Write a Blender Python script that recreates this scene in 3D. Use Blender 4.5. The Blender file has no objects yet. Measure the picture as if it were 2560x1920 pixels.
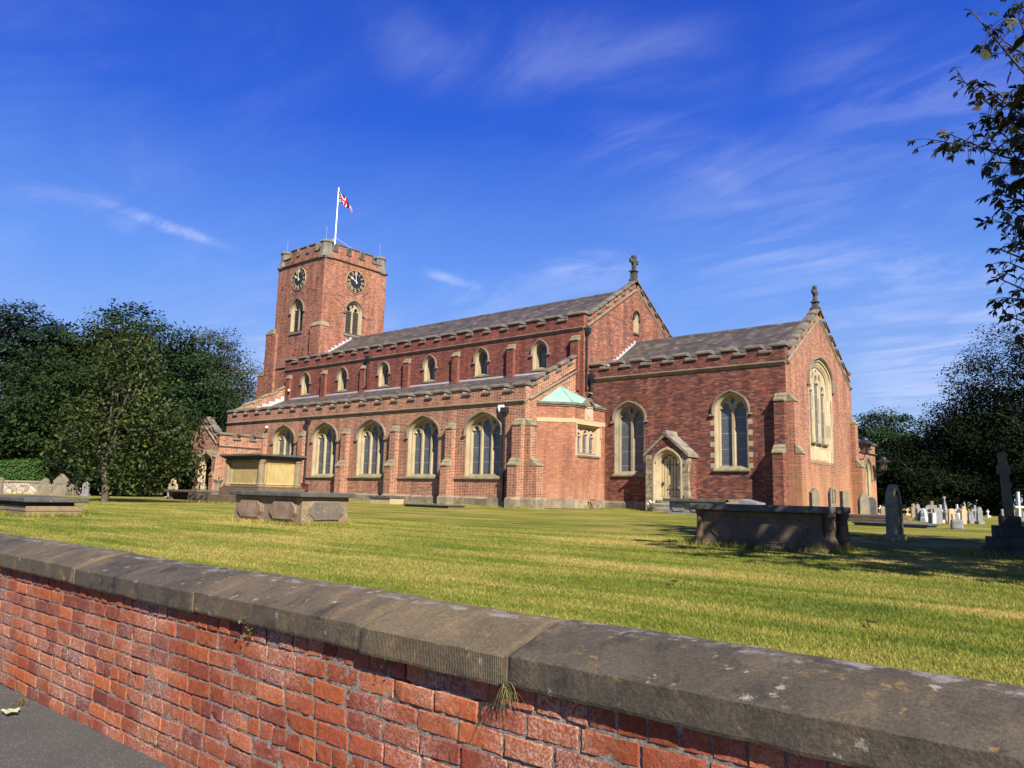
import bpy, bmesh, math, random
import numpy as np
from mathutils import Vector, Matrix, noise as mnoise
from mathutils.geometry import tessellate_polygon

C = bpy.context.scene
COL = C.collection
R = math.radians

# ------------------------------------------------------------------ camera
CAMP = Vector((11.596, -32.466, 0.619))
yaw, pitch, roll = R(39.812), R(8.316), R(1.407)
fwd = Vector((-math.sin(yaw)*math.cos(pitch), math.cos(yaw)*math.cos(pitch), math.sin(pitch)))
rgt = Vector((math.cos(yaw), math.sin(yaw), 0))
upv = rgt.cross(fwd)
r2 = rgt*math.cos(roll)+upv*math.sin(roll)
u2 = upv*math.cos(roll)-rgt*math.sin(roll)
cam = bpy.data.objects.new('camera', bpy.data.cameras.new('camera'))
COL.objects.link(cam)
M = Matrix((( r2.x, u2.x, -fwd.x, CAMP.x), (r2.y, u2.y, -fwd.y, CAMP.y), (r2.z, u2.z, -fwd.z, CAMP.z), (0,0,0,1)))
cam.matrix_world = M
cam.data.sensor_width = 36
cam.data.lens = 36*1887.07/2560
cam.data.clip_start = 0.05
cam.data.clip_end = 3000
C.camera = cam

# ------------------------------------------------------------------ sun, sky, exposure
SUN = Vector((0.703, -0.364, 0.612)).normalized()
SUN_EL = math.asin(SUN.z)
SUN_AZ = math.atan2(SUN.x, SUN.y)
sl = bpy.data.lights.new('sun', 'SUN'); sl.energy = 5.0; sl.angle = R(0.53); sl.color = (1.0, 0.93, 0.82)
so = bpy.data.objects.new('sun', sl); COL.objects.link(so)
so.rotation_euler = (-SUN).to_track_quat('-Z', 'Y').to_euler()
C.view_settings.view_transform = 'Standard'
C.view_settings.look = 'None'
C.view_settings.exposure = 1.05
C.view_settings.gamma = 1

def nd(nt, typ, **kw):
    n = nt.nodes.new(typ)
    for k, v in kw.items():
        if k.startswith('i_'):
            key = k[2:]
            key = int(key) if key.isdigit() else key.replace('_', ' ')
            if isinstance(v, bpy.types.NodeSocket): nt.links.new(v, n.inputs[key])
            else: n.inputs[key].default_value = v
        else: setattr(n, k, v)
    return n
def mth(nt, op, a, b=None, c=None, clamp=False):
    n = nt.nodes.new('ShaderNodeMath'); n.operation = op; n.use_clamp = clamp
    for i, v in enumerate((a, b, c)):
        if v is None: continue
        if isinstance(v, (int, float)): n.inputs[i].default_value = v
        else: nt.links.new(v, n.inputs[i])
    return n.outputs[0]
def mixc(nt, fac, a, b, mode='MIX'):
    n = nt.nodes.new('ShaderNodeMix'); n.data_type = 'RGBA'; n.blend_type = mode
    for i, v in ((0, fac), (6, a), (7, b)):
        if isinstance(v, bpy.types.NodeSocket): nt.links.new(v, n.inputs[i])
        else: n.inputs[i].default_value = v if i == 0 or len(v) == 4 else (*v, 1)
    return n.outputs[2]
def ramp(nt, fac, stops, interp='LINEAR'):
    n = nt.nodes.new('ShaderNodeValToRGB'); n.color_ramp.interpolation = interp
    e = n.color_ramp.elements
    while len(e) < len(stops): e.new(0.5)
    for x, (p, c) in zip(e, stops):
        x.position = p; x.color = (*c, 1) if len(c) == 3 else c
    nt.links.new(fac, n.inputs[0]); return n.outputs[0]
def smooth(nt, v, a, b):
    n = nt.nodes.new('ShaderNodeMapRange'); n.interpolation_type = 'SMOOTHSTEP'
    nt.links.new(v, n.inputs[0]); n.inputs[1].default_value = a; n.inputs[2].default_value = b
    return n.outputs[0]

W = bpy.data.worlds.new('World'); C.world = W; W.use_nodes = True
nt = W.node_tree; nt.nodes.clear()
out = nd(nt, 'ShaderNodeOutputWorld'); bg = nd(nt, 'ShaderNodeBackground')
nt.links.new(bg.outputs[0], out.inputs[0])
bg.inputs[1].default_value = 0.056
sky = nd(nt, 'ShaderNodeTexSky', sky_type='NISHITA', sun_disc=False)
sky.sun_elevation = SUN_EL; sky.sun_rotation = SUN_AZ
sky.air_density = 1.0; sky.dust_density = 0.3; sky.ozone_density = 3.0
SKYDBG = sky
tc = nd(nt, 'ShaderNodeTexCoord')
dirv = tc.outputs['Generated']
sep = nd(nt, 'ShaderNodeSeparateXYZ', i_0=dirv)
zc_ = mth(nt, 'MAXIMUM', sep.outputs[2], 0.02)
hs = nd(nt, 'ShaderNodeHueSaturation', i_Hue=0.518, i_Saturation=1.30, i_Value=1.0, i_Color=sky.outputs[0])
# deeper blue with height, as this clear day shows
deep = mixc(nt, smooth(nt, sep.outputs[2], 0.0, 0.75), (1.05, 0.98, 0.98, 1), (0.30, 0.65, 1.80, 1))
skyc = mixc(nt, 1.0, hs.outputs[0], deep, 'MULTIPLY')
gr = ramp(nt, sep.outputs[2], [(0.0, (.36, .50, .74)), (.12, (.30, .47, .85)), (.27, (.145, .33, .85)), (.45, (.030, .125, .66)), (.68, (.010, .055, .42)), (1.0, (.006, .03, .30))])
gs = nd(nt, 'ShaderNodeVectorMath', operation='SCALE', i_0=gr); gs.inputs['Scale'].default_value = 9.6
skyc = mixc(nt, 0.82, skyc, gs.outputs[0])
# cirrus: noise on a high flat layer
zq = mth(nt, 'ADD', zc_, 0.12)
px = mth(nt, 'DIVIDE', sep.outputs[0], zq); py = mth(nt, 'DIVIDE', sep.outputs[1], zq)
cv = nd(nt, 'ShaderNodeCombineXYZ', i_0=px, i_1=py)
mp = nd(nt, 'ShaderNodeMapping', i_Vector=cv.outputs[0]); mp.inputs['Rotation'].default_value = (0, 0, R(-62)); mp.inputs['Scale'].default_value = (0.6, 1.5, 1)
n1 = nd(nt, 'ShaderNodeTexNoise', i_Vector=mp.outputs[0], i_Scale=1.1, i_Detail=9.0, i_Roughness=0.62, i_Distortion=0.5)
n2 = nd(nt, 'ShaderNodeTexNoise', i_Vector=cv.outputs[0], i_Scale=0.8, i_Detail=3.0)
n3 = nd(nt, 'ShaderNodeTexNoise', i_Vector=mp.outputs[0], i_Scale=2.3, i_Detail=9.0, i_Roughness=0.62, i_Distortion=1.6)
cm = mth(nt, 'MULTIPLY', mth(nt, 'MULTIPLY', smooth(nt, n1.outputs[0], 0.36, 0.80), smooth(nt, n3.outputs[0], .30, .72)), smooth(nt, n2.outputs[0], 0.36, 0.62))
low = smooth(nt, sep.outputs[2], 0.62, 0.02)
cm = mth(nt, 'MULTIPLY', cm, mth(nt, 'ADD', mth(nt, 'MULTIPLY', low, 0.75), 0.18))
def pixdir(px_, py_):      # direction of a point of the photograph, 2212 px wide
    x = (px_*1.15732-1280)/1887.07; y = (py_*1.15732-960)/1887.07
    return (fwd + r2*x - u2*y).normalized()
def streak(p0, p1, w0, gain, nz=1.0):
    a, b = pixdir(*p0), pixdir(*p1)
    nrm = a.cross(b).normalized(); mid = (a+b).normalized(); tan = nrm.cross(mid).normalized()
    half = math.acos(max(-1, min(1, a.dot(b))))/2
    dn = nd(nt, 'ShaderNodeVectorMath', operation='DOT_PRODUCT', i_0=dirv, i_1=nrm)
    dt = nd(nt, 'ShaderNodeVectorMath', operation='DOT_PRODUCT', i_0=dirv, i_1=tan)
    dm = nd(nt, 'ShaderNodeVectorMath', operation='DOT_PRODUCT', i_0=dirv, i_1=mid)
    wob = mth(nt, 'MULTIPLY', mth(nt, 'SUBTRACT', n1.outputs[0], 0.5), w0*2.5*nz)
    across = smooth(nt, mth(nt, 'ABSOLUTE', mth(nt, 'ADD', dn.outputs['Value'], wob)), w0, 0.0)
    along = smooth(nt, mth(nt, 'ABSOLUTE', dt.outputs['Value']), math.sin(half), math.sin(half)*0.3)
    f = mth(nt, 'MULTIPLY', mth(nt, 'MULTIPLY', across, along), smooth(nt, dm.outputs['Value'], 0.0, 0.3))
    f = mth(nt, 'MULTIPLY', f, mth(nt, 'ADD', mth(nt, 'MULTIPLY', smooth(nt, n3.outputs[0], 0.36, 0.66), 0.85), 0.15))
    return mth(nt, 'MULTIPLY', f, gain)
tot = mth(nt, 'MULTIPLY', cm, 0.55)
for s in (((100, 390), (560, 560), 0.012, 0.42), ((-60, 400), (330, 440), 0.02, 0.2), ((150, 400), (330, 500), 0.025, 0.22),
          ((900, 580), (1070, 625), 0.012, 0.55), ((1130, 590), (1420, 570), 0.03, 0.42), ((850, 640), (1500, 610), 0.05, 0.25),
          ((1380, 560), (2300, 640), 0.09, 0.30), ((1600, 180), (2400, 260), 0.16, 0.16), ((1200, 420), (2300, 440), 0.12, 0.14), ((2000, 700), (2260, 640), 0.05, 0.5), ((1780, 780), (2250, 800), 0.09, 0.45),
          ((1330, 290), (1750, 500), 0.04, 0.22), ((1150, 270), (1800, 420), 0.07, 0.16), ((900, 80), (1700, 110), 0.08, 0.16),
          ((700, 20), (1300, 200), 0.06, 0.12), ((1700, 100), (2230, 330), 0.09, 0.16), ((480, 760), (620, 820), 0.06, 0.35)):
    tot = mth(nt, 'MAXIMUM', tot, streak(*s))
tot = mth(nt, 'MINIMUM', tot, 0.75)
skyf = mixc(nt, tot, skyc, (6.2, 6.8, 9.6, 1))
lim = nd(nt, 'ShaderNodeMix', data_type='RGBA', blend_type='DARKEN'); lim.inputs[0].default_value = 1; nt.links.new(skyf, lim.inputs[6]); lim.inputs[7].default_value = (5.0, 6.3, 9.6, 1)
nt.links.new(lim.outputs[2], bg.inputs[0])

# ------------------------------------------------------------------ mesh helpers
def set_uv(me):
    nl = len(me.loops)
    if not nl: return
    co = np.empty(len(me.vertices)*3); me.vertices.foreach_get('co', co); co = co.reshape(-1, 3)
    vi = np.empty(nl, int); me.loops.foreach_get('vertex_index', vi)
    npol = len(me.polygons)
    nr = np.empty(npol*3); me.polygons.foreach_get('normal', nr); nr = nr.reshape(-1, 3)
    tot_ = np.empty(npol, int); me.polygons.foreach_get('loop_total', tot_)
    t = np.stack([-nr[:, 1], nr[:, 0], np.zeros(npol)], 1)
    ln = np.linalg.norm(t, axis=1); flat = ln < 0.02
    t[flat] = (1, 0, 0); ln[flat] = 1; t /= ln[:, None]
    # one sign convention, so that neighbouring faces of a wall share their courses
    sg = np.where((np.abs(t[:, 0]) > 0.5) & (t[:, 0] < 0) | (np.abs(t[:, 0]) <= 0.5) & (t[:, 1] < 0), -1, 1); t *= sg[:, None]
    b = np.cross(nr, t); b[b[:, 2] < 0] *= -1; b[flat] = (0, 1, 0)
    fi = np.repeat(np.arange(npol), tot_)
    p = co[vi]
    uv = np.stack([(p*t[fi]).sum(1), (p*b[fi]).sum(1)], 1)
    l = me.uv_layers.new(name='UVMap'); l.data.foreach_set('uv', uv.ravel())

class MB:
    def __init__(s): s.v = []; s.f = []; s.m = []
    def poly(s, pts, m=0):
        n = len(s.v); s.v.extend([tuple(p) for p in pts]); s.f.append(tuple(range(n, n+len(pts)))); s.m.append(m)
    def box(s, x0, x1, y0, y1, z0, z1, m=0):
        s.hexa([(x0,y0,z0),(x1,y0,z0),(x1,y1,z0),(x0,y1,z0),(x0,y0,z1),(x1,y0,z1),(x1,y1,z1),(x0,y1,z1)], m)
    def hexa(s, p, m=0):
        n = len(s.v); s.v.extend([tuple(q) for q in p])
        for f in ((0,3,2,1),(4,5,6,7),(0,1,5,4),(1,2,6,5),(2,3,7,6),(3,0,4,7)):
            s.f.append(tuple(n+i for i in f)); s.m.append(m)
    def prism(s, a, b, m=0, cap=True):      # a, b: matching rings of 3d points
        n = len(s.v); k = len(a); s.v.extend([tuple(q) for q in a]); s.v.extend([tuple(q) for q in b])
        for i in range(k):
            j = (i+1) % k; s.f.append((n+i, n+j, n+k+j, n+k+i)); s.m.append(m)
        if cap:
            s.f.append(tuple(n+i for i in reversed(range(k)))); s.m.append(m)
            s.f.append(tuple(n+k+i for i in range(k))); s.m.append(m)
    def loft(s, rings, m=0, closed=True):
        n = len(s.v); k = len(rings[0])
        for r in rings: s.v.extend([tuple(q) for q in r])
        for q in range(len(rings)-1):
            for i in range(k if closed else k-1):
                j = (i+1) % k; a = n+q*k
                s.f.append((a+i, a+j, a+k+j, a+k+i)); s.m.append(m)
    def tess(s, loops, fn, m=0):            # loops of 2d points; fn maps them to 3d
        pts = [[Vector((p[0], p[1], 0)) for p in l] for l in loops]
        flat = [p for l in loops for p in l]; n = len(s.v)
        s.v.extend([tuple(fn(*p)) for p in flat])
        for t in tessellate_polygon(pts):
            s.f.append(tuple(n+i for i in t)); s.m.append(m)
    def tube(s, pts, r, k=6, m=0, r1=None):
        rings = []
        for i, p in enumerate(pts):
            p = Vector(p); a = Vector(pts[max(i-1, 0)]); b = Vector(pts[min(i+1, len(pts)-1)])
            d = (b-a).normalized(); x = d.orthogonal().normalized() if abs(d.z) < .99 else Vector((1, 0, 0)); y = d.cross(x)
            if abs(d.z) >= .99: y = Vector((0, 1, 0))
            rr = r if r1 is None else r+(r1-r)*i/max(1, len(pts)-1)
            rings.append([p+x*rr*math.cos(2*math.pi*q/k)+y*rr*math.sin(2*math.pi*q/k) for q in range(k)])
        s.loft(rings, m); n = len(s.v); k_ = k
        s.f.append(tuple(range(n-k_, n))); s.m.append(m)
    def lathe(s, c, prof, k=8, m=0, rot=0):
        c = Vector(c)
        rings = [[c+Vector((r*math.cos(rot+2*math.pi*q/k), r*math.sin(rot+2*math.pi*q/k), z)) for q in range(k)] for r, z in prof]
        s.loft(rings, m); n = len(s.v)
        s.f.append(tuple(range(n-k, n))); s.m.append(m)
    def build(s, name, mats, parent=None, smooth_=False, bevel=0, fix=True, uv=True):
        me = bpy.data.meshes.new(name); me.from_pydata(s.v, [], s.f)
        for m in (mats if isinstance(mats, (list, tuple)) else [mats]): me.materials.append(m)
        me.polygons.foreach_set('material_index', s.m)
        if fix:
            b = bmesh.new(); b.from_mesh(me); bmesh.ops.remove_doubles(b, verts=b.verts, dist=1e-5)
            bmesh.ops.recalc_face_normals(b, faces=b.faces); b.to_mesh(me); b.free()
        if uv: set_uv(me)
        if smooth_: me.polygons.foreach_set('use_smooth', [True]*len(me.polygons))
        me.update()
        o = bpy.data.objects.new(name, me); COL.objects.link(o)
        if parent is not None: o.parent = parent
        if bevel:
            md = o.modifiers.new('bevel', 'BEVEL'); md.width = bevel; md.segments = 2; md.limit_method = 'ANGLE'; md.angle_limit = R(40)
        return o
def tag(o, label=None, cat=None, group=None, kind=None):
    if label: o['label'] = label
    if cat: o['category'] = cat
    if group: o['group'] = group
    if kind: o['kind'] = kind
    return o
def thing(name, label, cat, loc=(0, 0, 0), rz=0, group=None):
    o = bpy.data.objects.new(name, None); COL.objects.link(o); o.empty_display_size = .2
    o.location = loc; o.rotation_euler = (0, 0, rz)
    return tag(o, label, cat, group)

# ------------------------------------------------------------------ materials
def mat(name, rough=.8, spec=.3):
    m = bpy.data.materials.new(name); m.use_nodes = True; n = m.node_tree
    b = n.nodes['Principled BSDF']; b.inputs['Roughness'].default_value = rough; b.inputs['Specular IOR Level'].default_value = spec
    return m, n, b
def bump(n, b, h, strength=.3, dist=.01):
    x = nd(n, 'ShaderNodeBump', i_Strength=strength, i_Distance=dist, i_Height=h); n.links.new(x.outputs[0], b.inputs['Normal'])
def flatmat(name, col, rough=.6, spec=.3, metal=0, var=.15, scale=6):
    m, n, b = mat(name, rough, spec); b.inputs['Metallic'].default_value = metal
    t = nd(n, 'ShaderNodeTexCoord'); z = nd(n, 'ShaderNodeTexNoise', i_Vector=t.outputs['Object'], i_Scale=scale, i_Detail=5.0)
    c = mixc(n, z.outputs[0], tuple(x*(1-var) for x in col), tuple(min(1, x*(1+var)) for x in col))
    n.links.new(c, b.inputs['Base Color']); return m
def brick(name, cols, mortar, mort_w=.010, h=.075, L=.2375, Hd=.118, flemish=True, hdark=.5, dark=(.05, .03, .035), patch=None, patch_amt=.35, bmp=.35, zone=None, runs=1.0):
    m, n, b = mat(name, .88, .2)
    uv = nd(n, 'ShaderNodeUVMap', uv_map='UVMap').outputs[0]
    s = nd(n, 'ShaderNodeSeparateXYZ', i_0=uv)
    u, v = s.outputs[0], s.outputs[1]
    vr = mth(n, 'DIVIDE', v, h); row = mth(n, 'FLOOR', vr); fr = mth(n, 'FRACT', vr)
    P = L+Hd if flemish else L
    off = mth(n, 'MULTIPLY', mth(n, 'MODULO', mth(n, 'ADD', row, 1000), 2), .5)
    uu = mth(n, 'ADD', mth(n, 'ADD', mth(n, 'DIVIDE', u, P), off), 500)
    cell = mth(n, 'FLOOR', uu); fu = mth(n, 'MULTIPLY', mth(n, 'FRACT', uu), P)
    if flemish:
        isH = mth(n, 'GREATER_THAN', fu, L)
        lu = mth(n, 'SUBTRACT', fu, mth(n, 'MULTIPLY', isH, L)); ln = mth(n, 'SUBTRACT', L, mth(n, 'MULTIPLY', isH, L-Hd))
        idx = mth(n, 'ADD', mth(n, 'MULTIPLY', cell, 2), isH)
    else:
        lu = fu; ln = L; idx = cell; isH = None
    du = mth(n, 'MINIMUM', lu, mth(n, 'SUBTRACT', ln, lu)); dv = mth(n, 'MULTIPLY', mth(n, 'MINIMUM', fr, mth(n, 'SUBTRACT', 1, fr)), h)
    d = mth(n, 'MINIMUM', du, dv)
    mk = smooth(n, d, mort_w*.5, mort_w*.5+.003)      # 1 = brick
    wn = nd(n, 'ShaderNodeTexWhiteNoise', noise_dimensions='2D', i_Vector=nd(n, 'ShaderNodeCombineXYZ', i_0=idx, i_1=row).outputs[0])
    st = [(i/(len(cols)), c) for i, c in enumerate(cols)]
    bc = ramp(n, wn.outputs['Value'], st, 'LINEAR')
    sc = nd(n, 'ShaderNodeSeparateColor', i_0=wn.outputs['Color'])
    thr = sc.outputs[1]
    big = nd(n, 'ShaderNodeTexNoise', i_Vector=uv, i_Scale=.55, i_Detail=4.0, i_Roughness=.6)
    mod_ = mth(n, 'MULTIPLY', mth(n, 'SUBTRACT', big.outputs[0], .5), 1.1)
    lim = mth(n, 'ADD', hdark*.55, mod_) if isH is None else mth(n, 'ADD', mth(n, 'ADD', mth(n, 'MULTIPLY', isH, hdark), .06+.12*hdark), mod_)
    rn = nd(n, 'ShaderNodeTexNoise', i_Vector=nd(n, 'ShaderNodeMapping', i_Vector=uv, i_Scale=(1.7, 12.5, 1)).outputs[0], i_Scale=1.0, i_Detail=3.0, i_Roughness=.6)
    lim = mth(n, 'ADD', lim, mth(n, 'MULTIPLY', mth(n, 'SUBTRACT', rn.outputs[0], .5), 2.4*runs))
    isd = mth(n, 'LESS_THAN', thr, lim)
    bc = mixc(n, mth(n, 'MULTIPLY', isd, .88), bc, dark)
    fine = nd(n, 'ShaderNodeTexNoise', i_Vector=uv, i_Scale=45.0, i_Detail=3.0)
    bc = mixc(n, 1.0, bc, ramp(n, fine.outputs[0], [(.25, (.78, .78, .78)), (.75, (1.2, 1.2, 1.2))]), 'MULTIPLY')
    mo = mixc(n, fine.outputs[0], tuple(x*.75 for x in mortar), tuple(min(1, x*1.2) for x in mortar))
    col = mixc(n, mk, mo, bc)
    if patch:
        pz = nd(n, 'ShaderNodeTexNoise', i_Vector=uv, i_Scale=.35, i_Detail=5.0, i_Roughness=.65, i_Distortion=.6)
        col = mixc(n, mth(n, 'MULTIPLY', smooth(n, pz.outputs[0], .45, .72), patch_amt), col, patch)
    if zone:      # (low v, high v, colour, amount): a washed band at the foot of the wall
        zz = mth(n, 'ADD', v, mth(n, 'MULTIPLY', mth(n, 'SUBTRACT', big.outputs[0], .5), 2.2))
        col = mixc(n, mth(n, 'MULTIPLY', smooth(n, zz, zone[1], zone[0]), zone[3]), col, zone[2])
    stn = nd(n, 'ShaderNodeTexNoise', i_Vector=nd(n, 'ShaderNodeMapping', i_Vector=uv, i_Scale=(2.2, .25, 1)).outputs[0], i_Scale=1.0, i_Detail=5.0)
    col = mixc(n, 1.0, col, ramp(n, stn.outputs[0], [(.28, (.66, .63, .62)), (.62, (1.12, 1.1, 1.06))]), 'MULTIPLY')
    n.links.new(col, b.inputs['Base Color'])
    bump(n, b, mth(n, 'ADD', mk, mth(n, 'MULTIPLY', fine.outputs[0], .5)), bmp, .006)
    return m
def stone(name, a, bcol, rough=.9, scale=1.0, lich=None, lich_amt=.5, blocks=None, streaks=0, bmp=.4, dirt=(.05, .045, .04), dirt_amt=.0):
    m, n, b = mat(name, rough, .2)
    t = nd(n, 'ShaderNodeTexCoord').outputs['Object']; uv = nd(n, 'ShaderNodeUVMap', uv_map='UVMap').outputs[0]
    z1 = nd(n, 'ShaderNodeTexNoise', i_Vector=t, i_Scale=1.7*scale, i_Detail=8.0, i_Roughness=.62)
    z2 = nd(n, 'ShaderNodeTexNoise', i_Vector=t, i_Scale=38*scale, i_Detail=4.0, i_Roughness=.7)
    c = mixc(n, smooth(n, z1.outputs[0], .33, .67), a, bcol)
    c = mixc(n, 1.0, c, ramp(n, z2.outputs[0], [(.25, (.7, .7, .7)), (.75, (1.25, 1.25, 1.25))]), 'MULTIPLY')
    if blocks:
        bw, bh = blocks; s = nd(n, 'ShaderNodeSeparateXYZ', i_0=uv)
        vr = mth(n, 'DIVIDE', s.outputs[1], bh); row = mth(n, 'FLOOR', vr)
        uu = mth(n, 'ADD', mth(n, 'DIVIDE', s.outputs[0], bw), mth(n, 'MULTIPLY', mth(n, 'MODULO', mth(n, 'ADD', row, 1000), 2), .47))
        wn = nd(n, 'ShaderNodeTexWhiteNoise', noise_dimensions='2D', i_Vector=nd(n, 'ShaderNodeCombineXYZ', i_0=mth(n, 'FLOOR', uu), i_1=row).outputs[0])
        c = mixc(n, 1.0, c, ramp(n, wn.outputs['Value'], [(0, (.58, .58, .6)), (.5, (1, 1, 1)), (1, (1.2, 1.18, 1.1))]), 'MULTIPLY')
        fu, fv = mth(n, 'FRACT', uu), mth(n, 'FRACT', vr)
        d = mth(n, 'MINIMUM', mth(n, 'MULTIPLY', mth(n, 'MINIMUM', fu, mth(n, 'SUBTRACT', 1, fu)), bw), mth(n, 'MULTIPLY', mth(n, 'MINIMUM', fv, mth(n, 'SUBTRACT', 1, fv)), bh))
        c = mixc(n, smooth(n, d, .008, .003), c, (.32, .27, .2))
    if streaks:
        st = nd(n, 'ShaderNodeTexNoise', i_Vector=nd(n, 'ShaderNodeMapping', i_Vector=t, i_Scale=(9, 9, .7)).outputs[0], i_Scale=1.0, i_Detail=5.0)
        c = mixc(n, mth(n, 'MULTIPLY', smooth(n, st.outputs[0], .5, .72), streaks), c, dirt)
    if lich:
        z3 = nd(n, 'ShaderNodeTexNoise', i_Vector=t, i_Scale=5.5*scale, i_Detail=7.0, i_Roughness=.68, i_Distortion=.3)
        c = mixc(n, mth(n, 'MULTIPLY', smooth(n, z3.outputs[0], .55, .68), lich_amt), c, lich)
    if dirt_amt:
        z4 = nd(n, 'ShaderNodeTexNoise', i_Vector=t, i_Scale=2.6*scale, i_Detail=9.0, i_Roughness=.7)
        c = mixc(n, mth(n, 'MULTIPLY', smooth(n, z4.outputs[0], .44, .62), dirt_amt), c, dirt)
    n.links.new(c, b.inputs['Base Color'])
    bump(n, b, mth(n, 'ADD', mth(n, 'MULTIPLY', z1.outputs[0], .6), z2.outputs[0]), bmp, .012)
    return m
M_ = {}
M_['brick_aisle'] = brick('aisle brick', [(.34,.122,.055), (.28,.095,.047), (.39,.155,.07), (.25,.082,.048)], (.52,.375,.25), .013, hdark=.62, dark=(.07,.034,.045), bmp=.2)
M_['brick_nave'] = brick('nave brick', [(.22,.068,.045), (.18,.055,.038), (.27,.09,.052), (.15,.048,.04)], (.17,.095,.07), .007, hdark=.35, dark=(.11,.04,.04), flemish=False)
M_['brick_gable'] = brick('gable brick', [(.25,.09,.055), (.21,.072,.046), (.36,.145,.07), (.19,.07,.048)], (.24,.15,.11), .008, hdark=.40, dark=(.09,.05,.05), flemish=False)
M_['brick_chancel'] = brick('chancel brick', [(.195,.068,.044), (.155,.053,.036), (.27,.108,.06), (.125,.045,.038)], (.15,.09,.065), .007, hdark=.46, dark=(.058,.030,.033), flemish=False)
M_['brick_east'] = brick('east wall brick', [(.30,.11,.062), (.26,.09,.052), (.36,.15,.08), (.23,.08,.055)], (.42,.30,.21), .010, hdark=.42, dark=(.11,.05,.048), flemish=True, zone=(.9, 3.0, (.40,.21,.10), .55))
M_['brick_vestry'] = brick('vestry brick', [(.29,.115,.065), (.26,.10,.057), (.36,.16,.09), (.235,.088,.055)], (.32,.195,.125), .007, hdark=.10, dark=(.22,.09,.07), flemish=True, zone=(.6, 1.9, (.42,.25,.165), .25))
M_['brick_tower'] = brick('tower brick', [(.30,.118,.070), (.26,.095,.06), (.35,.15,.082), (.24,.09,.058)], (.36,.22,.14), .008, hdark=.46, dark=(.062,.034,.045), flemish=False, patch=(.38,.2,.155), patch_amt=.3, runs=1.3)
M_['stone_dark'] = stone('weathered coping stone', (.10,.087,.066), (.165,.143,.11), lich=(.36,.32,.22), lich_amt=.3, scale=1.3)
M_['stone_string'] = stone('string course stone', (.15,.12,.085), (.23,.18,.125), scale=1.0, streaks=.3)
M_['stone_win'] = stone('window sandstone', (.31,.245,.14), (.385,.31,.19), scale=1.2, streaks=.35, dirt=(.24,.20,.14))
M_['stone_east'] = stone('east window stone', (.43,.34,.205), (.37,.30,.20), scale=1.0, blocks=(.5,.62), streaks=.2, dirt=(.25,.22,.17))
M_['stone_vestry'] = stone('vestry stone', (.46,.33,.20), (.40,.29,.18), scale=1.0, streaks=.15, dirt=(.3,.25,.2))
M_['stone_plinth'] = stone('plinth stone', (.22,.18,.12), (.32,.26,.165), scale=.9, blocks=(.75,.5), dirt=(.10,.085,.06), dirt_amt=.6, streaks=.3)
M_['stone_buttress'] = stone('buttress cap stone', (.19,.165,.10), (.29,.245,.14), scale=1.5, dirt=(.10,.09,.07), dirt_amt=.5)
M_['stone_turret'] = stone('turret stone', (.14,.125,.10), (.22,.195,.155), scale=.8, streaks=.5)
M_['stone_grey'] = stone('grey weathered window stone', (.20,.165,.115), (.28,.23,.155), scale=1.2, streaks=.45, dirt=(.11,.095,.075))
M_['stone_cross'] = stone('blackened cross stone', (.04,.038,.034), (.075,.07,.06), scale=1.2, lich=(.16,.15,.10), lich_amt=.4)
M_['stone_porch'] = stone('door stone', (.42,.33,.19), (.32,.25,.15), scale=1.4, dirt=(.14,.12,.09), dirt_amt=.25)
def slate():
    m, n, b = mat('slate', .62, .4)
    uv = nd(n, 'ShaderNodeUVMap', uv_map='UVMap').outputs[0]
    s = nd(n, 'ShaderNodeSeparateXYZ', i_0=uv); bh, bw = .24, .32
    vr = mth(n, 'DIVIDE', s.outputs[1], bh); row = mth(n, 'FLOOR', vr); fv = mth(n, 'FRACT', vr)
    uu = mth(n, 'ADD', mth(n, 'DIVIDE', s.outputs[0], bw), mth(n, 'MULTIPLY', mth(n, 'MODULO', mth(n, 'ADD', row, 1000), 2), .5)); fu = mth(n, 'FRACT', uu)
    wn = nd(n, 'ShaderNodeTexWhiteNoise', noise_dimensions='2D', i_Vector=nd(n, 'ShaderNodeCombineXYZ', i_0=mth(n, 'FLOOR', uu), i_1=row).outputs[0])
    z = nd(n, 'ShaderNodeTexNoise', i_Vector=uv, i_Scale=1.2, i_Detail=6.0)
    c = ramp(n, wn.outputs['Value'], [(0, (.050,.043,.037)), (.5, (.072,.061,.052)), (.88, (.092,.078,.064)), (1, (.14,.118,.094))])
    c = mixc(n, 1.0, c, ramp(n, z.outputs[0], [(.3, (.7,.7,.72)), (.7, (1.25,1.2,1.15))]), 'MULTIPLY')
    e = mth(n, 'MINIMUM', mth(n, 'MULTIPLY', fu, bw), mth(n, 'MULTIPLY', mth(n, 'SUBTRACT', 1, fu), bw))
    gap = mth(n, 'MAXIMUM', smooth(n, e, .012, .004), smooth(n, fv, .14, .03))
    c = mixc(n, mth(n, 'MULTIPLY', gap, .75), c, (.025,.023,.024))
    n.links.new(c, b.inputs['Base Color'])
    hgt = mth(n, 'ADD', mth(n, 'MULTIPLY', mth(n, 'SUBTRACT', 1, fv), 1.0), mth(n, 'MULTIPLY', wn.outputs['Value'], .3))
    bump(n, b, hgt, .6, .02); return m
M_['slate'] = slate()
M_['lead'] = flatmat('lead flashing', (.40,.41,.43), .5, .4, 0, .12, 4)
M_['copper'] = stone('green copper', (.20,.35,.275), (.26,.42,.33), rough=.6, scale=.8, lich=(.30,.36,.17), lich_amt=.35, bmp=.1)
M_['iron'] = flatmat('black iron', (.018,.018,.02), .4, .5, 0, .2, 8)
M_['white'] = flatmat('white paint', (.8,.8,.78), .4, .4, 0, .04, 3)
M_['black'] = flatmat('clock black', (.015,.016,.022), .45, .4, 0, .2, 3)
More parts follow.
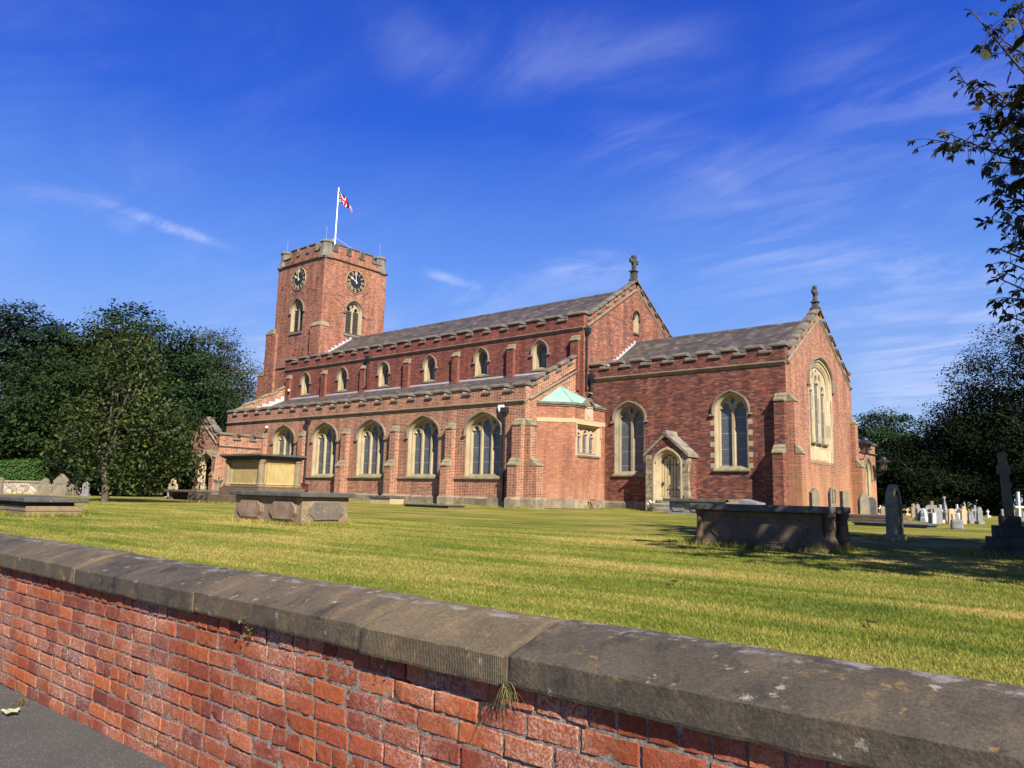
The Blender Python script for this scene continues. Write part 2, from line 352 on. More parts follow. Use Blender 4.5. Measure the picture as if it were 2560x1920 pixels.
M_['gold'] = flatmat('gilding', (.62,.47,.20), .45, .5, 0, .1, 3)
M_['louvre'] = flatmat('louvre', (.075,.07,.065), .7, .3, 0, .25, 5)
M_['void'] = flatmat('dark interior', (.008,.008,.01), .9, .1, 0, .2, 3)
M_['door'] = stone('cream door boards', (.46,.36,.19), (.52,.41,.225), rough=.6, scale=1.0, streaks=.2, dirt=(.3,.24,.14), bmp=.05)
M_['groove'] = flatmat('door groove', (.16,.10,.05), .8, .2)
M_['metal_step'] = flatmat('step edge', (.42,.44,.46), .5, .4)
def glass(name='leaded glass', tint=(.06,.070,.080), lead=(.19,.20,.20), sc=1.0):
    m, n, b = mat(name, .3, .45)
    uv = nd(n, 'ShaderNodeUVMap', uv_map='UVMap').outputs[0]
    s = nd(n, 'ShaderNodeSeparateXYZ', i_0=uv)
    dz = []
    for sg in (1, -1):
        q = mth(n, 'FRACT', mth(n, 'ADD', mth(n, 'MULTIPLY', s.outputs[0], 9.0*sc*sg), mth(n, 'MULTIPLY', s.outputs[1], 6.0*sc)))
        dz.append(mth(n, 'ABSOLUTE', mth(n, 'SUBTRACT', q, .5)))
    ln = smooth(n, mth(n, 'MINIMUM', dz[0], dz[1]), .07, .02)
    vz = nd(n, 'ShaderNodeTexVoronoi', feature='DISTANCE_TO_EDGE', i_Vector=uv, i_Scale=9.0*sc)
    lv = smooth(n, vz.outputs['Distance'], .06, .02)
    sw = nd(n, 'ShaderNodeTexNoise', i_Vector=uv, i_Scale=1.3, i_Detail=3.0)
    l = mth(n, 'ADD', mth(n, 'MULTIPLY', ln, smooth(n, sw.outputs[0], .45, .6)), mth(n, 'MULTIPLY', lv, smooth(n, sw.outputs[0], .56, .42)))
    z = nd(n, 'ShaderNodeTexNoise', i_Vector=uv, i_Scale=7.0, i_Detail=4.0)
    base = mixc(n, z.outputs[0], tuple(x*.5 for x in tint), tuple(x*1.5 for x in tint))
    c = mixc(n, mth(n, 'MULTIPLY', l, .8, clamp=True), base, lead)
    bar = mth(n, 'FRACT', mth(n, 'DIVIDE', s.outputs[1], .72)); c = mixc(n, smooth(n, bar, .035, .02), c, (.3,.3,.29))
    n.links.new(c, b.inputs['Base Color']); bump(n, b, z.outputs[0], .15, .02); return m
M_['glass'] = glass()
# ------------------------------------------------------------------ church
YM, YN, YA = 4.807, -0.536, -4.862
XN, XA, XT, XW = -10.237, -10.565, -36.147, -37.12
class Fr:
    def __init__(s, o, u, n): s.o = Vector(o); s.u = Vector(u).normalized(); s.n = Vector(n).normalized()
    def __call__(s, u, d, z): return s.o+s.u*u-s.n*d+Vector((0, 0, z))
def SF(y): return Fr((0, y, 0), (1, 0, 0), (0, -1, 0))
def EF(x): return Fr((x, 0, 0), (0, 1, 0), (1, 0, 0))
def WF(x): return Fr((x, 0, 0), (0, 1, 0), (-1, 0, 0))
def NF(y): return Fr((0, y, 0), (1, 0, 0), (0, 1, 0))

church = thing('church', 'red brick church with a square clock tower, slate roofs and stone battlements', 'church')

def arch(w, z0, zs, za, n=9, k=(.55, .52, .84), uc=0):
    r = za-zs; pts = [(-w, z0), (w, z0)]; side = []
    for i in range(n+1):
        t = i/n; a = (1-t)**3; b_ = 3*(1-t)**2*t; c = 3*(1-t)*t*t; d = t**3
        side.append((a*w+b_*w+c*k[1]*w, zs+r*(b_*k[0]+c*k[2]+d)))
    pts += side + [(-x, z) for x, z in reversed(side[:-1])]
    return [(uc+x, z) for x, z in pts]
def cusped(uc, w, z0, zs, za):
    h = za-zs
    s = [(w, z0), (w, zs), (w*1.0, zs+.13*h), (w*.9, zs+.30*h), (w*.52, zs+.36*h), (w*.66, zs+.52*h), (w*.62, zs+.66*h), (w*.40, zs+.84*h), (0, zs+h)]
    return [(uc+x, z) for x, z in [(-w, z0)]+s+[(-x, z) for x, z in reversed(s[1:-1])]]
def wall(mb, fr, outer, holes=(), m=0):
    mb.tess([outer]+list(holes), lambda u, z: fr(u, 0, z), m)
def plate(mb, fr, outer, holes, d, t, m=0, bev=.03):
    """stone plate with pierced lights: front face, back edge and the sides of each opening"""
    def inset(h, e):
        cx = sum(p[0] for p in h)/len(h); cz = sum(p[1] for p in h)/len(h); out_ = []
        for i, p in enumerate(h):
            a, b = h[i-1], h[(i+1) % len(h)]
            tx, tz = b[0]-a[0], b[1]-a[1]; l = math.hypot(tx, tz) or 1
            out_.append((p[0]-tz/l*e, p[1]+tx/l*e))
        return out_
    mb.tess([outer]+holes, lambda u, z: fr(u, d, z), m)
    for h in holes:
        area = sum(h[i-1][0]*h[i][1]-h[i][0]*h[i-1][1] for i in range(len(h)))
        hi = inset(h, bev if area > 0 else -bev)
        mb.loft([[fr(u, d, z) for u, z in h], [fr(u, d+t*.7, z) for u, z in hi], [fr(u, d+t, z) for u, z in hi]], m)
def hood(mb, fr, pts, wid, proj, m=0):
    rings = []
    for i, p in enumerate(pts):
        a, b = pts[max(0, i-1)], pts[min(len(pts)-1, i+1)]
        tx, tz = b[0]-a[0], b[1]-a[1]; l = math.hypot(tx, tz); nx, nz = tz/l, -tx/l
        q = lambda e, d: fr(p[0]+nx*e, d, p[1]+nz*e)
        rings.append([q(0, -.003), q(0, -proj*.55), q(wid*.45, -proj), q(wid, -proj*.9), q(wid, -.003)])
    mb.loft(rings, m)
    mb.poly(rings[0], m); mb.poly(list(reversed(rings[-1])), m)
def hooded(fr, uc, w, zs, za, wid=.11, proj=.11, stop=.22, kick=.1, parent=None, m='stone_string', n=9, k=(.55, .52, .84)):
    a = arch(w, 0, zs, za, n, k, uc)[2:]
    pts = [(uc+w+kick, zs-stop+.02), (uc+w+.012, zs-stop)] + a + [(uc-w-.012, zs-stop), (uc-w-kick, zs-stop+.02)]
    mb = MB(); hood(mb, fr, [(uc+w, zs-stop*.6)]+a+[(uc-w, zs-stop*.6)], wid, proj)
    for s in (1, -1):
        u0 = uc+s*(w-.01); u1 = uc+s*(w+wid+kick)
        lo, hi = min(u0, u1), max(u0, u1)
        p = [fr(lo, 0, zs-stop), fr(hi, 0, zs-stop), fr(hi, -proj, zs-stop), fr(lo, -proj, zs-stop), fr(lo, 0, zs-stop*.55), fr(hi, 0, zs-stop*.55), fr(hi, -proj*.8, zs-stop*.6), fr(lo, -proj*.8, zs-stop*.6)]
        mb.hexa(p)
    return mb.build('hood_mould', M_[m], parent)

def gothic_window(fr, uc, w, z0, zs, za, kind, depth=.30, splay=.24, mstone='stone_win', name='window', glassm='glass', parent=church, k=(.55, .52, .84), hoodw=.11, sill=True, sillproj=.1):
    mb = MB(); n = 9
    rg = []
    for dl, dp, up in ((0, 0, 0), (.05, .012, .0), (.06, .05, .01), (.10, .07, .02), (.13, depth*.55, .05), (splay-.05, depth*.8, .09), (splay, depth*.82, .1), (splay, depth, .1)):
        rg.append([fr(u, dp, z) for u, z in arch(w-dl, z0+up, zs, za-dl*1.12, n, k, uc)])
    mb.loft(rg)
    wi = w-splay; zi = za-splay*1.12; zb = z0+.1
    outer = arch(wi, zb, zs, zi, n, k, uc); holes = []
    if kind == 3:
        mu = .095; lw = (2*wi-2*mu)/6-.005; cx = 2*lw+mu
        holes = [cusped(uc-cx, lw, zb+.02, zs-.04, zs+.46*(zi-zs)), cusped(uc, lw, zb+.02, zs+.22, zs+.90*(zi-zs)), cusped(uc+cx, lw, zb+.02, zs-.04, zs+.46*(zi-zs))]
        for s in (1, -1):
            holes.append([(uc+s*a*wi, zs+b_*(zi-zs)) for a, b_ in ((.42, .42), (.52, .52), (.66, .50), (.62, .60), (.48, .76), (.36, .84), (.39, .62))][::s])
    elif kind == 2:
        mu = .12; lw = (2*wi-mu)/4-.012; cx = lw+mu/2
        holes = [cusped(uc-cx, lw, zb+.02, zs-.02, zs+.60*(zi-zs)), cusped(uc+cx, lw, zb+.02, zs-.02, zs+.60*(zi-zs))]
        holes.append([(uc+a*wi, zs+b_*(zi-zs)) for a, b_ in ((0, .42), (.17, .62), (.17, .76), (0, .93), (-.17, .76), (-.17, .62))])
    elif kind == 1:
        holes = [arch(wi-.06, zb+.02, zs, zi-.06, n, k, uc)]
    plate(mb, fr, outer, holes, depth, .13)
    ob = mb.build(name, M_[mstone], parent)
    g = MB(); gm = arch(wi+.02, zb-.02, zs, zi+.02, n, k, uc)
    g.tess([gm], lambda u, z: fr(u, depth+.11, z)); g.build('glass', M_[glassm], ob)
    if sill:
        s = MB(); a, b = uc-w-.06, uc+w+.06
        s.prism([fr(a, depth, z0+.15), fr(a, depth, z0-.04), fr(a, -sillproj*.6, z0-.12), fr(a, -sillproj, z0-.10), fr(a, -sillproj, z0-.03)],
                [fr(b, depth, z0+.15), fr(b, depth, z0-.04), fr(b, -sillproj*.6, z0-.12), fr(b, -sillproj, z0-.10), fr(b, -sillproj, z0-.03)])
        s.build('sill', M_['stone_buttress'], ob)
    if hoodw: hooded(fr, uc, w, zs, za, hoodw, hoodw, parent=ob, k=k)
    return arch(w, z0, zs, za, n, k, uc)

def crenel(fr, u0, u1, zb, he, hm, t, merlons, mb_brick, slope=0, ur=None, copings=None, ov=.085, cth=.18, sides=False, ends=True):
    """battlement: zb base, he embrasure top, hm merlon top (brick), along u at reference ur"""
    if ur is None: ur = u0
    Z = lambda z, u: z+slope*(u-ur)
    segs = []; cur = u0
    for a, b in sorted(merlons):
        if a > cur+1e-4: segs.append((cur, a, he, 0))
        segs.append((a, b, hm, 1)); cur = b
    if cur < u1-1e-4: segs.append((cur, u1, he, 0))
    prof = [(-ov, 0), (-ov, .065), (t*.28, cth), (t*.72, cth), (t+ov, .065), (t+ov, 0)]
    for a, b, top, me_ in segs:
        mb_brick.hexa([fr(a, 0, Z(zb, a)), fr(b, 0, Z(zb, b)), fr(b, t, Z(zb, b)), fr(a, t, Z(zb, a)),
                       fr(a, 0, Z(top, a)), fr(b, 0, Z(top, b)), fr(b, t, Z(top, b)), fr(a, t, Z(top, a))])
        aa, bb = (a-ov, b+ov) if me_ else (a, b)
        if copings is not None:
            copings.prism([fr(aa, d, Z(top+dz, aa)) for d, dz in prof], [fr(bb, d, Z(top+dz, bb)) for d, dz in prof])
            if me_ and sides:
                for e, f in ((a-ov, a), (b, b+ov)):
                    copings.hexa([fr(e, -ov, Z(he, e)), fr(f, -ov, Z(he, f)), fr(f, t+ov, Z(he, f)), fr(e, t+ov, Z(he, e)),
                                  fr(e, -ov, Z(top, e)), fr(f, -ov, Z(top, f)), fr(f, t+ov, Z(top, f)), fr(e, t+ov, Z(top, e))])
def stringc(fr, u0, u1, z0, z1, mb, proj=.1, slope=0, dz=0):
    h_ = z1-z0; prof = [(0, z0), (-proj*.35, z0+h_*.28), (-proj*1.15, z0+h_*.62), (-proj*1.15, z0+h_*.78), (-.0, z1), (.1, z1), (.1, z0)]
    mb.prism([fr(u0, d, z) for d, z in prof], [fr(u1, d, z+slope*(u1-u0)) for d, z in prof])
def buttress(fr, uc, w, stages, mbr='brick_aisle', z0=.0, plinth=None, name='buttress', parent=church):
    mb = MB(); caps = []; a, b = uc-w/2, uc+w/2; zlow = z0
    for i, (p, zf, zw) in enumerate(stages):
        cp = MB(); caps.append(cp)
        pn = stages[i+1][0] if i+1 < len(stages) else 0
        mb.hexa([fr(a, -p, zlow), fr(b, -p, zlow), fr(b, .02, zlow), fr(a, .02, zlow), fr(a, -p, zf), fr(b, -p, zf), fr(b, .02, zf), fr(a, .02, zf)])
        o = .045; zm = zf+(zw-zf)*.5; pm = p+(pn-p)*.5
        prof = [(-p-o, zf-.05), (-p-o, zf+.01), (-pm-.02, zm-.02), (-pm-.02, zm+.03), (-pn-.002, zw), (-pn-.002, zf-.05)]
        cp.prism([fr(a-.02, d, z) for d, z in prof], [fr(b+.02, d, z) for d, z in prof])
        if pn > 0: mb.hexa([fr(a+.001, -pn, zf), fr(b-.001, -pn, zf), fr(b-.001, .02, zf), fr(a+.001, .02, zf), fr(a+.001, -pn, zw), fr(b-.001, -pn, zw), fr(b-.001, .02, zw), fr(a+.001, .02, zw)])
        zlow = zw
    o = mb.build(name, M_[mbr], parent)
    for cp in caps: cp.build('buttress_cap', M_['stone_buttress'], o)
    if plinth:
        q = MB(); p = stages[0][0]
        plinth_box(q, fr, a-.07, b+.07, -p-.07, 0, plinth); q.build('buttress_plinth', M_['stone_plinth'], o)
    return o
def plinth_box(q, fr, a, b, d0, d1, h, ch=.1):
    q.hexa([fr(a, d0, 0), fr(b, d0, 0), fr(b, d1, 0), fr(a, d1, 0), fr(a, d0, h-ch), fr(b, d0, h-ch), fr(b, d1, h-ch), fr(a, d1, h-ch)])
    c = ch*.75
    q.hexa([fr(a, d0, h-ch), fr(b, d0, h-ch), fr(b, d1, h-ch), fr(a, d1, h-ch), fr(a+c, d0+c, h), fr(b-c, d0+c, h), fr(b-c, d1, h), fr(a+c, d1, h)])

# --- chancel
fS, fE = SF(0), EF(0)
mb = MB(); holes = []
holes.append(gothic_window(fS, -7.82, .86, 1.74, 4.50, 5.28, 2, depth=.26, splay=.15, mstone='stone_grey'))
holes.append(gothic_window(fS, -2.53, .80, 1.98, 4.62, 5.46, 2, depth=.24, splay=.13))
wall(mb, fS, [(XN, 0), (0, 0), (0, 6.5), (XN, 6.5)], holes)
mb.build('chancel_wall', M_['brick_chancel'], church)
q = MB()      # quoins of the eastern chancel window
for s, u in ((-1, -3.335), (1, -1.725)):
    z = 2.02; i = 0
    while z < 4.4:
        h = .22 if i % 2 == 0 else .27
        if i % 2 == 0:
            ww = .20
            q = MB(); q.box(min(u, u+s*ww), max(u, u+s*ww), -.004, .05, z, z+h); q.build('quoin', M_['stone_win'], church)
        z += h; i += 1
q = MB(); plinth_box(q, fS, XN+1, -1.0, -.09, .0, .42); q.build('plinth', M_['stone_plinth'], church)
q = MB(); q.box(-1.09, -.88, -.006, .03, 5.41, 5.62); q.build('air_vent', flatmat('terracotta vent', (.30,.06,.03), .8, .2, 0, .2, 40), church)
# east wall with the gable
eh = arch(1.72, 2.5, 6.2, 7.45, 9, (.62, .62, .88), 4.62)
mb = MB(); wall(mb, fE, [(0, 0), (2*YM, 0), (2*YM, 6.5), (2*YM-.35, 6.75), (YM, 9.35), (.35, 6.75), (0, 6.5)], [eh])
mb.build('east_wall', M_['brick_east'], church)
mb = MB(); mb.box(-11, -.02, 2*YM-.02, 2*YM, 0, 6.6); mb.build('north_wall', M_['brick_chancel'], church)
# east window: jambs, three lights, tall blind panels below
mb = MB(); k3 = (.62, .62, .88); rg = []
for dl, dp, up in ((0, 0, 0), (.10, .006, 0), (.12, .07, .0), (.20, .08, .0), (.24, .10, 0), (.36, .16, .0), (.36, .20, 0)):
    rg.append([fE(u, dp, z) for u, z in arch(1.72-dl, 2.5+up, 6.2, 7.45-dl*1.1, 9, k3, 4.62)])
mb.loft(rg)
wi, zi = 1.36, 7.45-.396
lw, cx = .33, .88
hl = [cusped(4.62-cx, lw, 3.42, 5.7, 6.25), cusped(4.62, lw, 3.42, 6.1, 6.7), cusped(4.62+cx, lw, 3.42, 5.7, 6.25)]
for s in (1, -1):
    hl.append([(4.62+s*a, z) for a, z in ((.32, 6.48), (.50, 6.42), (.66, 6.45), (.62, 6.62), (.45, 6.78), (.34, 6.72))][::s])
hl.append([(4.62+a, z) for a, z in ((0, 6.74), (.12, 6.80), (.12, 6.88), (0, 6.96), (-.12, 6.88), (-.12, 6.80))])
plate(mb, fE, arch(wi, 2.5, 6.2, zi, 9, k3, 4.62), hl, .20, .09)
for c in (4.62-.44, 4.62+.44, 4.62-1.30, 4.62+1.30):     # mullions standing proud, down to the sill
    mb.hexa([fE(c-.035, .165, 2.56), fE(c+.035, .165, 2.56), fE(c+.07, .197, 2.56), fE(c-.07, .197, 2.56), fE(c-.035, .165, 6.0), fE(c+.035, .165, 6.0), fE(c+.07, .197, 6.0), fE(c-.07, .197, 6.0)])
ew = mb.build('east_window', M_['stone_east'], church)
g = MB(); g.tess([arch(wi, 3.3, 6.2, zi, 9, k3, 4.62)], lambda u, z: fE(u, .285, z)); g.build('glass', M_['glass'], ew)
s = MB()
for c in (-.88, 0, .88):
    a, b = 4.62+c-.35, 4.62+c+.35
    s.prism([fE(a, .25, 3.46), fE(a, .25, 3.28), fE(a, .05, 3.34), fE(a, .05, 3.40)], [fE(b, .25, 3.46), fE(b, .25, 3.28), fE(b, .05, 3.34), fE(b, .05, 3.40)])
s.build('light_sill', M_['stone_buttress'], ew)
s = MB(); a, b = 2.88, 6.36
pr = [(.2, 2.62), (.2, 2.34), (-.0, 2.34), (-.03, 2.38)]
s.prism([fE(a, d, z) for d, z in pr], [fE(b, d, z) for d, z in pr]); s.build('sill', M_['stone_buttress'], ew)
hooded(fE, 4.62, 1.72, 6.2, 7.45, .12, .12, parent=ew, k=k3)
# parapets of the chancel
cb, cc, st = MB(), MB(), MB()
mer = [(-.54-1.203*i, .055-1.203*i) for i in range(1, 9)]+[(-.56, 0)]
mer = [(max(a, XN+.03), b) for a, b in mer]
crenel(fS, XN+.03, 0, 6.7, 7.10, 7.36, .34, mer, cb, copings=cc)
stringc(fS, XN+.03, .0, 6.50, 6.70, st)
# gable rake, both sides
SL = (9.40-6.72)/(YM-.45)
def rake(fr, y0, y1, zs0, rise_w, slope, n, mlen, cbr, ccp, cst, hm=.36, he=.12, t=.34, sgn=1):
    """y0 -> y1 (towards the apex)"""
    L = abs(y1-y0); me_ = []
    for i in range(n):
        c = L*(i+.75)/n; me_.append((c-mlen/2, c+mlen/2))
    f2 = Fr(fr.o+fr.u*y0, fr.u*sgn, fr.n)
    f2u = lambda: None
    crenel(f2, 0, L, zs0, zs0+he+rise_w, zs0+hm+rise_w, t, me_, cbr, slope=slope, ur=0, copings=ccp, cth=.12)
    prof = [(0, -.13), (-.08, -.02), (-.08, .03), (0, .08), (.1, .08), (.1, -.13)]
    cst.prism([f2(0, d, zs0+z) for d, z in prof], [f2(L, d, zs0+z+slope*L) for d, z in prof])
rb, rc, rs = MB(), MB(), MB()
rake(fE, .30, YM, 6.70, .10, SL, 5, .50, rb, rc, rs)
rake(fE, 2*YM-.30, YM, 6.70, .10, SL, 5, .50, rb, rc, rs, sgn=-1)
for y0, y1 in ((0, .30), (2*YM-.30, 2*YM)):
    if y0 > 1: rb.box(-.34, 0, y0, y1, 6.7, 7.36)
    stringc(fE, y0, y1, 6.50, 6.70, rs)
rc.box(-.39, .055, 2*YM-.36, 2*YM+.05, 7.36, 7.50)
rb.prism([fE(YM-.22, 0, 9.62), fE(YM+.22, 0, 9.62), fE(YM, 0, 9.98)], [fE(YM-.22, .34, 9.62), fE(YM+.22, .34, 9.62), fE(YM, .34, 9.98)])
par = cb.build('chancel_parapet', M_['brick_chancel'], church); cc.build('parapet_coping', M_['stone_dark'], par)
st.build('string_course', M_['stone_string'], church)
par = rb.build('gable_parapet', M_['brick_east'], church); rc.build('parapet_coping', M_['stone_dark'], par); rs.build('string_course', M_['stone_string'], par)
# chancel buttresses
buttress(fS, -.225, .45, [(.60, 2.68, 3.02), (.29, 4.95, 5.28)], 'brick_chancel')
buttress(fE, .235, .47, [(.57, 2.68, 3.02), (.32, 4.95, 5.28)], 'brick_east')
buttress(NF(2*YM), -.225, .45, [(.60, 2.62, 2.95), (.29, 4.75, 5.05)], 'brick_east')
buttress(fE, 2*YM-.25, .5, [(.52, 2.5, 2.85), (.27, 4.75, 5.05)], 'brick_east')
# chancel roof
CS = .648
def pitched(name, x0, x1, yr, zr, slope, half, m='slate', ridge=True, parent=church, half2=None):
    mb = MB(); a = half; b = half2 or half
    for s, h in ((-1, a), (1, b)):
        mb.hexa([(x0, yr, zr-.12), (x1, yr, zr-.12), (x1, yr+s*h, zr-slope*h-.12), (x0, yr+s*h, zr-slope*h-.12), (x0, yr, zr), (x1, yr, zr), (x1, yr+s*h, zr-slope*h), (x0, yr+s*h, zr-slope*h)])
    o = mb.build(name, M_[m], parent, fix=False)
    if ridge:
        r = MB(); n = max(1, int((x1-x0)/.62)); dx = (x1-x0)/n
        for i in range(n):
            xa, xb = x0+i*dx+.008, x0+(i+1)*dx-.008
            p = [(-.17, -.105), (-.15, -.06), (-.03, .055), (.03, .055), (.15, -.06), (.17, -.105)]
            e = (i % 3)*.006
            r.prism([(xa, yr+y, zr+z+e) for y, z in p], [(xb, yr+y, zr+z+e) for y, z in p])
        r.build('ridge_tiles', M_['slate'], o)
    return o
pitched('chancel_roof', XN+.01, -.345, YM, 9.43, CS, YM-.36)
# --- nave
fN, fNE = SF(YN), EF(XN)
YNN = 2*YM-YN
cl = [-13.09-4.265*i for i in range(6)]
mb = MB(); holes = []
for u in cl:
    holes.append(gothic_window(fN, u, .50, 7.38, 8.32, 8.93, 1, depth=.30, splay=.11, name='clerestory_window', hoodw=.10, sillproj=.03))
wall(mb, fN, [(XW, 6.0), (XN, 6.0), (XN, 9.2), (XW, 9.2)], holes); wall(mb, fN, [(XA-.02, 0), (XN, 0), (XN, 6), (XA-.02, 6)])
mb.build('clerestory_wall', M_['brick_nave'], church)
mb = MB()
mb.poly([(XW, YN, 6), (XW, YN, 9.4), (XW, YNN, 9.4), (XW, YNN, 0), (XW, YN, 0)]); mb.poly([(XW, YNN, 0), (XN, YNN, 0), (XN, YNN, 9.4), (XW, YNN, 9.4)])
mb.build('nave_wall', M_['brick_nave'], church)
NSL = .617
lh = arch(.27, 10.0, 10.85, 11.22, 7, (.62, .62, .88), 4.76)
mb = MB(); wall(mb, fNE, [(YN, 0), (YNN, 0), (YNN, 9.3), (YNN-.4, 9.55), (YM, 12.6), (YN+.4, 9.55), (YN, 9.3)], [lh])
mb.build('nave_gable', M_['brick_gable'], church)
mb = MB(); mb.loft([[fNE(u, 0, z) for u, z in lh], [fNE(u, .03, z) for u, z in arch(.24, 10.02, 10.85, 11.18, 7, k3, 4.76)], [fNE(u, .2, z) for u, z in arch(.16, 10.05, 10.85, 11.05, 7, k3, 4.76)]])
mb.tess([arch(.16, 10.05, 10.85, 11.05, 7, k3, 4.76)], lambda u, z: fNE(u, .2, z))
lw_ = mb.build('gable_lancet', M_['stone_win'], church); hooded(fNE, 4.76, .27, 10.85, 11.22, .08, .1, .14, .06, lw_, 'iron', 7, k3)
s = MB(); s.box(XN, XN+.08, 4.44, 5.08, 9.88, 9.98); s.build('sill', M_['stone_dark'], lw_)
for i in range(7):
    u = -10.80-4.265*i
    w_ = .48
    buttress(fN, u if i else -10.70, w_, [(.20, 8.70, 8.96)], 'brick_nave', z0=6.0, name='pilaster')
cb, cc, st = MB(), MB(), MB()
mer = [(-12.74-1.336*i, -11.92-1.336*i) for i in range(0, 18)]+[(XW-.02, -36.30), (-11.27, XN)]
crenel(fN, XW-.02, XN, 9.4, 9.82, 10.08, .34, mer, cb, copings=cc)
stringc(fN, XW, XN, 9.20, 9.40, st)
par = cb.build('nave_parapet', M_['brick_nave'], church); cc.build('parapet_coping', M_['stone_dark'], par); st.build('string_course', M_['stone_string'], church)
rb, rc, rs = MB(), MB(), MB()
rake(fNE, YN+.34, YM, 9.46, .22, NSL, 6, .52, rb, rc, rs, hm=.30, he=.06)
rake(fNE, YNN-.34, YM, 9.46, .22, NSL, 6, .52, rb, rc, rs, hm=.30, he=.06, sgn=-1)
rb.box(XN-.34, XN, YNN-.34, YNN, 9.4, 10.08); rc.box(XN-.40, XN+.05, YNN-.40, YNN+.05, 10.08, 10.22)
rb.prism([fNE(YM-.25, 0, 12.85), fNE(YM+.25, 0, 12.85), fNE(YM, 0, 13.24)], [fNE(YM-.25, .34, 12.85), fNE(YM+.25, .34, 12.85), fNE(YM, .34, 13.24)])
par = rb.build('gable_parapet', M_['brick_gable'], church); rc.build('parapet_coping', M_['stone_dark'], par); rs.build('string_course', M_['stone_string'], par)
pitched('nave_roof', XW+.1, XN-.345, YM, 12.62, .66, YM-YN-.38)
# lead flashings at tower and nave east wall
fl = MB()
def flash(x, y0, z0, y1, z1, h=.26, t=.02):
    n = 14
    for i in range(n):
        a, b = i/n, (i+1)/n
        ya, yb = y0+(y1-y0)*a, y0+(y1-y0)*b; za, zb = z0+(z1-z0)*a, z0+(z1-z0)*b
        fl.hexa([(x, ya, za), (x+t, ya, za), (x+t, yb, zb), (x, yb, zb), (x, ya, za+h), (x+t, ya, za+h), (x+t, yb, za+h*.9), (x, yb, za+h*.9)])
flash(XN+.001, .5, 9.43-CS*4.3, YM, 9.43)
flash(XT+.001, YN+.6, 12.62-.66*4.75, YM, 12.62, .30)
# --- south aisle
fA = SF(YA)
mb = MB(); holes = []; aw = [-13.17-4.235*i for i in range(5)]
for u in aw:
    holes.append(gothic_window(fA, u, 1.16, 1.42, 3.66, 4.56, 3, depth=.25, splay=.15, name='aisle_window', sillproj=.1))
wall(mb, fA, [(XW, 0), (XA, 0), (XA, 4.9), (XW, 4.9)], holes)
mb.poly([(XW, YA, 0), (XW, YA, 5.5), (XW, YN, 7.6), (XW, YN, 0)])
fAE = EF(XA)
wall(mb, fAE, [(YA, 0), (YN, 0), (YN, 7.25), (YA+.35, 5.2), (YA, 4.9)])
mb.build('aisle_wall', M_['brick_aisle'], church)
st = MB(); stringc(fA, XW, XA, 4.88, 5.08, st)
for i in range(6):       # sill string between buttresses
    u0 = -15.04-4.235*i+ (0 if i else 0); a, b = (-15.04, -11.12) if i == 0 else (-15.04-4.235*i, -15.52-4.235*(i-1))
    if a < -32: a = -32.2
    if b-a > 1: s2 = MB(); stringc(fA, a, b, 1.24, 1.36, s2, .08); s2.build('sill_course', M_['stone_string'], church)
st.build('string_course', M_['stone_string'], church)
for i in range(5):
    buttress(fA, -15.28-4.235*i, .48, [(.56, 2.0, 2.32), (.27, 3.88, 4.17)], plinth=.5)
buttress(fA, -10.84, .55, [(.56, 2.0, 2.32), (.28, 3.90, 4.19)], plinth=.5)
buttress(fAE, YA+.26, .52, [(.73, 2.0, 2.32), (.35, 3.90, 4.19)], plinth=.5)
q = MB(); plinth_box(q, fA, XW, XA, -.09, 0, .48); q.build('plinth', M_['stone_plinth'], church)
cb, cc = MB(), MB()
mer = [(-12.72-1.357*i, -11.92-1.357*i) for i in range(0, 18)]+[(-11.29, XA)]
mer = [m for m in mer if m[0] > XW+1.0]+[(XW, XW+.75)]
crenel(fA, XW, XA, 5.08, 5.50, 5.78, .34, mer, cb, copings=cc)
par = cb.build('aisle_parapet', M_['brick_aisle'], church); cc.build('parapet_coping', M_['stone_dark'], par)
rb, rc, rs = MB(), MB(), MB(); ASL = (7.08-5.16)/(4.28-.32)
rake(fAE, YA+.34, YN, 5.14, .18, ASL, 4, .55, rb, rc, rs, hm=.62, he=.38)
par = rb.build('aisle_gable_parapet', M_['brick_aisle'], church); rc.build('parapet_coping', M_['stone_dark'], par); rs.build('string_course', M_['stone_string'], par)
# west end of the aisle: raking parapet seen over the roof, lead lined
mb = MB(); cp = MB()
def wq(y, z, x): return (x, y, z)
mb.prism([(XW, YA+.34, 5.0), (XW, YN+.1, 7.0), (XW, YN+.1, 8.05), (XW, YA+.34, 5.9)], [(XW+.35, YA+.34, 5.0), (XW+.35, YN+.1, 7.0), (XW+.35, YN+.1, 8.05), (XW+.35, YA+.34, 5.9)])
for i in range(6):
    a, b = i/6, (i+1)/6; y0, y1 = YA+.34+(4.0)*a, YA+.34+4.0*b; z0, z1 = 5.9+2.15*a, 5.9+2.15*b; e = .16 if i % 2 else .05
    cp.prism([(XW-.05, y0, z0+e-.12), (XW-.05, y1, z1+e-.12), (XW-.05, y1, z1+e), (XW-.05, y0, z0+e)], [(XW+.40, y0, z0+e-.12), (XW+.40, y1, z1+e-.12), (XW+.40, y1, z1+e), (XW+.40, y0, z0+e)])
par = mb.build('aisle_gable_parapet', M_['brick_aisle'], church); cp.build('parapet_coping', M_['stone_buttress'], par)
n = 8
for i in range(n):
    a, b = i/n, (i+1)/n; y0, y1 = YA+.5+3.9*a, YA+.5+3.9*b; z0, z1 = 5.3+1.85*a, 5.3+1.85*b
    fl.hexa([(XW+.352, y0, z0), (XW+.372, y0, z0), (XW+.372, y1, z1), (XW+.352, y1, z1), (XW+.352, y0, z0+.42), (XW+.372, y0, z0+.42), (XW+.372, y1, z0+.42), (XW+.352, y1, z0+.42)])
fl.box(XW, XA, YN-.02, YN-.003, 7.05, 7.2)
fl.build('lead_flashing', M_['lead'], church)
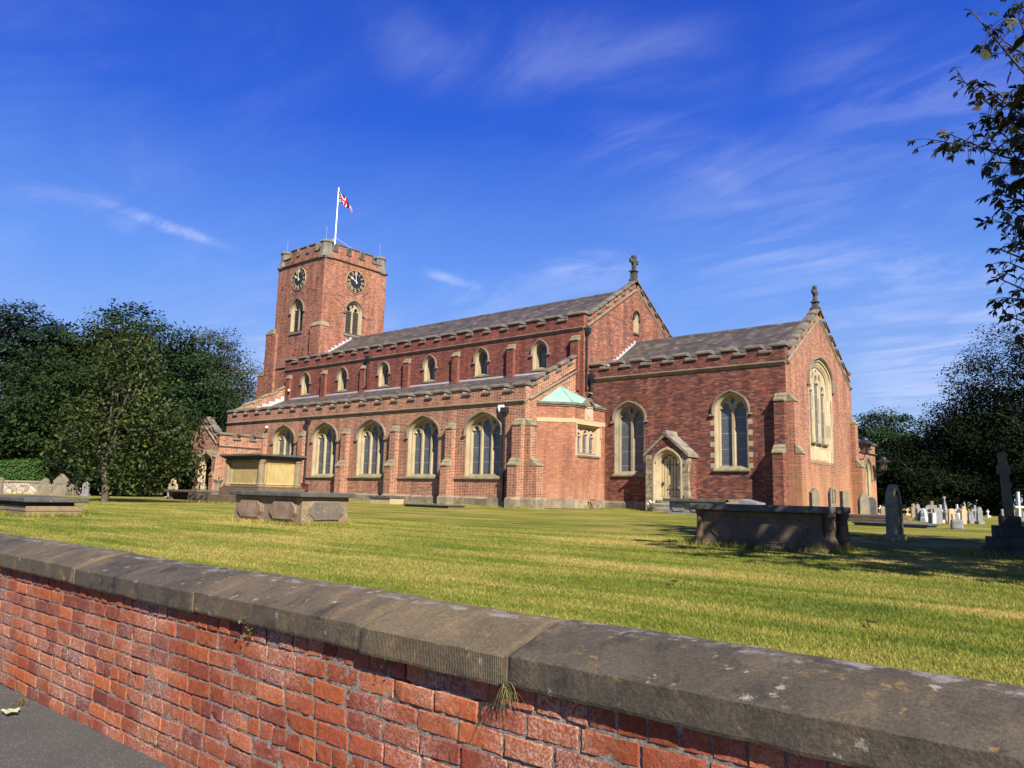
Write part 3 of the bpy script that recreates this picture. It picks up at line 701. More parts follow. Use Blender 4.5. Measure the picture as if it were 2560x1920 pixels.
mb = MB(); mb.hexa([(XW+.36, YA+.36, 5.05), (XA-.345, YA+.36, 5.05), (XA-.345, YN, 7.0), (XW+.36, YN, 7.0), (XW+.36, YA+.36, 5.2), (XA-.345, YA+.36, 5.2), (XA-.345, YN, 7.12), (XW+.36, YN, 7.12)])
mb.build('aisle_roof', M_['slate'], church, fix=False)
# --- tower
TX0, TX1, TY0, TY1 = XT-6.244, XT, YM-3.122, YM+3.122
tS, tE = SF(TY0), EF(TX1)
bw = [arch(.84, 13.0, 14.75, 15.66, 9, (.55, .52, .84), -39.37), arch(.84, 12.95, 14.75, 15.66, 9, (.55, .52, .84), 4.78)]
mb = MB(); wall(mb, tS, [(TX0, 0), (TX1, 0), (TX1, 18.6), (TX0, 18.6)], [bw[0]])
wall(mb, tE, [(TY0, 0), (TY1, 0), (TY1, 18.6), (TY0, 18.6)], [bw[1]])
wall(mb, WF(TX0), [(TY0, 0), (TY1, 0), (TY1, 18.6), (TY0, 18.6)]); wall(mb, NF(TY1), [(TX0, 0), (TX1, 0), (TX1, 18.6), (TX0, 18.6)])
mb.poly([(TX0, TY0, 18.55), (TX1, TY0, 18.55), (TX1, TY1, 18.55), (TX0, TY1, 18.55)])
mb.build('tower_wall', M_['brick_tower'], church)
for fr, uc, z0 in ((tS, -39.37, 13.0), (tE, 4.78, 12.95)):
    mb = MB(); w = .84; za = 15.66; zs = 14.75; rg = []
    for dl, dp in ((0, 0), (.06, .01), (.07, .06), (.10, .08), (.13, .14), (.15, .17), (.15, .20)):
        rg.append([fr(u, dp, z) for u, z in arch(w-dl, z0+.05, zs, za-dl*1.12, 9, uc=uc)])
    mb.loft(rg); wi, zi = w-.15, za-.168
    hl = [cusped(uc-.355, .29, z0+.1, zs-.08, zs+.42), cusped(uc+.355, .29, z0+.1, zs-.08, zs+.42), [(uc+a, z) for a, z in ((0, zs+.28), (.13, zs+.44), (.09, zs+.58), (0, zs+.66), (-.09, zs+.58), (-.13, zs+.44))]]
    plate(mb, fr, arch(wi, z0+.05, zs, zi, 9, uc=uc), hl, .20, .12)
    o = mb.build('belfry_window', M_['stone_win'], church)
    lo = MB()
    for c in (-.355, .355):
        for i in range(13):
            z = z0+.16+i*.135
            a, b = uc+c-.295, uc+c+.295
            lo.hexa([fr(a, .22, z), fr(b, .22, z), fr(b, .36, z+.09), fr(a, .36, z+.09), fr(a, .22, z+.045), fr(b, .22, z+.045), fr(b, .36, z+.135), fr(a, .36, z+.135)])
    lo.build('louvres', M_['louvre'], o)
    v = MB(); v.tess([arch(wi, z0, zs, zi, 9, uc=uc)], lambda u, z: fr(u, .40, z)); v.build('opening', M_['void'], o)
    hooded(fr, uc, w, zs, za, .11, .12, parent=o)
    s = MB(); a, b = uc-w-.05, uc+w+.05
    s.prism([fr(a, .20, z0+.12), fr(a, .20, z0-.12), fr(a, -.0, z0-.3), fr(a, -.07, z0-.22), fr(a, -.07, z0-.12)], [fr(b, .20, z0+.12), fr(b, .20, z0-.12), fr(b, -.0, z0-.3), fr(b, -.07, z0-.22), fr(b, -.07, z0-.12)])
    s.build('sill', M_['stone_dark'], o)
st = MB()
for fr, a, b in ((tS, TX0-.1, TX1+.1), (tE, TY0-.1, TY1+.1), (WF(TX0), TY0, TY1), (NF(TY1), TX0, TX1)): stringc(fr, a, b, 18.55, 18.74, st, .12)
s2 = MB(); stringc(tS, TX0, TX1-.0, 10.12, 10.26, s2, .08); s2.build('string_course', M_['stone_string'], church)
st.build('string_course', M_['stone_string'], church)
cb, cc = MB(), MB()
crenel(tE, TY0+.6, TY1-.6, 18.74, 19.26, 19.86, .36, [(2.86, 3.70), (4.18, 5.02), (5.52, 6.36)], cb, copings=cc, sides=True, ov=.07, cth=.12)
crenel(tS, TX0+.6, TX1-.6, 18.74, 19.26, 19.86, .36, [(-38.27, -37.42), (-39.48, -38.62), (-40.74, -39.88)], cb, copings=cc, sides=True, ov=.07, cth=.12)
crenel(WF(TX0), TY0+.6, TY1-.6, 18.74, 19.26, 19.86, .36, [(2.86, 3.70), (4.18, 5.02), (5.52, 6.36)], cb, copings=cc, sides=True, ov=.07, cth=.12)
crenel(NF(TY1), TX0+.6, TX1-.6, 18.74, 19.26, 19.86, .36, [(-38.27, -37.42), (-39.48, -38.62), (-40.74, -39.88)], cb, copings=cc, sides=True, ov=.07, cth=.12)
par = cb.build('tower_parapet', M_['brick_tower'], church); cc.build('parapet_coping', M_['stone_dark'], par)
for x, y in ((TX1-.42, TY0+.42), (TX1-.42, TY1-.42), (TX0+.42, TY0+.42), (TX0+.42, TY1-.42)):
    mb = MB(); k = 1/math.cos(math.pi/8)
    mb.lathe((x, y, 0), [(r*k, z) for r, z in ((.56, 18.6), (.56, 18.78), (.50, 19.0), (.455, 19.25), (.445, 19.82), (.52, 19.9), (.52, 19.98), (.40, 20.10), (.34, 20.11))], 8, rot=math.pi/8)
    mb.build('corner_turret', M_['stone_turret'], church)
# tower corner buttresses (clasping), stepped
mb = MB(); cp = MB()
def clasp(x0, x1, y0, y1, z0, z1, zc):
    mb.box(x0, x1, y0, y1, z0, z1)
    xc, yc = x0, y1
mb.box(XT-1.0, XT+.25, TY0-.25, TY0+.68, 0, 13.15)
o_ = .05
a = [(XT-1.05, TY0-.30, 13.10), (XT+.30, TY0-.30, 13.10), (XT+.30, TY0+.73, 13.10), (XT-1.05, TY0+.73, 13.10)]
cp.hexa(a+[(XT-1.0, TY0+.02, 13.52), (XT-.02, TY0+.02, 13.52), (XT-.02, TY0+.68, 13.52), (XT-1.0, TY0+.68, 13.52)])
mb.box(-43.25, TX0, TY0-.22, TY0+.9, 0, 13.15)
cp.prism([(-43.30, TY0-.26, 13.10), (-43.30, TY0-.26, 13.18), (TX0+.2, TY0-.26, 13.58), (TX0+.2, TY0-.26, 13.10)], [(-43.30, TY0+.94, 13.10), (-43.30, TY0+.94, 13.18), (TX0+.2, TY0+.94, 13.58), (TX0+.2, TY0+.94, 13.10)])
mb.box(-44.1, -43.25, TY0-.222, TY0+.9, 0, 9.78)
cp.prism([(-44.15, TY0-.26, 9.72), (-44.15, TY0-.26, 9.82), (-43.25, TY0-.26, 10.2), (-43.25, TY0-.26, 9.72)], [(-44.15, TY0+.94, 9.72), (-44.15, TY0+.94, 9.82), (-43.25, TY0+.94, 10.2), (-43.25, TY0+.94, 9.72)])
mb.box(TX0-.02, TX0+.55, TY0-.22, TY0, 0, 13.1)
o = mb.build('tower_buttress', M_['brick_tower'], church); cp.build('buttress_cap', M_['stone_buttress'], o)
# clocks
def clock(fr, uc, zc):
    r = .94; mb = MB(); n = 40
    ring = lambda rr, d: [fr(uc+rr*math.cos(2*math.pi*i/n), d, zc+rr*math.sin(2*math.pi*i/n)) for i in range(n)]
    mb.loft([ring(r, .0), ring(r, -.06), ring(r-.06, -.06)]); mb.poly(ring(r-.06, -.055))
    o = mb.build('clock_face', M_['black'], church)
    g = MB(); g.loft([ring(r+.004, -.03), ring(r+.004, -.07), ring(r-.018, -.07), ring(r-.018, -.055)])
    for i in range(0, 60, 5):
        a = 2*math.pi*i/60; c, s_ = math.cos(a), math.sin(a); w = .009 if i % 5 else .018
        P = lambda rad, tn, d: fr(uc+rad*c-tn*s_, d, zc+rad*s_+tn*c)
        g.hexa([P(.87, -w, -.056), P(.91, -w, -.056), P(.91, w, -.056), P(.87, w, -.056), P(.87, -w, -.064), P(.91, -w, -.064), P(.91, w, -.064), P(.87, w, -.064)])
    nums = ['XII', 'I', 'II', 'III', 'IIII', 'V', 'VI', 'VII', 'VIII', 'IX', 'X', 'XI']
    for h, tx in enumerate(nums):
        ang = math.pi/2-h*math.pi/6
        wd = {'I': .062, 'V': .15, 'X': .15}; tot_ = sum(wd[ch] for ch in tx); x = -tot_/2
        ro, ri = .83, .54
        def P(rad, tn, d): return fr(uc+rad*math.cos(ang)+tn*math.sin(ang), d, zc+rad*math.sin(ang)-tn*math.cos(ang))
        def bar(t0, t1, w): g.hexa([P(ri, t0-w, -.056), P(ri, t0+w, -.056), P(ro, t1+w, -.056), P(ro, t1-w, -.056), P(ri, t0-w, -.066), P(ri, t0+w, -.066), P(ro, t1+w, -.066), P(ro, t1-w, -.066)])
        for ch in tx:
            w0 = wd[ch]; c = x+w0/2
            if ch == 'I': bar(c, c, .0105)
            if ch == 'V': bar(c, c-.055, .012); bar(c, c+.055, .007)
            if ch == 'X': bar(c+.055, c-.055, .012); bar(c-.055, c+.055, .007)
            x += w0
    g.build('clock_numerals', M_['gold'], o)
    hd = MB()
    def hand(ang, L, w, d, spade):
        def P(rad, tn, dd): return fr(uc+rad*math.cos(ang)+tn*math.sin(ang), dd, zc+rad*math.sin(ang)-tn*math.cos(ang))
        pts = [(-.18, -w), (-.18, w), (L*.62, w*.7), (L*.68, w*spade), (L*.78, w*spade), (L, 0), (L*.78, -w*spade), (L*.68, -w*spade), (L*.62, -w*.7)]
        hd.prism([P(a, b, d) for a, b in pts], [P(a, b, d-.015) for a, b in pts])
    hand(math.pi/2-math.radians(299), .60, .034, -.08, 2.6); hand(math.pi/2+math.radians(7), .86, .026, -.10, 1.0)
    hd.build('clock_hands', flatmat('pale gilding', (.75,.68,.50), .5, .4, 0, .05), o)
clock(tE, 4.76, 17.28); clock(tS, -39.38, 17.32)
# --- vestry with the copper roof
c1 = Vector((-9.25, -2.65, 0)); c0 = Vector((-10.565, -3.965, 0))
fD = Fr(c0, (1, 1, 0), (1, -1, 0)); DL = (c1-c0).length; fV = EF(-9.25)
wo = [(-2.42, 2.62), (-.55, 2.62), (-.55, 4.02), (-2.42, 4.02)]
mb = MB(); wall(mb, fD, [(0, 0), (DL, 0), (DL, 4.14), (0, 4.14)]); wall(mb, fD, [(0, 4.30), (DL, 4.30), (DL, 4.95), (0, 4.95)])
wall(mb, fV, [(-2.65, 0), (0, 0), (0, 4.14), (-2.65, 4.14)], [wo]); wall(mb, fV, [(-2.65, 4.30), (0, 4.30), (0, 4.95), (-2.65, 4.95)])
mb.build('vestry_wall', M_['brick_vestry'], church)
st = MB()
def band(z0, z1, p, bl=None):
    st.hexa([fD(0, -p, z0), fD(DL+p*.41, -p, z0), fD(DL, .05, z0), fD(0, .05, z0), fD(0, -p, z1), fD(DL+p*.41, -p, z1), fD(DL, .05, z1), fD(0, .05, z1)])
    st.hexa([fV(-2.65-p*.41, -p, z0), fV(0, -p, z0), fV(0, .05, z0), fV(-2.65, .05, z0), fV(-2.65-p*.41, -p, z1), fV(0, -p, z1), fV(0, .05, z1), fV(-2.65, .05, z1)])
band(4.12, 4.32, .025)
st.build('stone_band', M_['stone_vestry'], church)
st = MB(); band(.02, .42, .09); band(.42, .47, .05); st.build('plinth', M_['stone_plinth'], church)
st = MB()
for z0, z1, p in ((4.90, 4.98, .05), (4.98, 5.06, .10), (5.06, 5.10, .05)): band(z0, z1, p)
pr = [(-.02, 4.9), (-.02, 5.0), (-.12, 5.0)]
for s_ in (-1, 1):
    gq = [(-1.485, 5.26), (-1.485+s_*.44, 4.93), (-1.485+s_*.50, 5.06), (-1.485, 5.44)]
    st.prism([fV(a, -.13, z) for a, z in gq], [fV(a, .12, z) for a, z in gq])
st.build('parapet_coping', M_['stone_dark'], church)
st = MB(); st.prism([fV(a, -.04, z) for a, z in ((-1.85, 4.32), (-1.12, 4.32), (-1.12, 4.86), (-1.30, 5.05), (-1.485, 5.22), (-1.67, 5.05), (-1.85, 4.86))], [fV(a, .03, z) for a, z in ((-1.85, 4.32), (-1.12, 4.32), (-1.12, 4.86), (-1.30, 5.05), (-1.485, 5.22), (-1.67, 5.05), (-1.85, 4.86))])
sh = st.build('shield_panel', M_['stone_vestry'], church)
st = MB(); P7 = [(-1.66, 4.92), (-1.31, 4.92), (-1.31, 4.62), (-1.36, 4.48), (-1.485, 4.38), (-1.61, 4.48), (-1.66, 4.62)]
st.prism([fV(a, -.04, z) for a, z in P7], [fV(-1.485+(a+1.485)*.85, -.085, 4.66+(z-4.66)*.85) for a, z in P7]); st.box(-9.21, -9.15, -1.72, -1.25, 4.92, 5.0); st.build('shield', flatmat('shield stone', (.42,.31,.24), .85, .2, 0, .2, 6), sh)
mb = MB(); rg = []
for dl, dp in ((-.18, -.004), (0, -.002), (.06, .06), (.1, .16), (.1, .2)):
    rg.append([fV(a+(dl if i in (0, 3) else -dl), dp, z+(dl*.4 if i < 2 else -dl*.6)) for i, (a, z) in enumerate(wo)])
mb.loft(rg)
hl = [cusped(-1.485+c, .22, 2.72, 3.42+e, 3.72+e) for c, e in ((-.56, 0), (0, .12), (.56, 0))]
for s in (1, -1):
    hl.append([(-1.485+s*a, z) for a, z in ((.20, 3.84), (.38, 3.74), (.46, 3.80), (.30, 3.90))][::s]); hl.append([(-1.485+s*a, z) for a, z in ((.60, 3.80), (.80, 3.70), (.81, 3.88), (.62, 3.90))][::s])
plate(mb, fV, [(-2.32, 2.66), (-.65, 2.66), (-.65, 3.96), (-2.32, 3.96)], hl, .2, .12)
vw = mb.build('vestry_window', M_['stone_vestry'], church)
g = MB(); g.poly([fV(-2.33, .3, 2.6), fV(-.64, .3, 2.6), fV(-.64, .3, 4), fV(-2.33, .3, 4)]); g.build('glass', M_['glass'], vw)
s = MB(); s.prism([fV(-2.45, d, z) for d, z in ((.2, 2.72), (.2, 2.50), (-.0, 2.44), (-.06, 2.5), (-.06, 2.56))], [fV(-.52, d, z) for d, z in ((.2, 2.72), (.2, 2.50), (-.0, 2.44), (-.06, 2.5), (-.06, 2.56))]); s.build('sill', M_['stone_dark'], vw)
s = MB()
for z0, u0, u1 in ((4.04, -2.60, -.38),): s.prism([fV(u0, d, z0+z) for d, z in ((0, 0), (-.07, .03), (-.07, .06), (0, .09))], [fV(u1, d, z0+z) for d, z in ((0, 0), (-.07, .03), (-.07, .06), (0, .09))])
for u in (-2.60, -.44): s.hexa([fV(u, 0, 3.5), fV(u+.06, 0, 3.5), fV(u+.06, -.06, 3.5), fV(u, -.06, 3.5), fV(u, 0, 4.05), fV(u+.06, 0, 4.05), fV(u+.06, -.06, 4.05), fV(u, -.06, 4.05)])
s.build('hood_mould', M_['stone_vestry'], vw)
mb = MB(); ap = Vector((XA+.02, -2.1, 6.05)); e = .1
b0, b1, b2, b3 = Vector((c0.x, c0.y+.14, 5.07)), Vector((-9.37, -2.6, 5.07)), Vector((-9.37, -.02, 5.07)), Vector((XA+.02, -.02, 5.07))
for a, b in ((b0, b1), (b1, b2), (b2, b3)): mb.poly([a, b, ap])
for p in (b1, b2):
    mb.tube([p+Vector((0, 0, .02)), ap+Vector((0, 0, .02))], .022, 5)
mb.poly([b0, b1, (c1.x-.1, c1.y, 4.9), (c0.x, c0.y+.1, 4.9)])
mb.build('copper_roof', M_['copper'], church)
# --- little door porch on the chancel
PL, PR, PY = -6.38, -4.22, -.90
fP = SF(PY)
dh = arch(.68, .1, 2.12, 2.86, 9, (.55, .56, .86), -5.27)
mb = MB(); wall(mb, fP, [(PL, 0), (PR, 0), (PR, 2.62), (-5.30, 3.56), (PL, 2.62)], [dh])
mb.poly([(PR, PY, 0), (PR, 0, 0), (PR, 0, 2.6), (PR, PY, 2.6)]); mb.poly([(PL, 0, 0), (PL, PY, 0), (PL, PY, 2.6), (PL, 0, 2.6)])
po = mb.build('door_porch', M_['brick_chancel'], church)
rng = random.Random(4); mpatch = stone('patched porch stone', (.22,.19,.13), (.36,.28,.17), scale=2.2, blocks=(.7, .23), dirt=(.06,.055,.045), dirt_amt=.6)
for side in (PL, PR):
    q = MB()       # stone quoins and patchwork beside the door
    z = .02
    while z < 2.5:
        h = rng.choice((.16, .22, .28, .34)); w = rng.choice((.18, .26, .34))
        u0 = side-.004 if side == PL else side-w; u1 = side+w if side == PL else side+.004
        q.box(u0, u1, PY-.006, PY+.05, z, z+h-.012)
        if side == PR: q.box(PR-.05, PR+.006, PY+.001, PY+rng.choice((.2, .3)), z, z+h-.012)
        if side == PL or rng.random() < .4:
            x = (u1+.02) if side == PL else (u0-.02); w2 = rng.choice((.12, .16))
            if rng.random() < .7: q.box(min(x, x+(w2 if side == PL else -w2)), max(x, x+(w2 if side == PL else -w2)), PY-.005, PY+.04, z+.03, z+h-.02)
        z += h
    q.build('quoins', mpatch, po)

mb = MB(); rg = []
for dl, dp in ((-.10, -.012), (-.06, -.03), (0, -.028), (.05, .05), (.10, .08), (.14, .18), (.20, .22), (.22, .32)):
    rg.append([fP(u, dp, z) for u, z in arch(.68-dl, .1, 2.12, 2.86-dl*1.1, 9, (.55, .56, .86), -5.27)[1:]+[(-5.27-(.68-dl), .1)]])
mb.loft(rg, closed=False); mb.build('door_arch', M_['stone_porch'], po)
rf = MB()
for s in (-1, 1):
    xe = -5.30+s*1.16; ze = 2.60; zr = 3.60
    rf.hexa([(-5.30, PY-.12, zr-.10), (xe, PY-.12, ze-.10), (xe, -.002, ze-.10), (-5.30, -.002, zr-.10), (-5.30, PY-.12, zr+.05), (xe, PY-.12, ze+.05), (xe, -.002, ze+.05), (-5.30, -.002, zr+.05)])
rf.prism([(-5.42, PY-.14, 3.56), (-5.18, PY-.14, 3.56), (-5.22, PY-.14, 3.74), (-5.38, PY-.14, 3.74)], [(-5.42, 0, 3.56), (-5.18, 0, 3.56), (-5.22, 0, 3.74), (-5.38, 0, 3.74)])
rf.build('porch_roof', stone('porch roof slabs', (.16,.14,.12), (.24,.20,.165), scale=1.6, blocks=(.5, .19), lich=(.30,.27,.17), lich_amt=.4), po)
mb = MB(); dw = .47; DY = PY+.34
fd = SF(DY)
mb.tess([arch(dw+.03, .55, 2.12, 2.62, 9, (.55, .56, .86), -5.27)], lambda u, z: fd(u, 0, z))
nb = 6
for i in range(nb):
    a = -5.27-dw+i*2*dw/nb+.012; b = -5.27-dw+(i+1)*2*dw/nb-.012; x = (a+b)/2+5.27
    zt = 2.12+.46*max(0, 1-abs(x/dw)**1.7)
    mb.hexa([fd(a, -.002, .72), fd(b, -.002, .72), fd(b-.008, -.028, .72), fd(a+.008, -.028, .72), fd(a, -.002, zt), fd(b, -.002, zt), fd(b-.008, -.028, zt), fd(a+.008, -.028, zt)], 1)
mb.hexa([fd(-5.27-dw, 0, .55), fd(-5.27+dw, 0, .55), fd(-5.27+dw, -.034, .55), fd(-5.27-dw, -.034, .55), fd(-5.27-dw, 0, .70), fd(-5.27+dw, 0, .70), fd(-5.27+dw, -.034, .70), fd(-5.27-dw, -.034, .70)], 1)
dr = mb.build('door', [M_['groove'], M_['door']], church)
for z in (1.0, 2.14):
    h = MB(); h.hexa([fd(-5.0, -.03, z), fd(-4.83, -.03, z), fd(-4.83, -.045, z), fd(-5.0, -.045, z), fd(-5.0, -.03, z+.035), fd(-4.83, -.03, z+.035), fd(-4.83, -.045, z+.035), fd(-5.0, -.045, z+.035)])
    h.hexa([fd(-5.45, -.03, z), fd(-5.06, -.03, z), fd(-5.06, -.045, z), fd(-5.45, -.045, z), fd(-5.45, -.03, z+.03), fd(-5.06, -.03, z+.03), fd(-5.06, -.045, z+.03), fd(-5.45, -.045, z+.03)])
    h.tube([fd(-5.28, -.04, z-.22), fd(-5.31, -.04, z-.1), fd(-5.25, -.04, z+.0), fd(-5.31, -.04, z+.12), fd(-5.28, -.04, z+.24)], .022, 5); h.build('hinge', M_['iron'], dr)
h = MB(); h.lathe(fd(-5.63, -.05, 1.28), [(.0, -.09), (.035, -.09), (.05, 0), (.035, .09), (.0, .09)], 8); h.build('handle', M_['iron'], dr)
for i, (a, b, c) in enumerate(((0, .19, 1.0), (.19, .37, .62), (.37, .55, .3))):
    s = MB(); s.box(-5.92+.05*i, -4.60-.02*i, PY+.30-c, PY+.34, a, b); s_ = s.build('step', M_['stone_plinth'], church)
    s = MB(); s.box(-5.90+.05*i, -4.62-.02*i, PY+.294-c, PY+.36-c, b-.03, b+.004); s.build('step_edge', M_['metal_step'], s_)
# --- south porch
X0, X1, Y0 = -35.85, -32.25, -8.0
f2 = SF(Y0); f3 = EF(X1)
pa = arch(.82, 0, 2.0, 2.72, 9, (.55, .56, .86), -33.75)
mb = MB(); wall(mb, f2, [(X0, 0), (X1, 0), (X1, 3.2), (-34.05, 4.35), (X0, 3.2)], [pa]); wall(mb, f3, [(Y0, 0), (YA, 0), (YA, 3.2), (Y0, 3.2)])
wall(mb, WF(X0), [(Y0, 0), (YA, 0), (YA, 3.2), (Y0, 3.2)])
sp = mb.build('south_porch', M_['brick_aisle'], church)
cb, cc, st = MB(), MB(), MB()
crenel(f3, Y0, YA, 3.2, 3.58, 3.86, .3, [(Y0, Y0+.85), (Y0+1.4, Y0+2.0), (Y0+2.5, YA-.02)], cb, copings=cc, cth=.16)
def rk(u0, u1, z0, sl, sg):
    f = Fr((u0, Y0, 0), (sg, 0, 0), (0, -1, 0)); crenel(f, 0, abs(u1-u0), z0, z0+.34, z0+.60, .3, [(.28, .66), (1.0, 1.36)], cb, slope=sl, ur=0, copings=cc, cth=.12)
    pr = [(0, -.10), (-.08, 0), (0, .06), (.05, .06), (.05, -.1)]
    st.prism([f(0, d, z0+z) for d, z in pr], [f(abs(u1-u0), d, z0+z+sl*abs(u1-u0)) for d, z in pr])
rk(X0+.3, -34.05, 3.30, .72, 1); rk(X1-.3, -34.05, 3.30, .72, -1)
cb.box(X0, X0+.3, Y0, Y0+.3, 3.2, 3.9); cc.box(X0-.06, X0+.36, Y0-.06, Y0+.36, 3.9, 4.06)
cc.prism([(-34.35, Y0-.06, 4.66), (-33.75, Y0-.06, 4.66), (-34.05, Y0-.06, 5.02)], [(-34.35, Y0+.36, 4.66), (-33.75, Y0+.36, 4.66), (-34.05, Y0+.36, 5.02)])
stringc(f3, Y0, YA, 3.06, 3.2, st, .07)
pp = cb.build('porch_parapet', M_['brick_aisle'], church); cc.build('parapet_coping', M_['stone_dark'], pp); st.build('string_course', M_['stone_string'], pp)
mb = MB(); rg = []
for dl, dp in ((-.22, -.003), (-.16, -.02), (0, -.02), (.05, .05), (.1, .09), (.16, .25), (.2, .4)):
    if dl == -.22: rg.append([f2(-33.75+a, dp, z) for a, z in ((1.04, 0), (1.04, .8), (1.04, 1.6), (1.04, 2.0), (1.04, 2.3), (1.04, 2.6), (1.04, 2.8), (1.04, 2.92), (.6, 2.92), (.3, 2.92), (0, 2.92))]+[f2(-33.75-a, dp, z) for a, z in reversed(((1.04, 0), (1.04, .8), (1.04, 1.6), (1.04, 2.0), (1.04, 2.3), (1.04, 2.6), (1.04, 2.8), (1.04, 2.92), (.6, 2.92), (.3, 2.92)))])
    else: rg.append([f2(u, dp, z) for u, z in [(-33.75+.82-dl, 0)]+arch(.82-dl, 0, 2.0, 2.72-dl*1.1, 9, (.55, .56, .86), -33.75)[2:]+[(-33.75-.82+dl, 0)]])
rg = [r if len(r) == len(rg[1]) else r for r in rg]
mb.loft(rg, closed=False); mb.build('porch_arch', M_['stone_win'], sp)
mb = MB(); mb.box(X0+.2, X1-.2, YA-.5, YA-.44, 0, 3.1); mb.box(X0+.3, X0+.36, Y0+.4, YA-.5, 0, 3.1); mb.box(X0, X1, Y0+.1, YA, 3.05, 3.12); mb.build('porch_lining', flatmat('porch lining', (.20,.17,.14), .9), sp)
mb = MB(); mb.box(X0+.362, X0+.40, Y0+.7, Y0+2.4, .9, 2.0); nb_ = mb.build('notice_board', flatmat('orange notice board', (.62,.20,.08), .8), sp)
q = MB()
for y, z, h, w in ((.95, 1.0, .35, .3), (1.4, 1.1, .5, .36), (1.9, .95, .3, .3), (1.3, 1.68, .24, .3)): q.box(X0+.401, X0+.408, Y0+y, Y0+y+w, z, z+h)
q.build('notice', M_['white'], nb_)
buttress(WF(X0), Y0+.3, .55, [(.62, 1.72, 2.05), (.25, 2.6, 2.85)], parent=church)
buttress(f2, X1-.2, .42, [(.30, 1.35, 1.55), (.20, 2.5, 2.85)], parent=church)
# --- north vestry beyond the chancel
NVX = -.8; f5 = EF(NVX)
nh = arch(.75, .95, 2.15, 3.2, 9, k3, 15.2)
mb = MB(); wall(mb, f5, [(9.62, 0), (17.05, 0), (17.05, 3.5), (9.62, 3.5)], [nh]); mb.poly([(NVX, 17.05, 0), (NVX-8, 17.05, 0), (NVX-8, 17.05, 3.5), (NVX, 17.05, 3.5)]); mb.poly([(NVX-.1, 9.6, 3.7), (NVX-.1, 17, 3.7), (NVX-8, 17, 3.7), (NVX-8, 9.6, 3.7)])
mb.build('north_vestry_wall', M_['brick_east'], church)
gothic_window(f5, 15.2, .75, .95, 2.15, 3.2, 2, depth=.22, splay=.13, k=k3)
cb, cc, st = MB(), MB(), MB()
crenel(f5, 9.62, 17.05, 3.58, 3.82, 4.08, .34, [(10.6, 11.3), (12.2, 12.9), (13.85, 14.6), (16.3, 17.05)], cb, copings=cc); stringc(f5, 9.62, 17.12, 3.45, 3.58, st, .1)
par = cb.build('vestry_parapet', M_['brick_east'], church); cc.build('parapet_coping', M_['stone_dark'], par); st.build('string_course', M_['stone_string'], par)
# --- gable crosses
def gcross(x, y, z, s, celtic):
    m = MB()
    m.hexa([(x-.16*s, y-.2*s, z-.35*s), (x+.16*s, y-.2*s, z-.35*s), (x+.16*s, y+.2*s, z-.35*s), (x-.16*s, y+.2*s, z-.35*s), (x-.15*s, y-.17*s, z+.38*s), (x+.15*s, y-.17*s, z+.38*s), (x+.15*s, y+.17*s, z+.38*s), (x-.15*s, y+.17*s, z+.38*s)])
    m.box(x-.22*s, x+.22*s, y-.24*s, y+.24*s, z+.38*s, z+.44*s)
    m.lathe((x, y, z), [(.2*s, .44*s), (.13*s, .54*s), (.15*s, .60*s), (.10*s, .64*s)], 8)
    pts = [(-.11, .62), (.11, .62), (.12, .80), (.22, .93), (.40, .90), (.46, .98), (.46, 1.10), (.40, 1.18), (.22, 1.14), (.14, 1.2), (.20, 1.30), (.16, 1.42), (0, 1.47), (-.16, 1.42), (-.20, 1.30), (-.14, 1.2), (-.22, 1.14), (-.40, 1.18), (-.46, 1.10), (-.46, .98), (-.40, .90), (-.22, .93), (-.12, .80)]
    k = 1.0 if celtic else .88
    def pr(xx, e): return [(xx, y+a*s*k*e, z+(1.05+(b-1.05)*e)*s*(1 if celtic else 1.0)) for a, b in pts]
    m.prism(pr(x-.10*s, .88), pr(x-.06*s, 1)); m.prism(pr(x-.06*s, 1), pr(x+.06*s, 1)); m.prism(pr(x+.06*s, 1), pr(x+.10*s, .88))
    m.lathe((x, y, z), [(.0, .93*s), (.12*s, .95*s), (.155*s, 1.05*s), (.12*s, 1.15*s), (0, 1.17*s)], 8)
    return m.build('gable_cross', M_['stone_cross'], church)
gcross(XN-.17, YM, 13.30, .96, True); gcross(-.17, YM, 10.02, .80, False)
# --- rainwater pipes
def pipe(pts, r=.05, hop=None):
    m = MB(); m.tube(pts, r, 8)
    if hop:
        x, y, z = hop; m.hexa([(x-.08, y-.08, z-.28), (x+.08, y-.08, z-.28), (x+.08, y+.08, z-.28), (x-.08, y+.08, z-.28), (x-.16, y-.12, z-.12), (x+.16, y-.12, z-.12), (x+.16, y+.12, z-.12), (x-.16, y+.12, z-.12)])
        m.box(x-.17, x+.17, y-.13, y+.13, z-.12, z+.12)
    for a, b in zip(pts, pts[1:]):
        if abs(a[2]-b[2]) > 1.2:
            n = int(abs(a[2]-b[2])/1.1)
            for i in range(1, n+1):
                z = a[2]+(b[2]-a[2])*i/(n+1); m.lathe((a[0], a[1], z), [(r*1.35, -.04), (r*1.35, .04)], 8)
    return m.build('downpipe', M_['iron'], church, smooth_=False)
pipe([(XN+.09, -.36, 9.3), (XN+.09, -.36, 6.05), (XN+.12, -.30, 5.95), (XN+.3, -.14, 5.85)], .055, (XN+.1, -.36, 9.2))
pipe([(-10.0, -.13, 7.1), (-10.0, -.13, 5.2)], .06, (-10.0, -.14, 6.75))
pipe([(-11.72, YA-.12, 4.75), (-11.72, YA-.12, .3)], .055, (-11.72, YA-.14, 4.62))
pipe([(-27.5, YA-.12, 4.6), (-27.5, YA-.12, .2)], .055, (-27.5, YA-.14, 4.85))
pipe([(-27.42, YN-.12, 9.3), (-27.42, YN-.12, 7.5), (-27.62, YN-.2, 7.3)], .055, (-27.42, YN-.13, 9.35))
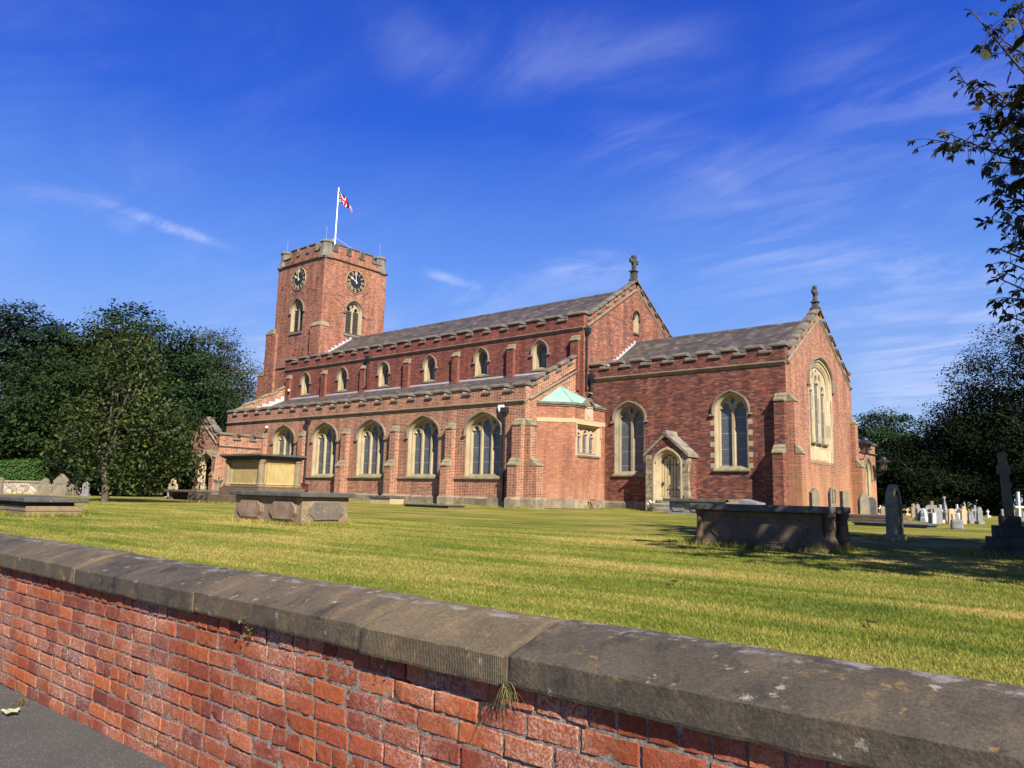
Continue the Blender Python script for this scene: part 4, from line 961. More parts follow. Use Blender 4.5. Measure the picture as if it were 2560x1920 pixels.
# ------------------------------------------------------------------ ground
YF = CAMP.y+2.213           # street face of the boundary wall coping
def lawn_colour(n, pos):
    """mown turf: green and straw in soft bands along the mowing direction"""
    mp = nd(n, 'ShaderNodeMapping', i_Vector=pos); mp.inputs['Rotation'].default_value = (0, 0, R(-6)); mp.inputs['Scale'].default_value = (.12, 1.3, 1)
    a = nd(n, 'ShaderNodeTexNoise', i_Vector=mp.outputs[0], i_Scale=1.0, i_Detail=5.0, i_Roughness=.6, i_Distortion=.4)
    b = nd(n, 'ShaderNodeTexNoise', i_Vector=pos, i_Scale=.45, i_Detail=4.0)
    mp2 = nd(n, 'ShaderNodeMapping', i_Vector=pos); mp2.inputs['Scale'].default_value = (.6, 3.2, 1)
    e = nd(n, 'ShaderNodeTexNoise', i_Vector=mp2.outputs[0], i_Scale=1.0, i_Detail=6.0, i_Roughness=.7)
    f = mth(n, 'ADD', mth(n, 'ADD', mth(n, 'MULTIPLY', a.outputs[0], .50), mth(n, 'MULTIPLY', b.outputs[0], .34)), mth(n, 'MULTIPLY', e.outputs[0], .40))
    c = ramp(n, f, [(.48, (.088, .125, .016)), (.57, (.168, .192, .028)), (.64, (.275, .25, .058)), (.74, (.41, .315, .105))])
    sp = nd(n, 'ShaderNodeTexNoise', i_Vector=pos, i_Scale=2.3, i_Detail=5.0, i_Roughness=.7)
    return mixc(n, mth(n, 'MULTIPLY', smooth(n, sp.outputs[0], .60, .72), .5), c, (.36, .22, .07))
m, n, b = mat('mown lawn', .95, .1)
pos = nd(n, 'ShaderNodeNewGeometry').outputs['Position']
c = lawn_colour(n, pos)
fz = nd(n, 'ShaderNodeTexNoise', i_Vector=pos, i_Scale=34.0, i_Detail=5.0, i_Roughness=.75)
fz2 = nd(n, 'ShaderNodeTexNoise', i_Vector=pos, i_Scale=9.0, i_Detail=5.0, i_Roughness=.7)
c = mixc(n, 1.0, c, ramp(n, fz.outputs[0], [(.3, (.55, .6, .5)), (.68, (1.3, 1.25, 1.2))]), 'MULTIPLY')
c = mixc(n, 1.0, c, ramp(n, fz2.outputs[0], [(.3, (.72, .78, .65)), (.7, (1.15, 1.1, 1.05))]), 'MULTIPLY')
n.links.new(c, b.inputs['Base Color']); bump(n, b, mth(n, 'ADD', fz.outputs[0], fz2.outputs[0]), .9, .06)
M_['lawn'] = m
mb = MB(); ys = YF+.42
mb.poly([(-900, ys, 0), (900, ys, 0), (900, 1500, 0), (-900, 1500, 0)])
mb.poly([(-900, ys, 0), (-900, ys, -1.4), (900, ys, -1.4), (900, ys, 0)])
tag(mb.build('lawn', M_['lawn'], None), kind='structure')
m, n, b = mat('asphalt', .85, .3)
pos = nd(n, 'ShaderNodeNewGeometry').outputs['Position']
v1 = nd(n, 'ShaderNodeTexVoronoi', i_Vector=pos, i_Scale=190.0); z1 = nd(n, 'ShaderNodeTexNoise', i_Vector=pos, i_Scale=3.0, i_Detail=6.0); z2 = nd(n, 'ShaderNodeTexNoise', i_Vector=pos, i_Scale=260.0, i_Detail=3.0)
c = mixc(n, z1.outputs[0], (.055, .052, .046), (.085, .080, .070))
sp = nd(n, 'ShaderNodeSeparateColor', i_0=v1.outputs['Color']); c = mixc(n, mth(n, 'MULTIPLY', mth(n, 'GREATER_THAN', sp.outputs[0], .96), .5), c, (.34, .33, .30))
c = mixc(n, 1.0, c, ramp(n, z2.outputs[0], [(.3, (.6, .6, .6)), (.7, (1.35, 1.35, 1.35))]), 'MULTIPLY')
v2 = nd(n, 'ShaderNodeTexVoronoi', i_Vector=pos, i_Scale=14.0, i_Randomness=1.0); s2 = nd(n, 'ShaderNodeSeparateColor', i_0=v2.outputs['Color'])
c = mixc(n, mth(n, 'MULTIPLY', smooth(n, v2.outputs['Distance'], .14, .04), mth(n, 'GREATER_THAN', s2.outputs[1], .93)), c, (.34, .33, .30))
n.links.new(c, b.inputs['Base Color']); bump(n, b, mth(n, 'ADD', z2.outputs[0], v1.outputs['Distance']), .5, .004)
mb = MB(); xs_ = (-900, -24, 30, 900); zp = lambda x: -.881-.0118*(11.6-max(-24, min(30, x)))
for xa, xb in zip(xs_, xs_[1:]): mb.poly([(xa, -900, zp(xa)), (xb, -900, zp(xb)), (xb, YF+.2, zp(xb)), (xa, YF+.2, zp(xa))])
tag(mb.build('pavement', m), kind='structure')

# ------------------------------------------------------------------ boundary wall: real bricks, long coping stones
bw_ = thing('boundary_wall', 'old red brick boundary wall with a chamfered stone coping, beside the pavement', 'wall', (11.6, YF, -.88))
WX, WY, WZ = 11.6, YF, -.88
rng = np.random.default_rng(7)
V, F, Cc = [], [], []
pitch_, bh = .0889, .0775
nrow = 14
pal = np.array([(.31,.082,.034), (.27,.068,.031), (.36,.105,.040), (.22,.055,.032), (.29,.078,.038), (.19,.053,.038), (.33,.088,.033)])
zt0 = .619-.691
base = 0
for r in range(nrow):
    z1 = zt0-.006-r*pitch_; z0 = z1-bh
    hdr = (r == 5 or r == 0)
    x = -19.0+rng.uniform(0, .2)
    while x < 15.5:
        ln = (.105 if hdr else .225)*rng.uniform(.97, 1.03)
        near = 2.0 < x < 13.2
        nx, ny = ((7 if hdr else 14), 6) if near else (2, 2)
        gx = np.linspace(0, 1, nx+1); gz = np.linspace(0, 1, ny+1)
        if near: gx[1] = .028; gx[-2] = .972; gz[1] = .06; gz[-2] = .94
        X, Z = np.meshgrid(gx, gz)
        edge = np.minimum(np.minimum(X*ln, (1-X)*ln), np.minimum(Z*bh, (1-Z)*bh))
        dep = -.003*rng.uniform(-1, 1.4)+.0045*np.exp(-edge/.0022)
        if near:
            dep = dep+rng.normal(0, .0011, X.shape)
            if rng.random() < .5:
                cx_, cz_ = rng.choice([0, 1, rng.random()]), rng.choice([0, 1]); dep = dep+.009*np.exp(-(((X-cx_)*ln)**2+((Z-cz_)*bh)**2)/.0007)
        jx = np.where((X > 0) & (X < 1), 0, rng.normal(0, .0016, X.shape)); jz = np.where((Z > 0) & (Z < 1), 0, rng.normal(0, .0014, X.shape))
        til = rng.normal(0, .004)
        P = np.stack([x+X*ln+jx-WX, dep+.046, z0+Z*bh+jz+til*(X-.5)-WZ], -1).reshape(-1, 3)
        # a border ring set back into the joint
        V.append(P); k = (nx+1)
        i0 = (np.arange(ny)[:, None]*k+np.arange(nx)[None]).ravel()+base
        F.append(np.stack([i0, i0+1, i0+k+1, i0+k], 1))
        col = pal[rng.integers(len(pal))]*rng.uniform(.8, 1.15); 
        Cc.append(np.tile(np.append(col, 1), (len(P), 1)))
        base += len(P)
        x += ln+rng.uniform(.007, .012)
V = np.concatenate(V); F = np.concatenate(F); Cc = np.concatenate(Cc)
def npmesh(name, V, F, mats, parent=None, smooth_=False, col=None):
    me = bpy.data.meshes.new(name); k = F.shape[1]
    me.vertices.add(len(V)); me.vertices.foreach_set('co', V.astype(np.float32).ravel())
    me.loops.add(F.size); me.loops.foreach_set('vertex_index', F.astype(np.int32).ravel())
    me.polygons.add(len(F)); me.polygons.foreach_set('loop_start', np.arange(0, F.size, k, dtype=np.int32)); me.polygons.foreach_set('loop_total', np.full(len(F), k, np.int32))
    if col is not None:
        a = me.color_attributes.new('tint', 'FLOAT_COLOR', 'POINT'); a.data.foreach_set('color', col.astype(np.float32).ravel())
    if smooth_: me.polygons.foreach_set('use_smooth', np.ones(len(F), bool))
    me.update(calc_edges=True)
    for m in (mats if isinstance(mats, (list, tuple)) else [mats]): me.materials.append(m)
    o = bpy.data.objects.new(name, me); COL.objects.link(o)
    if parent is not None: o.parent = parent
    return o
m, n, b = mat('old wall brick', .9, .2)
at_ = nd(n, 'ShaderNodeAttribute', attribute_name='tint').outputs['Color']
oc = nd(n, 'ShaderNodeTexCoord').outputs['Object']
z1 = nd(n, 'ShaderNodeTexNoise', i_Vector=oc, i_Scale=42.0, i_Detail=6.0, i_Roughness=.75); z2 = nd(n, 'ShaderNodeTexNoise', i_Vector=oc, i_Scale=1.6, i_Detail=5.0, i_Roughness=.65); z3 = nd(n, 'ShaderNodeTexNoise', i_Vector=oc, i_Scale=95.0, i_Detail=4.0, i_Roughness=.7)
c = mixc(n, 1.0, at_, ramp(n, z1.outputs[0], [(.3, (.62, .58, .55)), (.7, (1.3, 1.28, 1.25))]), 'MULTIPLY')
salt = mth(n, 'MULTIPLY', smooth(n, z2.outputs[0], .42, .66), smooth(n, z3.outputs[0], .40, .66))
spk = smooth(n, z3.outputs[0], .66, .72)
c = mixc(n, mth(n, 'MAXIMUM', mth(n, 'MULTIPLY', salt, .72), mth(n, 'MULTIPLY', spk, .5)), c, (.54, .40, .31))
pit = smooth(n, z1.outputs[0], .30, .24); c = mixc(n, mth(n, 'MULTIPLY', pit, .7), c, (.12, .03, .015))
n.links.new(c, b.inputs['Base Color']); bump(n, b, mth(n, 'ADD', z1.outputs[0], mth(n, 'MULTIPLY', z3.outputs[0], .5)), .75, .008)
o = npmesh('brickwork', V, F, m, bw_, True, Cc); o.data.set_sharp_from_angle(angle=R(22))
# mortar behind the bricks
gx = np.concatenate([np.linspace(-19.2, 2, 30)[:-1], np.linspace(2, 13.2, 560), np.linspace(13.2, 15.6, 6)[1:]]); gz = np.linspace(-1.32, zt0+.02, 78)
X, Z = np.meshgrid(gx, gz); D = .0525+rng.normal(0, .002, X.shape)
low = np.array([[mnoise.noise(Vector((x*3, z*6, 1.7))) for x in gx] for z in gz]); D += .0022*low
V = np.stack([X-WX, D, Z-WZ], -1).reshape(-1, 3); k = len(gx); i0 = (np.arange(len(gz)-1)[:, None]*k+np.arange(k-1)[None]).ravel()
m, n, b = mat('old lime mortar', .95, .1)
oc = nd(n, 'ShaderNodeTexCoord').outputs['Object']; z1 = nd(n, 'ShaderNodeTexNoise', i_Vector=oc, i_Scale=70.0, i_Detail=5.0, i_Roughness=.7); z2 = nd(n, 'ShaderNodeTexNoise', i_Vector=oc, i_Scale=5.0, i_Detail=5.0)
c = ramp(n, z1.outputs[0], [(.3, (.10, .083, .065)), (.52, (.21, .18, .145)), (.72, (.34, .30, .25))])
c = mixc(n, smooth(n, z2.outputs[0], .55, .68), c, (.055, .045, .04)); n.links.new(c, b.inputs['Base Color']); bump(n, b, z1.outputs[0], .8, .008)
npmesh('mortar', V, np.stack([i0, i0+1, i0+k+1, i0+k], 1), m, bw_)
# coping stones
def coping_mat(name, a, b_, lich, tool, dark):
    m, n, b = mat(name, .9, .2)
    oc = nd(n, 'ShaderNodeTexCoord').outputs['Object']
    z1 = nd(n, 'ShaderNodeTexNoise', i_Vector=oc, i_Scale=2.2, i_Detail=8.0, i_Roughness=.65); z2 = nd(n, 'ShaderNodeTexNoise', i_Vector=oc, i_Scale=75.0, i_Detail=5.0, i_Roughness=.75)
    mp = nd(n, 'ShaderNodeMapping', i_Vector=oc); mp.inputs['Rotation'].default_value = (0, 0, R(18)); mp.inputs['Scale'].default_value = (6.5, 3.4, 6)
    z3 = nd(n, 'ShaderNodeTexNoise', i_Vector=mp.outputs[0], i_Scale=1.3, i_Detail=7.0, i_Roughness=.7)
    v = nd(n, 'ShaderNodeTexVoronoi', i_Vector=nd(n, 'ShaderNodeMixRGB', i_0=.08, i_1=oc, i_2=z2.outputs[1]).outputs[0], i_Scale=17.0); sv = nd(n, 'ShaderNodeSeparateColor', i_0=v.outputs['Color'])
    c = mixc(n, smooth(n, z1.outputs[0], .36, .64), a, b_)
    c = mixc(n, mth(n, 'MULTIPLY', smooth(n, z3.outputs[0], .50, .68), lich*.6), c, (.22, .15, .07))
    c = mixc(n, mth(n, 'MULTIPLY', smooth(n, z3.outputs[0], .46, .34), dark*1.2, clamp=True), c, (.028, .024, .02))
    ob = nd(n, 'ShaderNodeTexNoise', i_Vector=oc, i_Scale=14.0, i_Detail=6.0, i_Roughness=.7); c = mixc(n, mth(n, 'MULTIPLY', smooth(n, ob.outputs[0], .60, .68), .55), c, (.26, .16, .055))
    c = mixc(n, 1.0, c, ramp(n, z2.outputs[0], [(.3, (.6, .6, .6)), (.7, (1.4, 1.4, 1.4))]), 'MULTIPLY')
    dots = mth(n, 'MULTIPLY', smooth(n, v.outputs['Distance'], .30, .16), mth(n, 'GREATER_THAN', sv.outputs[0], .86))
    c = mixc(n, mth(n, 'MULTIPLY', dots, .7), c, (.32, .29, .24))
    geo = nd(n, 'ShaderNodeNewGeometry'); nz = nd(n, 'ShaderNodeSeparateXYZ', i_0=geo.outputs['Normal']).outputs[2]
    lz = nd(n, 'ShaderNodeTexNoise', i_Vector=oc, i_Scale=9.0, i_Detail=7.0, i_Roughness=.7)
    c = mixc(n, mth(n, 'MULTIPLY', mth(n, 'MULTIPLY', smooth(n, nz, .972, .99), smooth(n, lz.outputs[0], .48, .64)), .6), c, (.30, .285, .26))
    n.links.new(c, b.inputs['Base Color'])
    h = mth(n, 'ADD', z2.outputs[0], mth(n, 'MULTIPLY', z1.outputs[0], .8))
    if tool:      # vertical tooling of the front face
        sx = nd(n, 'ShaderNodeSeparateXYZ', i_0=oc).outputs[0]
        w = mth(n, 'SINE', mth(n, 'MULTIPLY', sx, 2*math.pi/.0085)); front = smooth(n, nz, .25, .1)
        c2 = mixc(n, mth(n, 'MULTIPLY', mth(n, 'MULTIPLY', front, smooth(n, w, -.2, .8)), .22*tool), c, (.05, .042, .03)); n.links.new(c2, b.inputs['Base Color'])
        h = mth(n, 'ADD', h, mth(n, 'MULTIPLY', mth(n, 'MULTIPLY', w, front), .22*tool))
    bump(n, b, h, .7, .008); return m
cmats = [coping_mat('coping grey', (.060,.050,.036), (.090,.074,.053), .35, .0, .5), coping_mat('coping tooled', (.10,.078,.047), (.13,.10,.06), .8, 1.0, .2), coping_mat('coping lichened', (.075,.060,.042), (.105,.082,.054), .7, .4, .5), coping_mat('coping dark', (.055,.046,.036), (.080,.066,.050), .45, .4, .8)]
jmat = stone('joint mortar', (.15,.115,.066), (.10,.078,.048), scale=6)
joints = [-6.5, -4.6, -2.6, -.85, 1.85, 2.68, 4.14, 5.79, 7.42, 9.0, 10.6, 12.2, 13.8, 15.4, 17.0, 18.6, 20.4, 22.2, 24, 26, 28, 30]
prof0 = [(.30, -.694), (.012, -.694), (.004, -.692), (0, -.680), (0, -.655), (0, -.63), (0, -.60), (0, -.586), (.003, -.5815), (.03, -.573), (.08, -.559), (.13, -.544), (.18, -.529), (.23, -.514), (.265, -.505), (.29, -.500), (.32, -.497), (.36, -.495), (.40, -.497), (.43, -.505), (.44, -.52), (.44, -.62)]
mi = {3: 0, 4: 1, 5: 2, 6: 3, 7: 2, 8: 3}
for i in range(len(joints)-1):
    a, bq = joints[i]+.004, joints[i+1]-.004
    near = -.9 < a < 9; dx = .025 if near else .15; nx = max(4, int((bq-a)/dx))
    dz, dt = ((.0, 0), (-.006, .006), (.004, .0), (0, .004), (.005, -.003))[i % 5] if i not in (4, 5) else ((-.004, -.006) if i == 4 else (.003, .004))
    us = np.linspace(a, bq, nx+1); pr = np.array(prof0)
    if near:      # finer profile
        s = [pr[0]]
        for p, q in zip(pr, pr[1:]):
            L = np.linalg.norm(q-p); kk = max(1, int(L/.02)); s += [p+(q-p)*j/kk for j in range(1, kk+1)]
        pr = np.array(s)
    V = np.zeros((nx+1, len(pr), 3))
    for ui, u in enumerate(us):
        e = min(u-a, bq-u); rd = .012*math.exp(-max(e, 0)/.012)
        for pi, (t, z) in enumerate(pr):
            nn = (mnoise.noise(Vector((u*7, t*7, z*7+i*3)))*.0024+mnoise.noise(Vector((u*24, t*24, z*24+i)))*.0018) if near else 0
            lowedge = 0
            if near and z < -.60 and t < .01: lowedge = max(0, mnoise.noise(Vector((u*9, i*5.1, z*14)))-.25)*.03 if i == 4 else max(0, mnoise.noise(Vector((u*9, i*5.1, z*14)))-.42)*.02
            V[ui, pi] = (CAMP.x-u-WX, t+dt+rd*.8+nn+lowedge, .619+z+dz-rd*.6+nn-WZ)
    k = len(pr); i0 = (np.arange(nx)[:, None]*k+np.arange(k-1)[None]).ravel()
    F = np.stack([i0, i0+1, i0+k+1, i0+k], 1)
    V2 = V.reshape(-1, 3)
    jm = MB(); ja = [(CAMP.x-bq-WX-.010, t+.006 if t < .4 else t-.006, .619+z-WZ-.005 if z > -.6 else .619+z-WZ) for t, z in prof0]; jm.prism(ja, [(x+.014, y, z) for x, y, z in ja]); jm.build('joint_mortar', jmat, bw_)
    o = npmesh('coping_stone', V2, F, cmats[mi.get(i, i % 4)], bw_, True)
    # end faces
    me = o.data; bmm = bmesh.new(); bmm.from_mesh(me); bmm.verts.ensure_lookup_table()
    for ui in (0, nx): bmm.faces.new([bmm.verts[ui*k+j] for j in (range(k) if ui else reversed(range(k)))])
    bmesh.ops.recalc_face_normals(bmm, faces=bmm.faces); bmm.to_mesh(me); bmm.free(); set_uv(me); me.set_sharp_from_angle(angle=R(14))

# ------------------------------------------------------------------ monuments
S_ = {}
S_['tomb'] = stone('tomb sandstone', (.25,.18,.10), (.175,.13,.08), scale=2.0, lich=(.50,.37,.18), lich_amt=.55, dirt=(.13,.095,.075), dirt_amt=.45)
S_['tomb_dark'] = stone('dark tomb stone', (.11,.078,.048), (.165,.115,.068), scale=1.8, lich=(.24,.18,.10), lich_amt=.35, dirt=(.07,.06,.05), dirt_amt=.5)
S_['slab'] = stone('grey slab', (.065,.06,.055), (.105,.096,.085), scale=2.0, lich=(.26,.25,.2), lich_amt=.3)
S_['panel'] = stone('stained panel', (.16,.105,.07), (.24,.16,.10), scale=2.5, dirt=(.34,.29,.22), dirt_amt=.35)
S_['endpanel'] = stone('blackened panel', (.11,.095,.075), (.15,.125,.095), scale=2.2, lich=(.48,.36,.18), lich_amt=.5)
S_['yellow'] = stone('yellow ashlar', (.36,.265,.10), (.42,.315,.13), scale=1.4, streaks=.4, dirt=(.22,.17,.09), dirt_amt=.25, bmp=.2)
S_['pilaster'] = stone('yellow weathered ashlar', (.26,.20,.11), (.19,.15,.095), scale=1.6, streaks=.4, dirt=(.14,.12,.09))
S_['grave'] = stone('gravestone sandstone', (.23,.19,.125), (.16,.135,.095), scale=2.0, lich=(.38,.36,.22), lich_amt=.4, streaks=.35, dirt=(.12,.11,.09))
S_['grave_y'] = stone('tan gravestone', (.44,.34,.19), (.34,.27,.16), scale=2.0, streaks=.3, dirt=(.2,.16,.11))
S_['granite'] = stone('grey granite', (.15,.15,.145), (.23,.225,.215), rough=.6, scale=2.5, bmp=.1)
S_['marble'] = stone('white marble', (.56,.55,.53), (.40,.39,.38), rough=.6, scale=2.0, bmp=.1)
S_['mossy'] = stone('mossy granite', (.15,.13,.075), (.10,.09,.055), scale=2.2, lich=(.24,.22,.14), lich_amt=.4, bmp=.2)
S_['black'] = stone('near black step stone', (.045,.040,.028), (.075,.065,.045), scale=2.0, lich=(.2,.19,.15), lich_amt=.3, bmp=.25)  # near-black tone with paler flecks for the cross steps
S_['dgranite'] = stone('dark granite', (.045,.048,.055), (.075,.078,.085), rough=.35, scale=2.0, bmp=.05)
S_['gothic'] = stone('mossy gravestone', (.27,.23,.12), (.18,.155,.10), scale=1.6, lich=(.38,.36,.14), lich_amt=.6, streaks=.4, dirt=(.10,.09,.08))
def octa(x0, x1, z0, z1, c):     # panel with scooped corners
    k = c*.62
    return [(x0+c, z0), (x1-c, z0), (x1-c*.8, z0+k*.6), (x1, z0+c), (x1, z1-c), (x1-c*.8, z1-k*.6), (x1-c, z1), (x0+c, z1), (x0+c*.8, z1-k*.6), (x0, z1-c), (x0, z0+c), (x0+c*.8, z0+k*.6)]
def chest_tomb(name, label, loc, L, Wd, H, panels, mats, over=.09, slab=.085, base=.07, rz=0, raised=True, pan_end=True):
    t = thing(name, label, 'tomb', loc, rz)
    b0 = MB(); b0.box(-L/2-base, L/2+base, -Wd/2-base, Wd/2+base, -.02, .05 if base else 0); 
    if base: b0.build('base', mats[0], t, bevel=.012)
    hz = H-slab
    b1 = MB(); b1.box(-L/2, L/2, -Wd/2, Wd/2, -.02 if not base else .05, hz); bd = b1.build('chest', mats[0], t, bevel=.012)
    s = MB(); s.box(-L/2-over, L/2+over, -Wd/2-over, Wd/2+over, hz, H); s.build('ledger_slab', mats[1], t, bevel=.018)
    for sg, axis in ((-1, 'y'), (1, 'y'), (1, 'x'), (-1, 'x')):
        if axis == 'x' and not pan_end: continue
        n_ = panels if axis == 'y' else 1
        ext = L if axis == 'y' else Wd
        for i in range(n_):
            w = ext/n_; a = -ext/2+i*w+w*.12; e = -ext/2+(i+1)*w-w*.12
            zb, ze = hz*.20, hz*.84; p = octa(a, e, zb, ze, min(.11, (e-a)*.18)); mm = MB()
            cx, cz = (a+e)/2, (zb+ze)/2
            sc = lambda q, f: [((x-cx)*f+cx, (z-cz)*f+cz) for x, z in q]
            if axis == 'y': P = lambda q, d: [(x, sg*(Wd/2+d), z) for x, z in q]
            else: P = lambda q, d: [(sg*(L/2+d), x, z) for x, z in q]
            fr = [(a-w*.06, zb-.05), (e+w*.06, zb-.05), (e+w*.06, ze+.05), (a-w*.06, ze+.05)]
            if raised:      # raised panel inside a sunk frame line
                mm.prism(P(p, 0.0), P(sc(p, .95), .035)); mm.build('panel', mats[2 if axis == 'y' else 3], t)
                g = MB(); g.prism(P(sc(p, 1.10), -.004), P(sc(p, 1.07), .012)); g.build('panel_frame', mats[0], t)
            else:
                g = MB(); po_, pi_ = P(sc(p, 1.02), .002), P(sc(p, .985), -.0); g.loft([P(sc(p, 1.03), 0), P(sc(p, 1.03), .014), P(sc(p, .985), .014), P(sc(p, .985), 0)]); g.build('panel_frame', mats[2], t)
    return t
# front tomb on the left
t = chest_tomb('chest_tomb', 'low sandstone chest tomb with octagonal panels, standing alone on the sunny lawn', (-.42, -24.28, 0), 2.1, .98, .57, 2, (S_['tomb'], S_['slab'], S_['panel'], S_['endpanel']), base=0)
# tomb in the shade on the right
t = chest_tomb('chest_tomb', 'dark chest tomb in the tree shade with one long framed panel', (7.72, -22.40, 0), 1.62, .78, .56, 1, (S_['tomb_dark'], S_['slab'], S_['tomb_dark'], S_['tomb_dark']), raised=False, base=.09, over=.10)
for y in (-.28, .28):
    mb = MB(); mb.lathe((.86, y, 0), [(.0, .05), (.10, .05), (.11, .12), (.075, .2), (.06, .4), (.085, .44), (.085, .475), (0, .475)], 10); mb.build('baluster', S_['tomb_dark'], t)
mb = MB()
for x in (-.80,): mb.lathe((x, -.39, 0), [(.0, .05), (.06, .05), (.07, .12), (.045, .2), (.04, .4), (.06, .44), (.06, .475), (0, .475)], 10)
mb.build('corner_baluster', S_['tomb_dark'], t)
# tomb by the chancel door
chest_tomb('chest_tomb', 'grey chest tomb with a wide slab in front of the cream chancel door', (-2.35, -3.35, 0), 2.5, 1.0, .62, 3, (S_['granite'], S_['slab'], S_['granite'], S_['granite']), over=.2, slab=.12, base=.05)
t = thing('wedge_monument', 'grey slab with a sloping face and a yellow end beside the door tomb', 'monument', (-.55, -3.6, 0))
mb = MB(); mb.prism([(-.5, -.45, 0), (.75, -.45, 0), (.75, -.45, .52), (.1, -.45, .66), (-.5, -.45, .62)], [(-.5, .45, 0), (.75, .45, 0), (.75, .45, .52), (.1, .45, .66), (-.5, .45, .62)]); mb.build('slab', S_['granite'], t, bevel=.01)
mb = MB(); mb.prism([(-.46, -.453, .42), (.02, -.453, .42), (.02, -.453, .60), (-.46, -.453, .50)], [(-.46, -.47, .42), (.02, -.47, .42), (.02, -.47, .60), (-.46, -.47, .50)]); mb.build('end_panel', S_['yellow'], t)
# great pedestal tomb
t = thing('pedestal_tomb', 'tall yellow stone pedestal tomb with corner pilasters and a moulded dark cornice', 'tomb', (-16.05, -15.05, 0))
L, Wd = 1.32, .95
mb = MB(); mb.box(-2.65, 2.15, -1.75, 1.7, -.02, .34); mb.build('plinth', S_['tomb_dark'], t, bevel=.03)
mb = MB(); mb.box(-L-.12, L+.12, -Wd-.12, Wd+.12, .34, .62); mb.box(-L-.04, L+.04, -Wd-.04, Wd+.04, .62, .70); mb.build('base', S_['tomb_dark'], t, bevel=.02)
mb = MB(); mb.box(-L+.14, L-.14, -Wd+.14, Wd-.14, .70, 1.72); mb.build('core', S_['yellow'], t)
for sg, ax in ((-1, 'y'), (1, 'y'), (1, 'x'), (-1, 'x')):
    e = (L if ax == 'y' else Wd)-.34
    P = (lambda q, d: [(x, sg*(Wd-.14+d), z) for x, z in q]) if ax == 'y' else (lambda q, d: [(sg*(L-.14+d), x, z) for x, z in q])
    q0 = [(-e, .76), (e, .76), (e, 1.62), (-e, 1.62)]; q1 = [(-e+.07, .83), (e-.07, .83), (e-.07, 1.55), (-e+.07, 1.55)]
    mb = MB(); mb.loft([P(q0, 0), P(q0, .03), P(q1, .004)]); mb.poly(P(q1, .004)); mb.build('panel', S_['yellow'], t)
for sx in (-1, 1):
    for sy in (-1, 1):
        mb = MB(); mb.lathe((sx*(L-.13), sy*(Wd-.13), 0), [(.17, .70), (.17, .74), (.185, .77), (.15, .80), (.138, .83), (.125, 1.58), (.15, 1.60), (.14, 1.63), (.17, 1.68), (.17, 1.72)], 4 if False else 12, rot=math.pi/12); mb.build('corner_pilaster', S_['pilaster'], t)
mb = MB()
for a, z0, z1 in ((-.02, 1.72, 1.79), (.05, 1.79, 1.83), (.12, 1.83, 1.875), (.18, 1.875, 1.93), (.16, 1.93, 1.955)): mb.box(-L-a, L+a, -Wd-a, Wd+a, z0, z1)
mb.build('cornice', S_['slab'], t, bevel=.01)
# ledger tomb at the left edge
t = thing('ledger_tomb', 'low ledger tomb with a dark slab at the left edge of the lawn', 'tomb', (-5.05, -27.0, 0))
mb = MB(); mb.box(-1.15, 1.12, -.42, .52, -.02, .10); mb.box(-1.10, 1.13, -.43, .53, .102, .20); mb.build('base', S_['tomb'], t, bevel=.01)
mb = MB(); mb.box(-1.0, 1.0, -.34, .42, .2, .265); mb.build('neck', S_['slab'], t); mb = MB(); mb.box(-1.25, 1.22, -.5, .6, .265, .355); mb.build('ledger_slab', S_['slab'], t, bevel=.02)
# table tomb near the porch
t = thing('table_tomb', 'dark flat table tomb on short carved supports left of the pedestal tomb', 'tomb', (-22.6, -14.6, 0))
mb = MB(); mb.box(-1.6, 1.5, -.55, .55, .36, .46); mb.build('table_slab', S_['slab'], t, bevel=.02)
for x, s in ((-1.2, 'tomb_dark'), (.9, 'grave_y')):
    mb = MB(); mb.prism([(x-.22, -.4, 0), (x+.22, -.4, 0), (x+.1, -.4, .18), (x+.22, -.4, .36), (x-.22, -.4, .36), (x-.1, -.4, .18)], [(x-.22, .4, 0), (x+.22, .4, 0), (x+.1, .4, .18), (x+.22, .4, .36), (x-.22, .4, .36), (x-.1, .4, .18)]); mb.build('support', S_[s], t)
# flat ledgers in front of the aisle
for lab, (x, y, l, w, h, s) in (('pale upright end slab of a low grave by the aisle plinth', (-17.6, -7.0, 1.5, .9, .40, 'grave_y')), ('broad flat ledger stone level with the grass below the aisle windows', (-11.3, -9.9, 2.6, .95, .12, 'slab'))):
    t = thing('ledger_stone', lab, 'ledger', (x, y, 0)); mb = MB(); mb.box(-l/2, l/2, -w/2, w/2, -.02, h*.7); mb.build('base', S_[s], t, bevel=.01)
    mb = MB(); mb.box(-l/2-.06, l/2+.04, -w/2-.06, w/2+.06, h*.7, h); mb.build('slab', S_['slab'], t, bevel=.012)
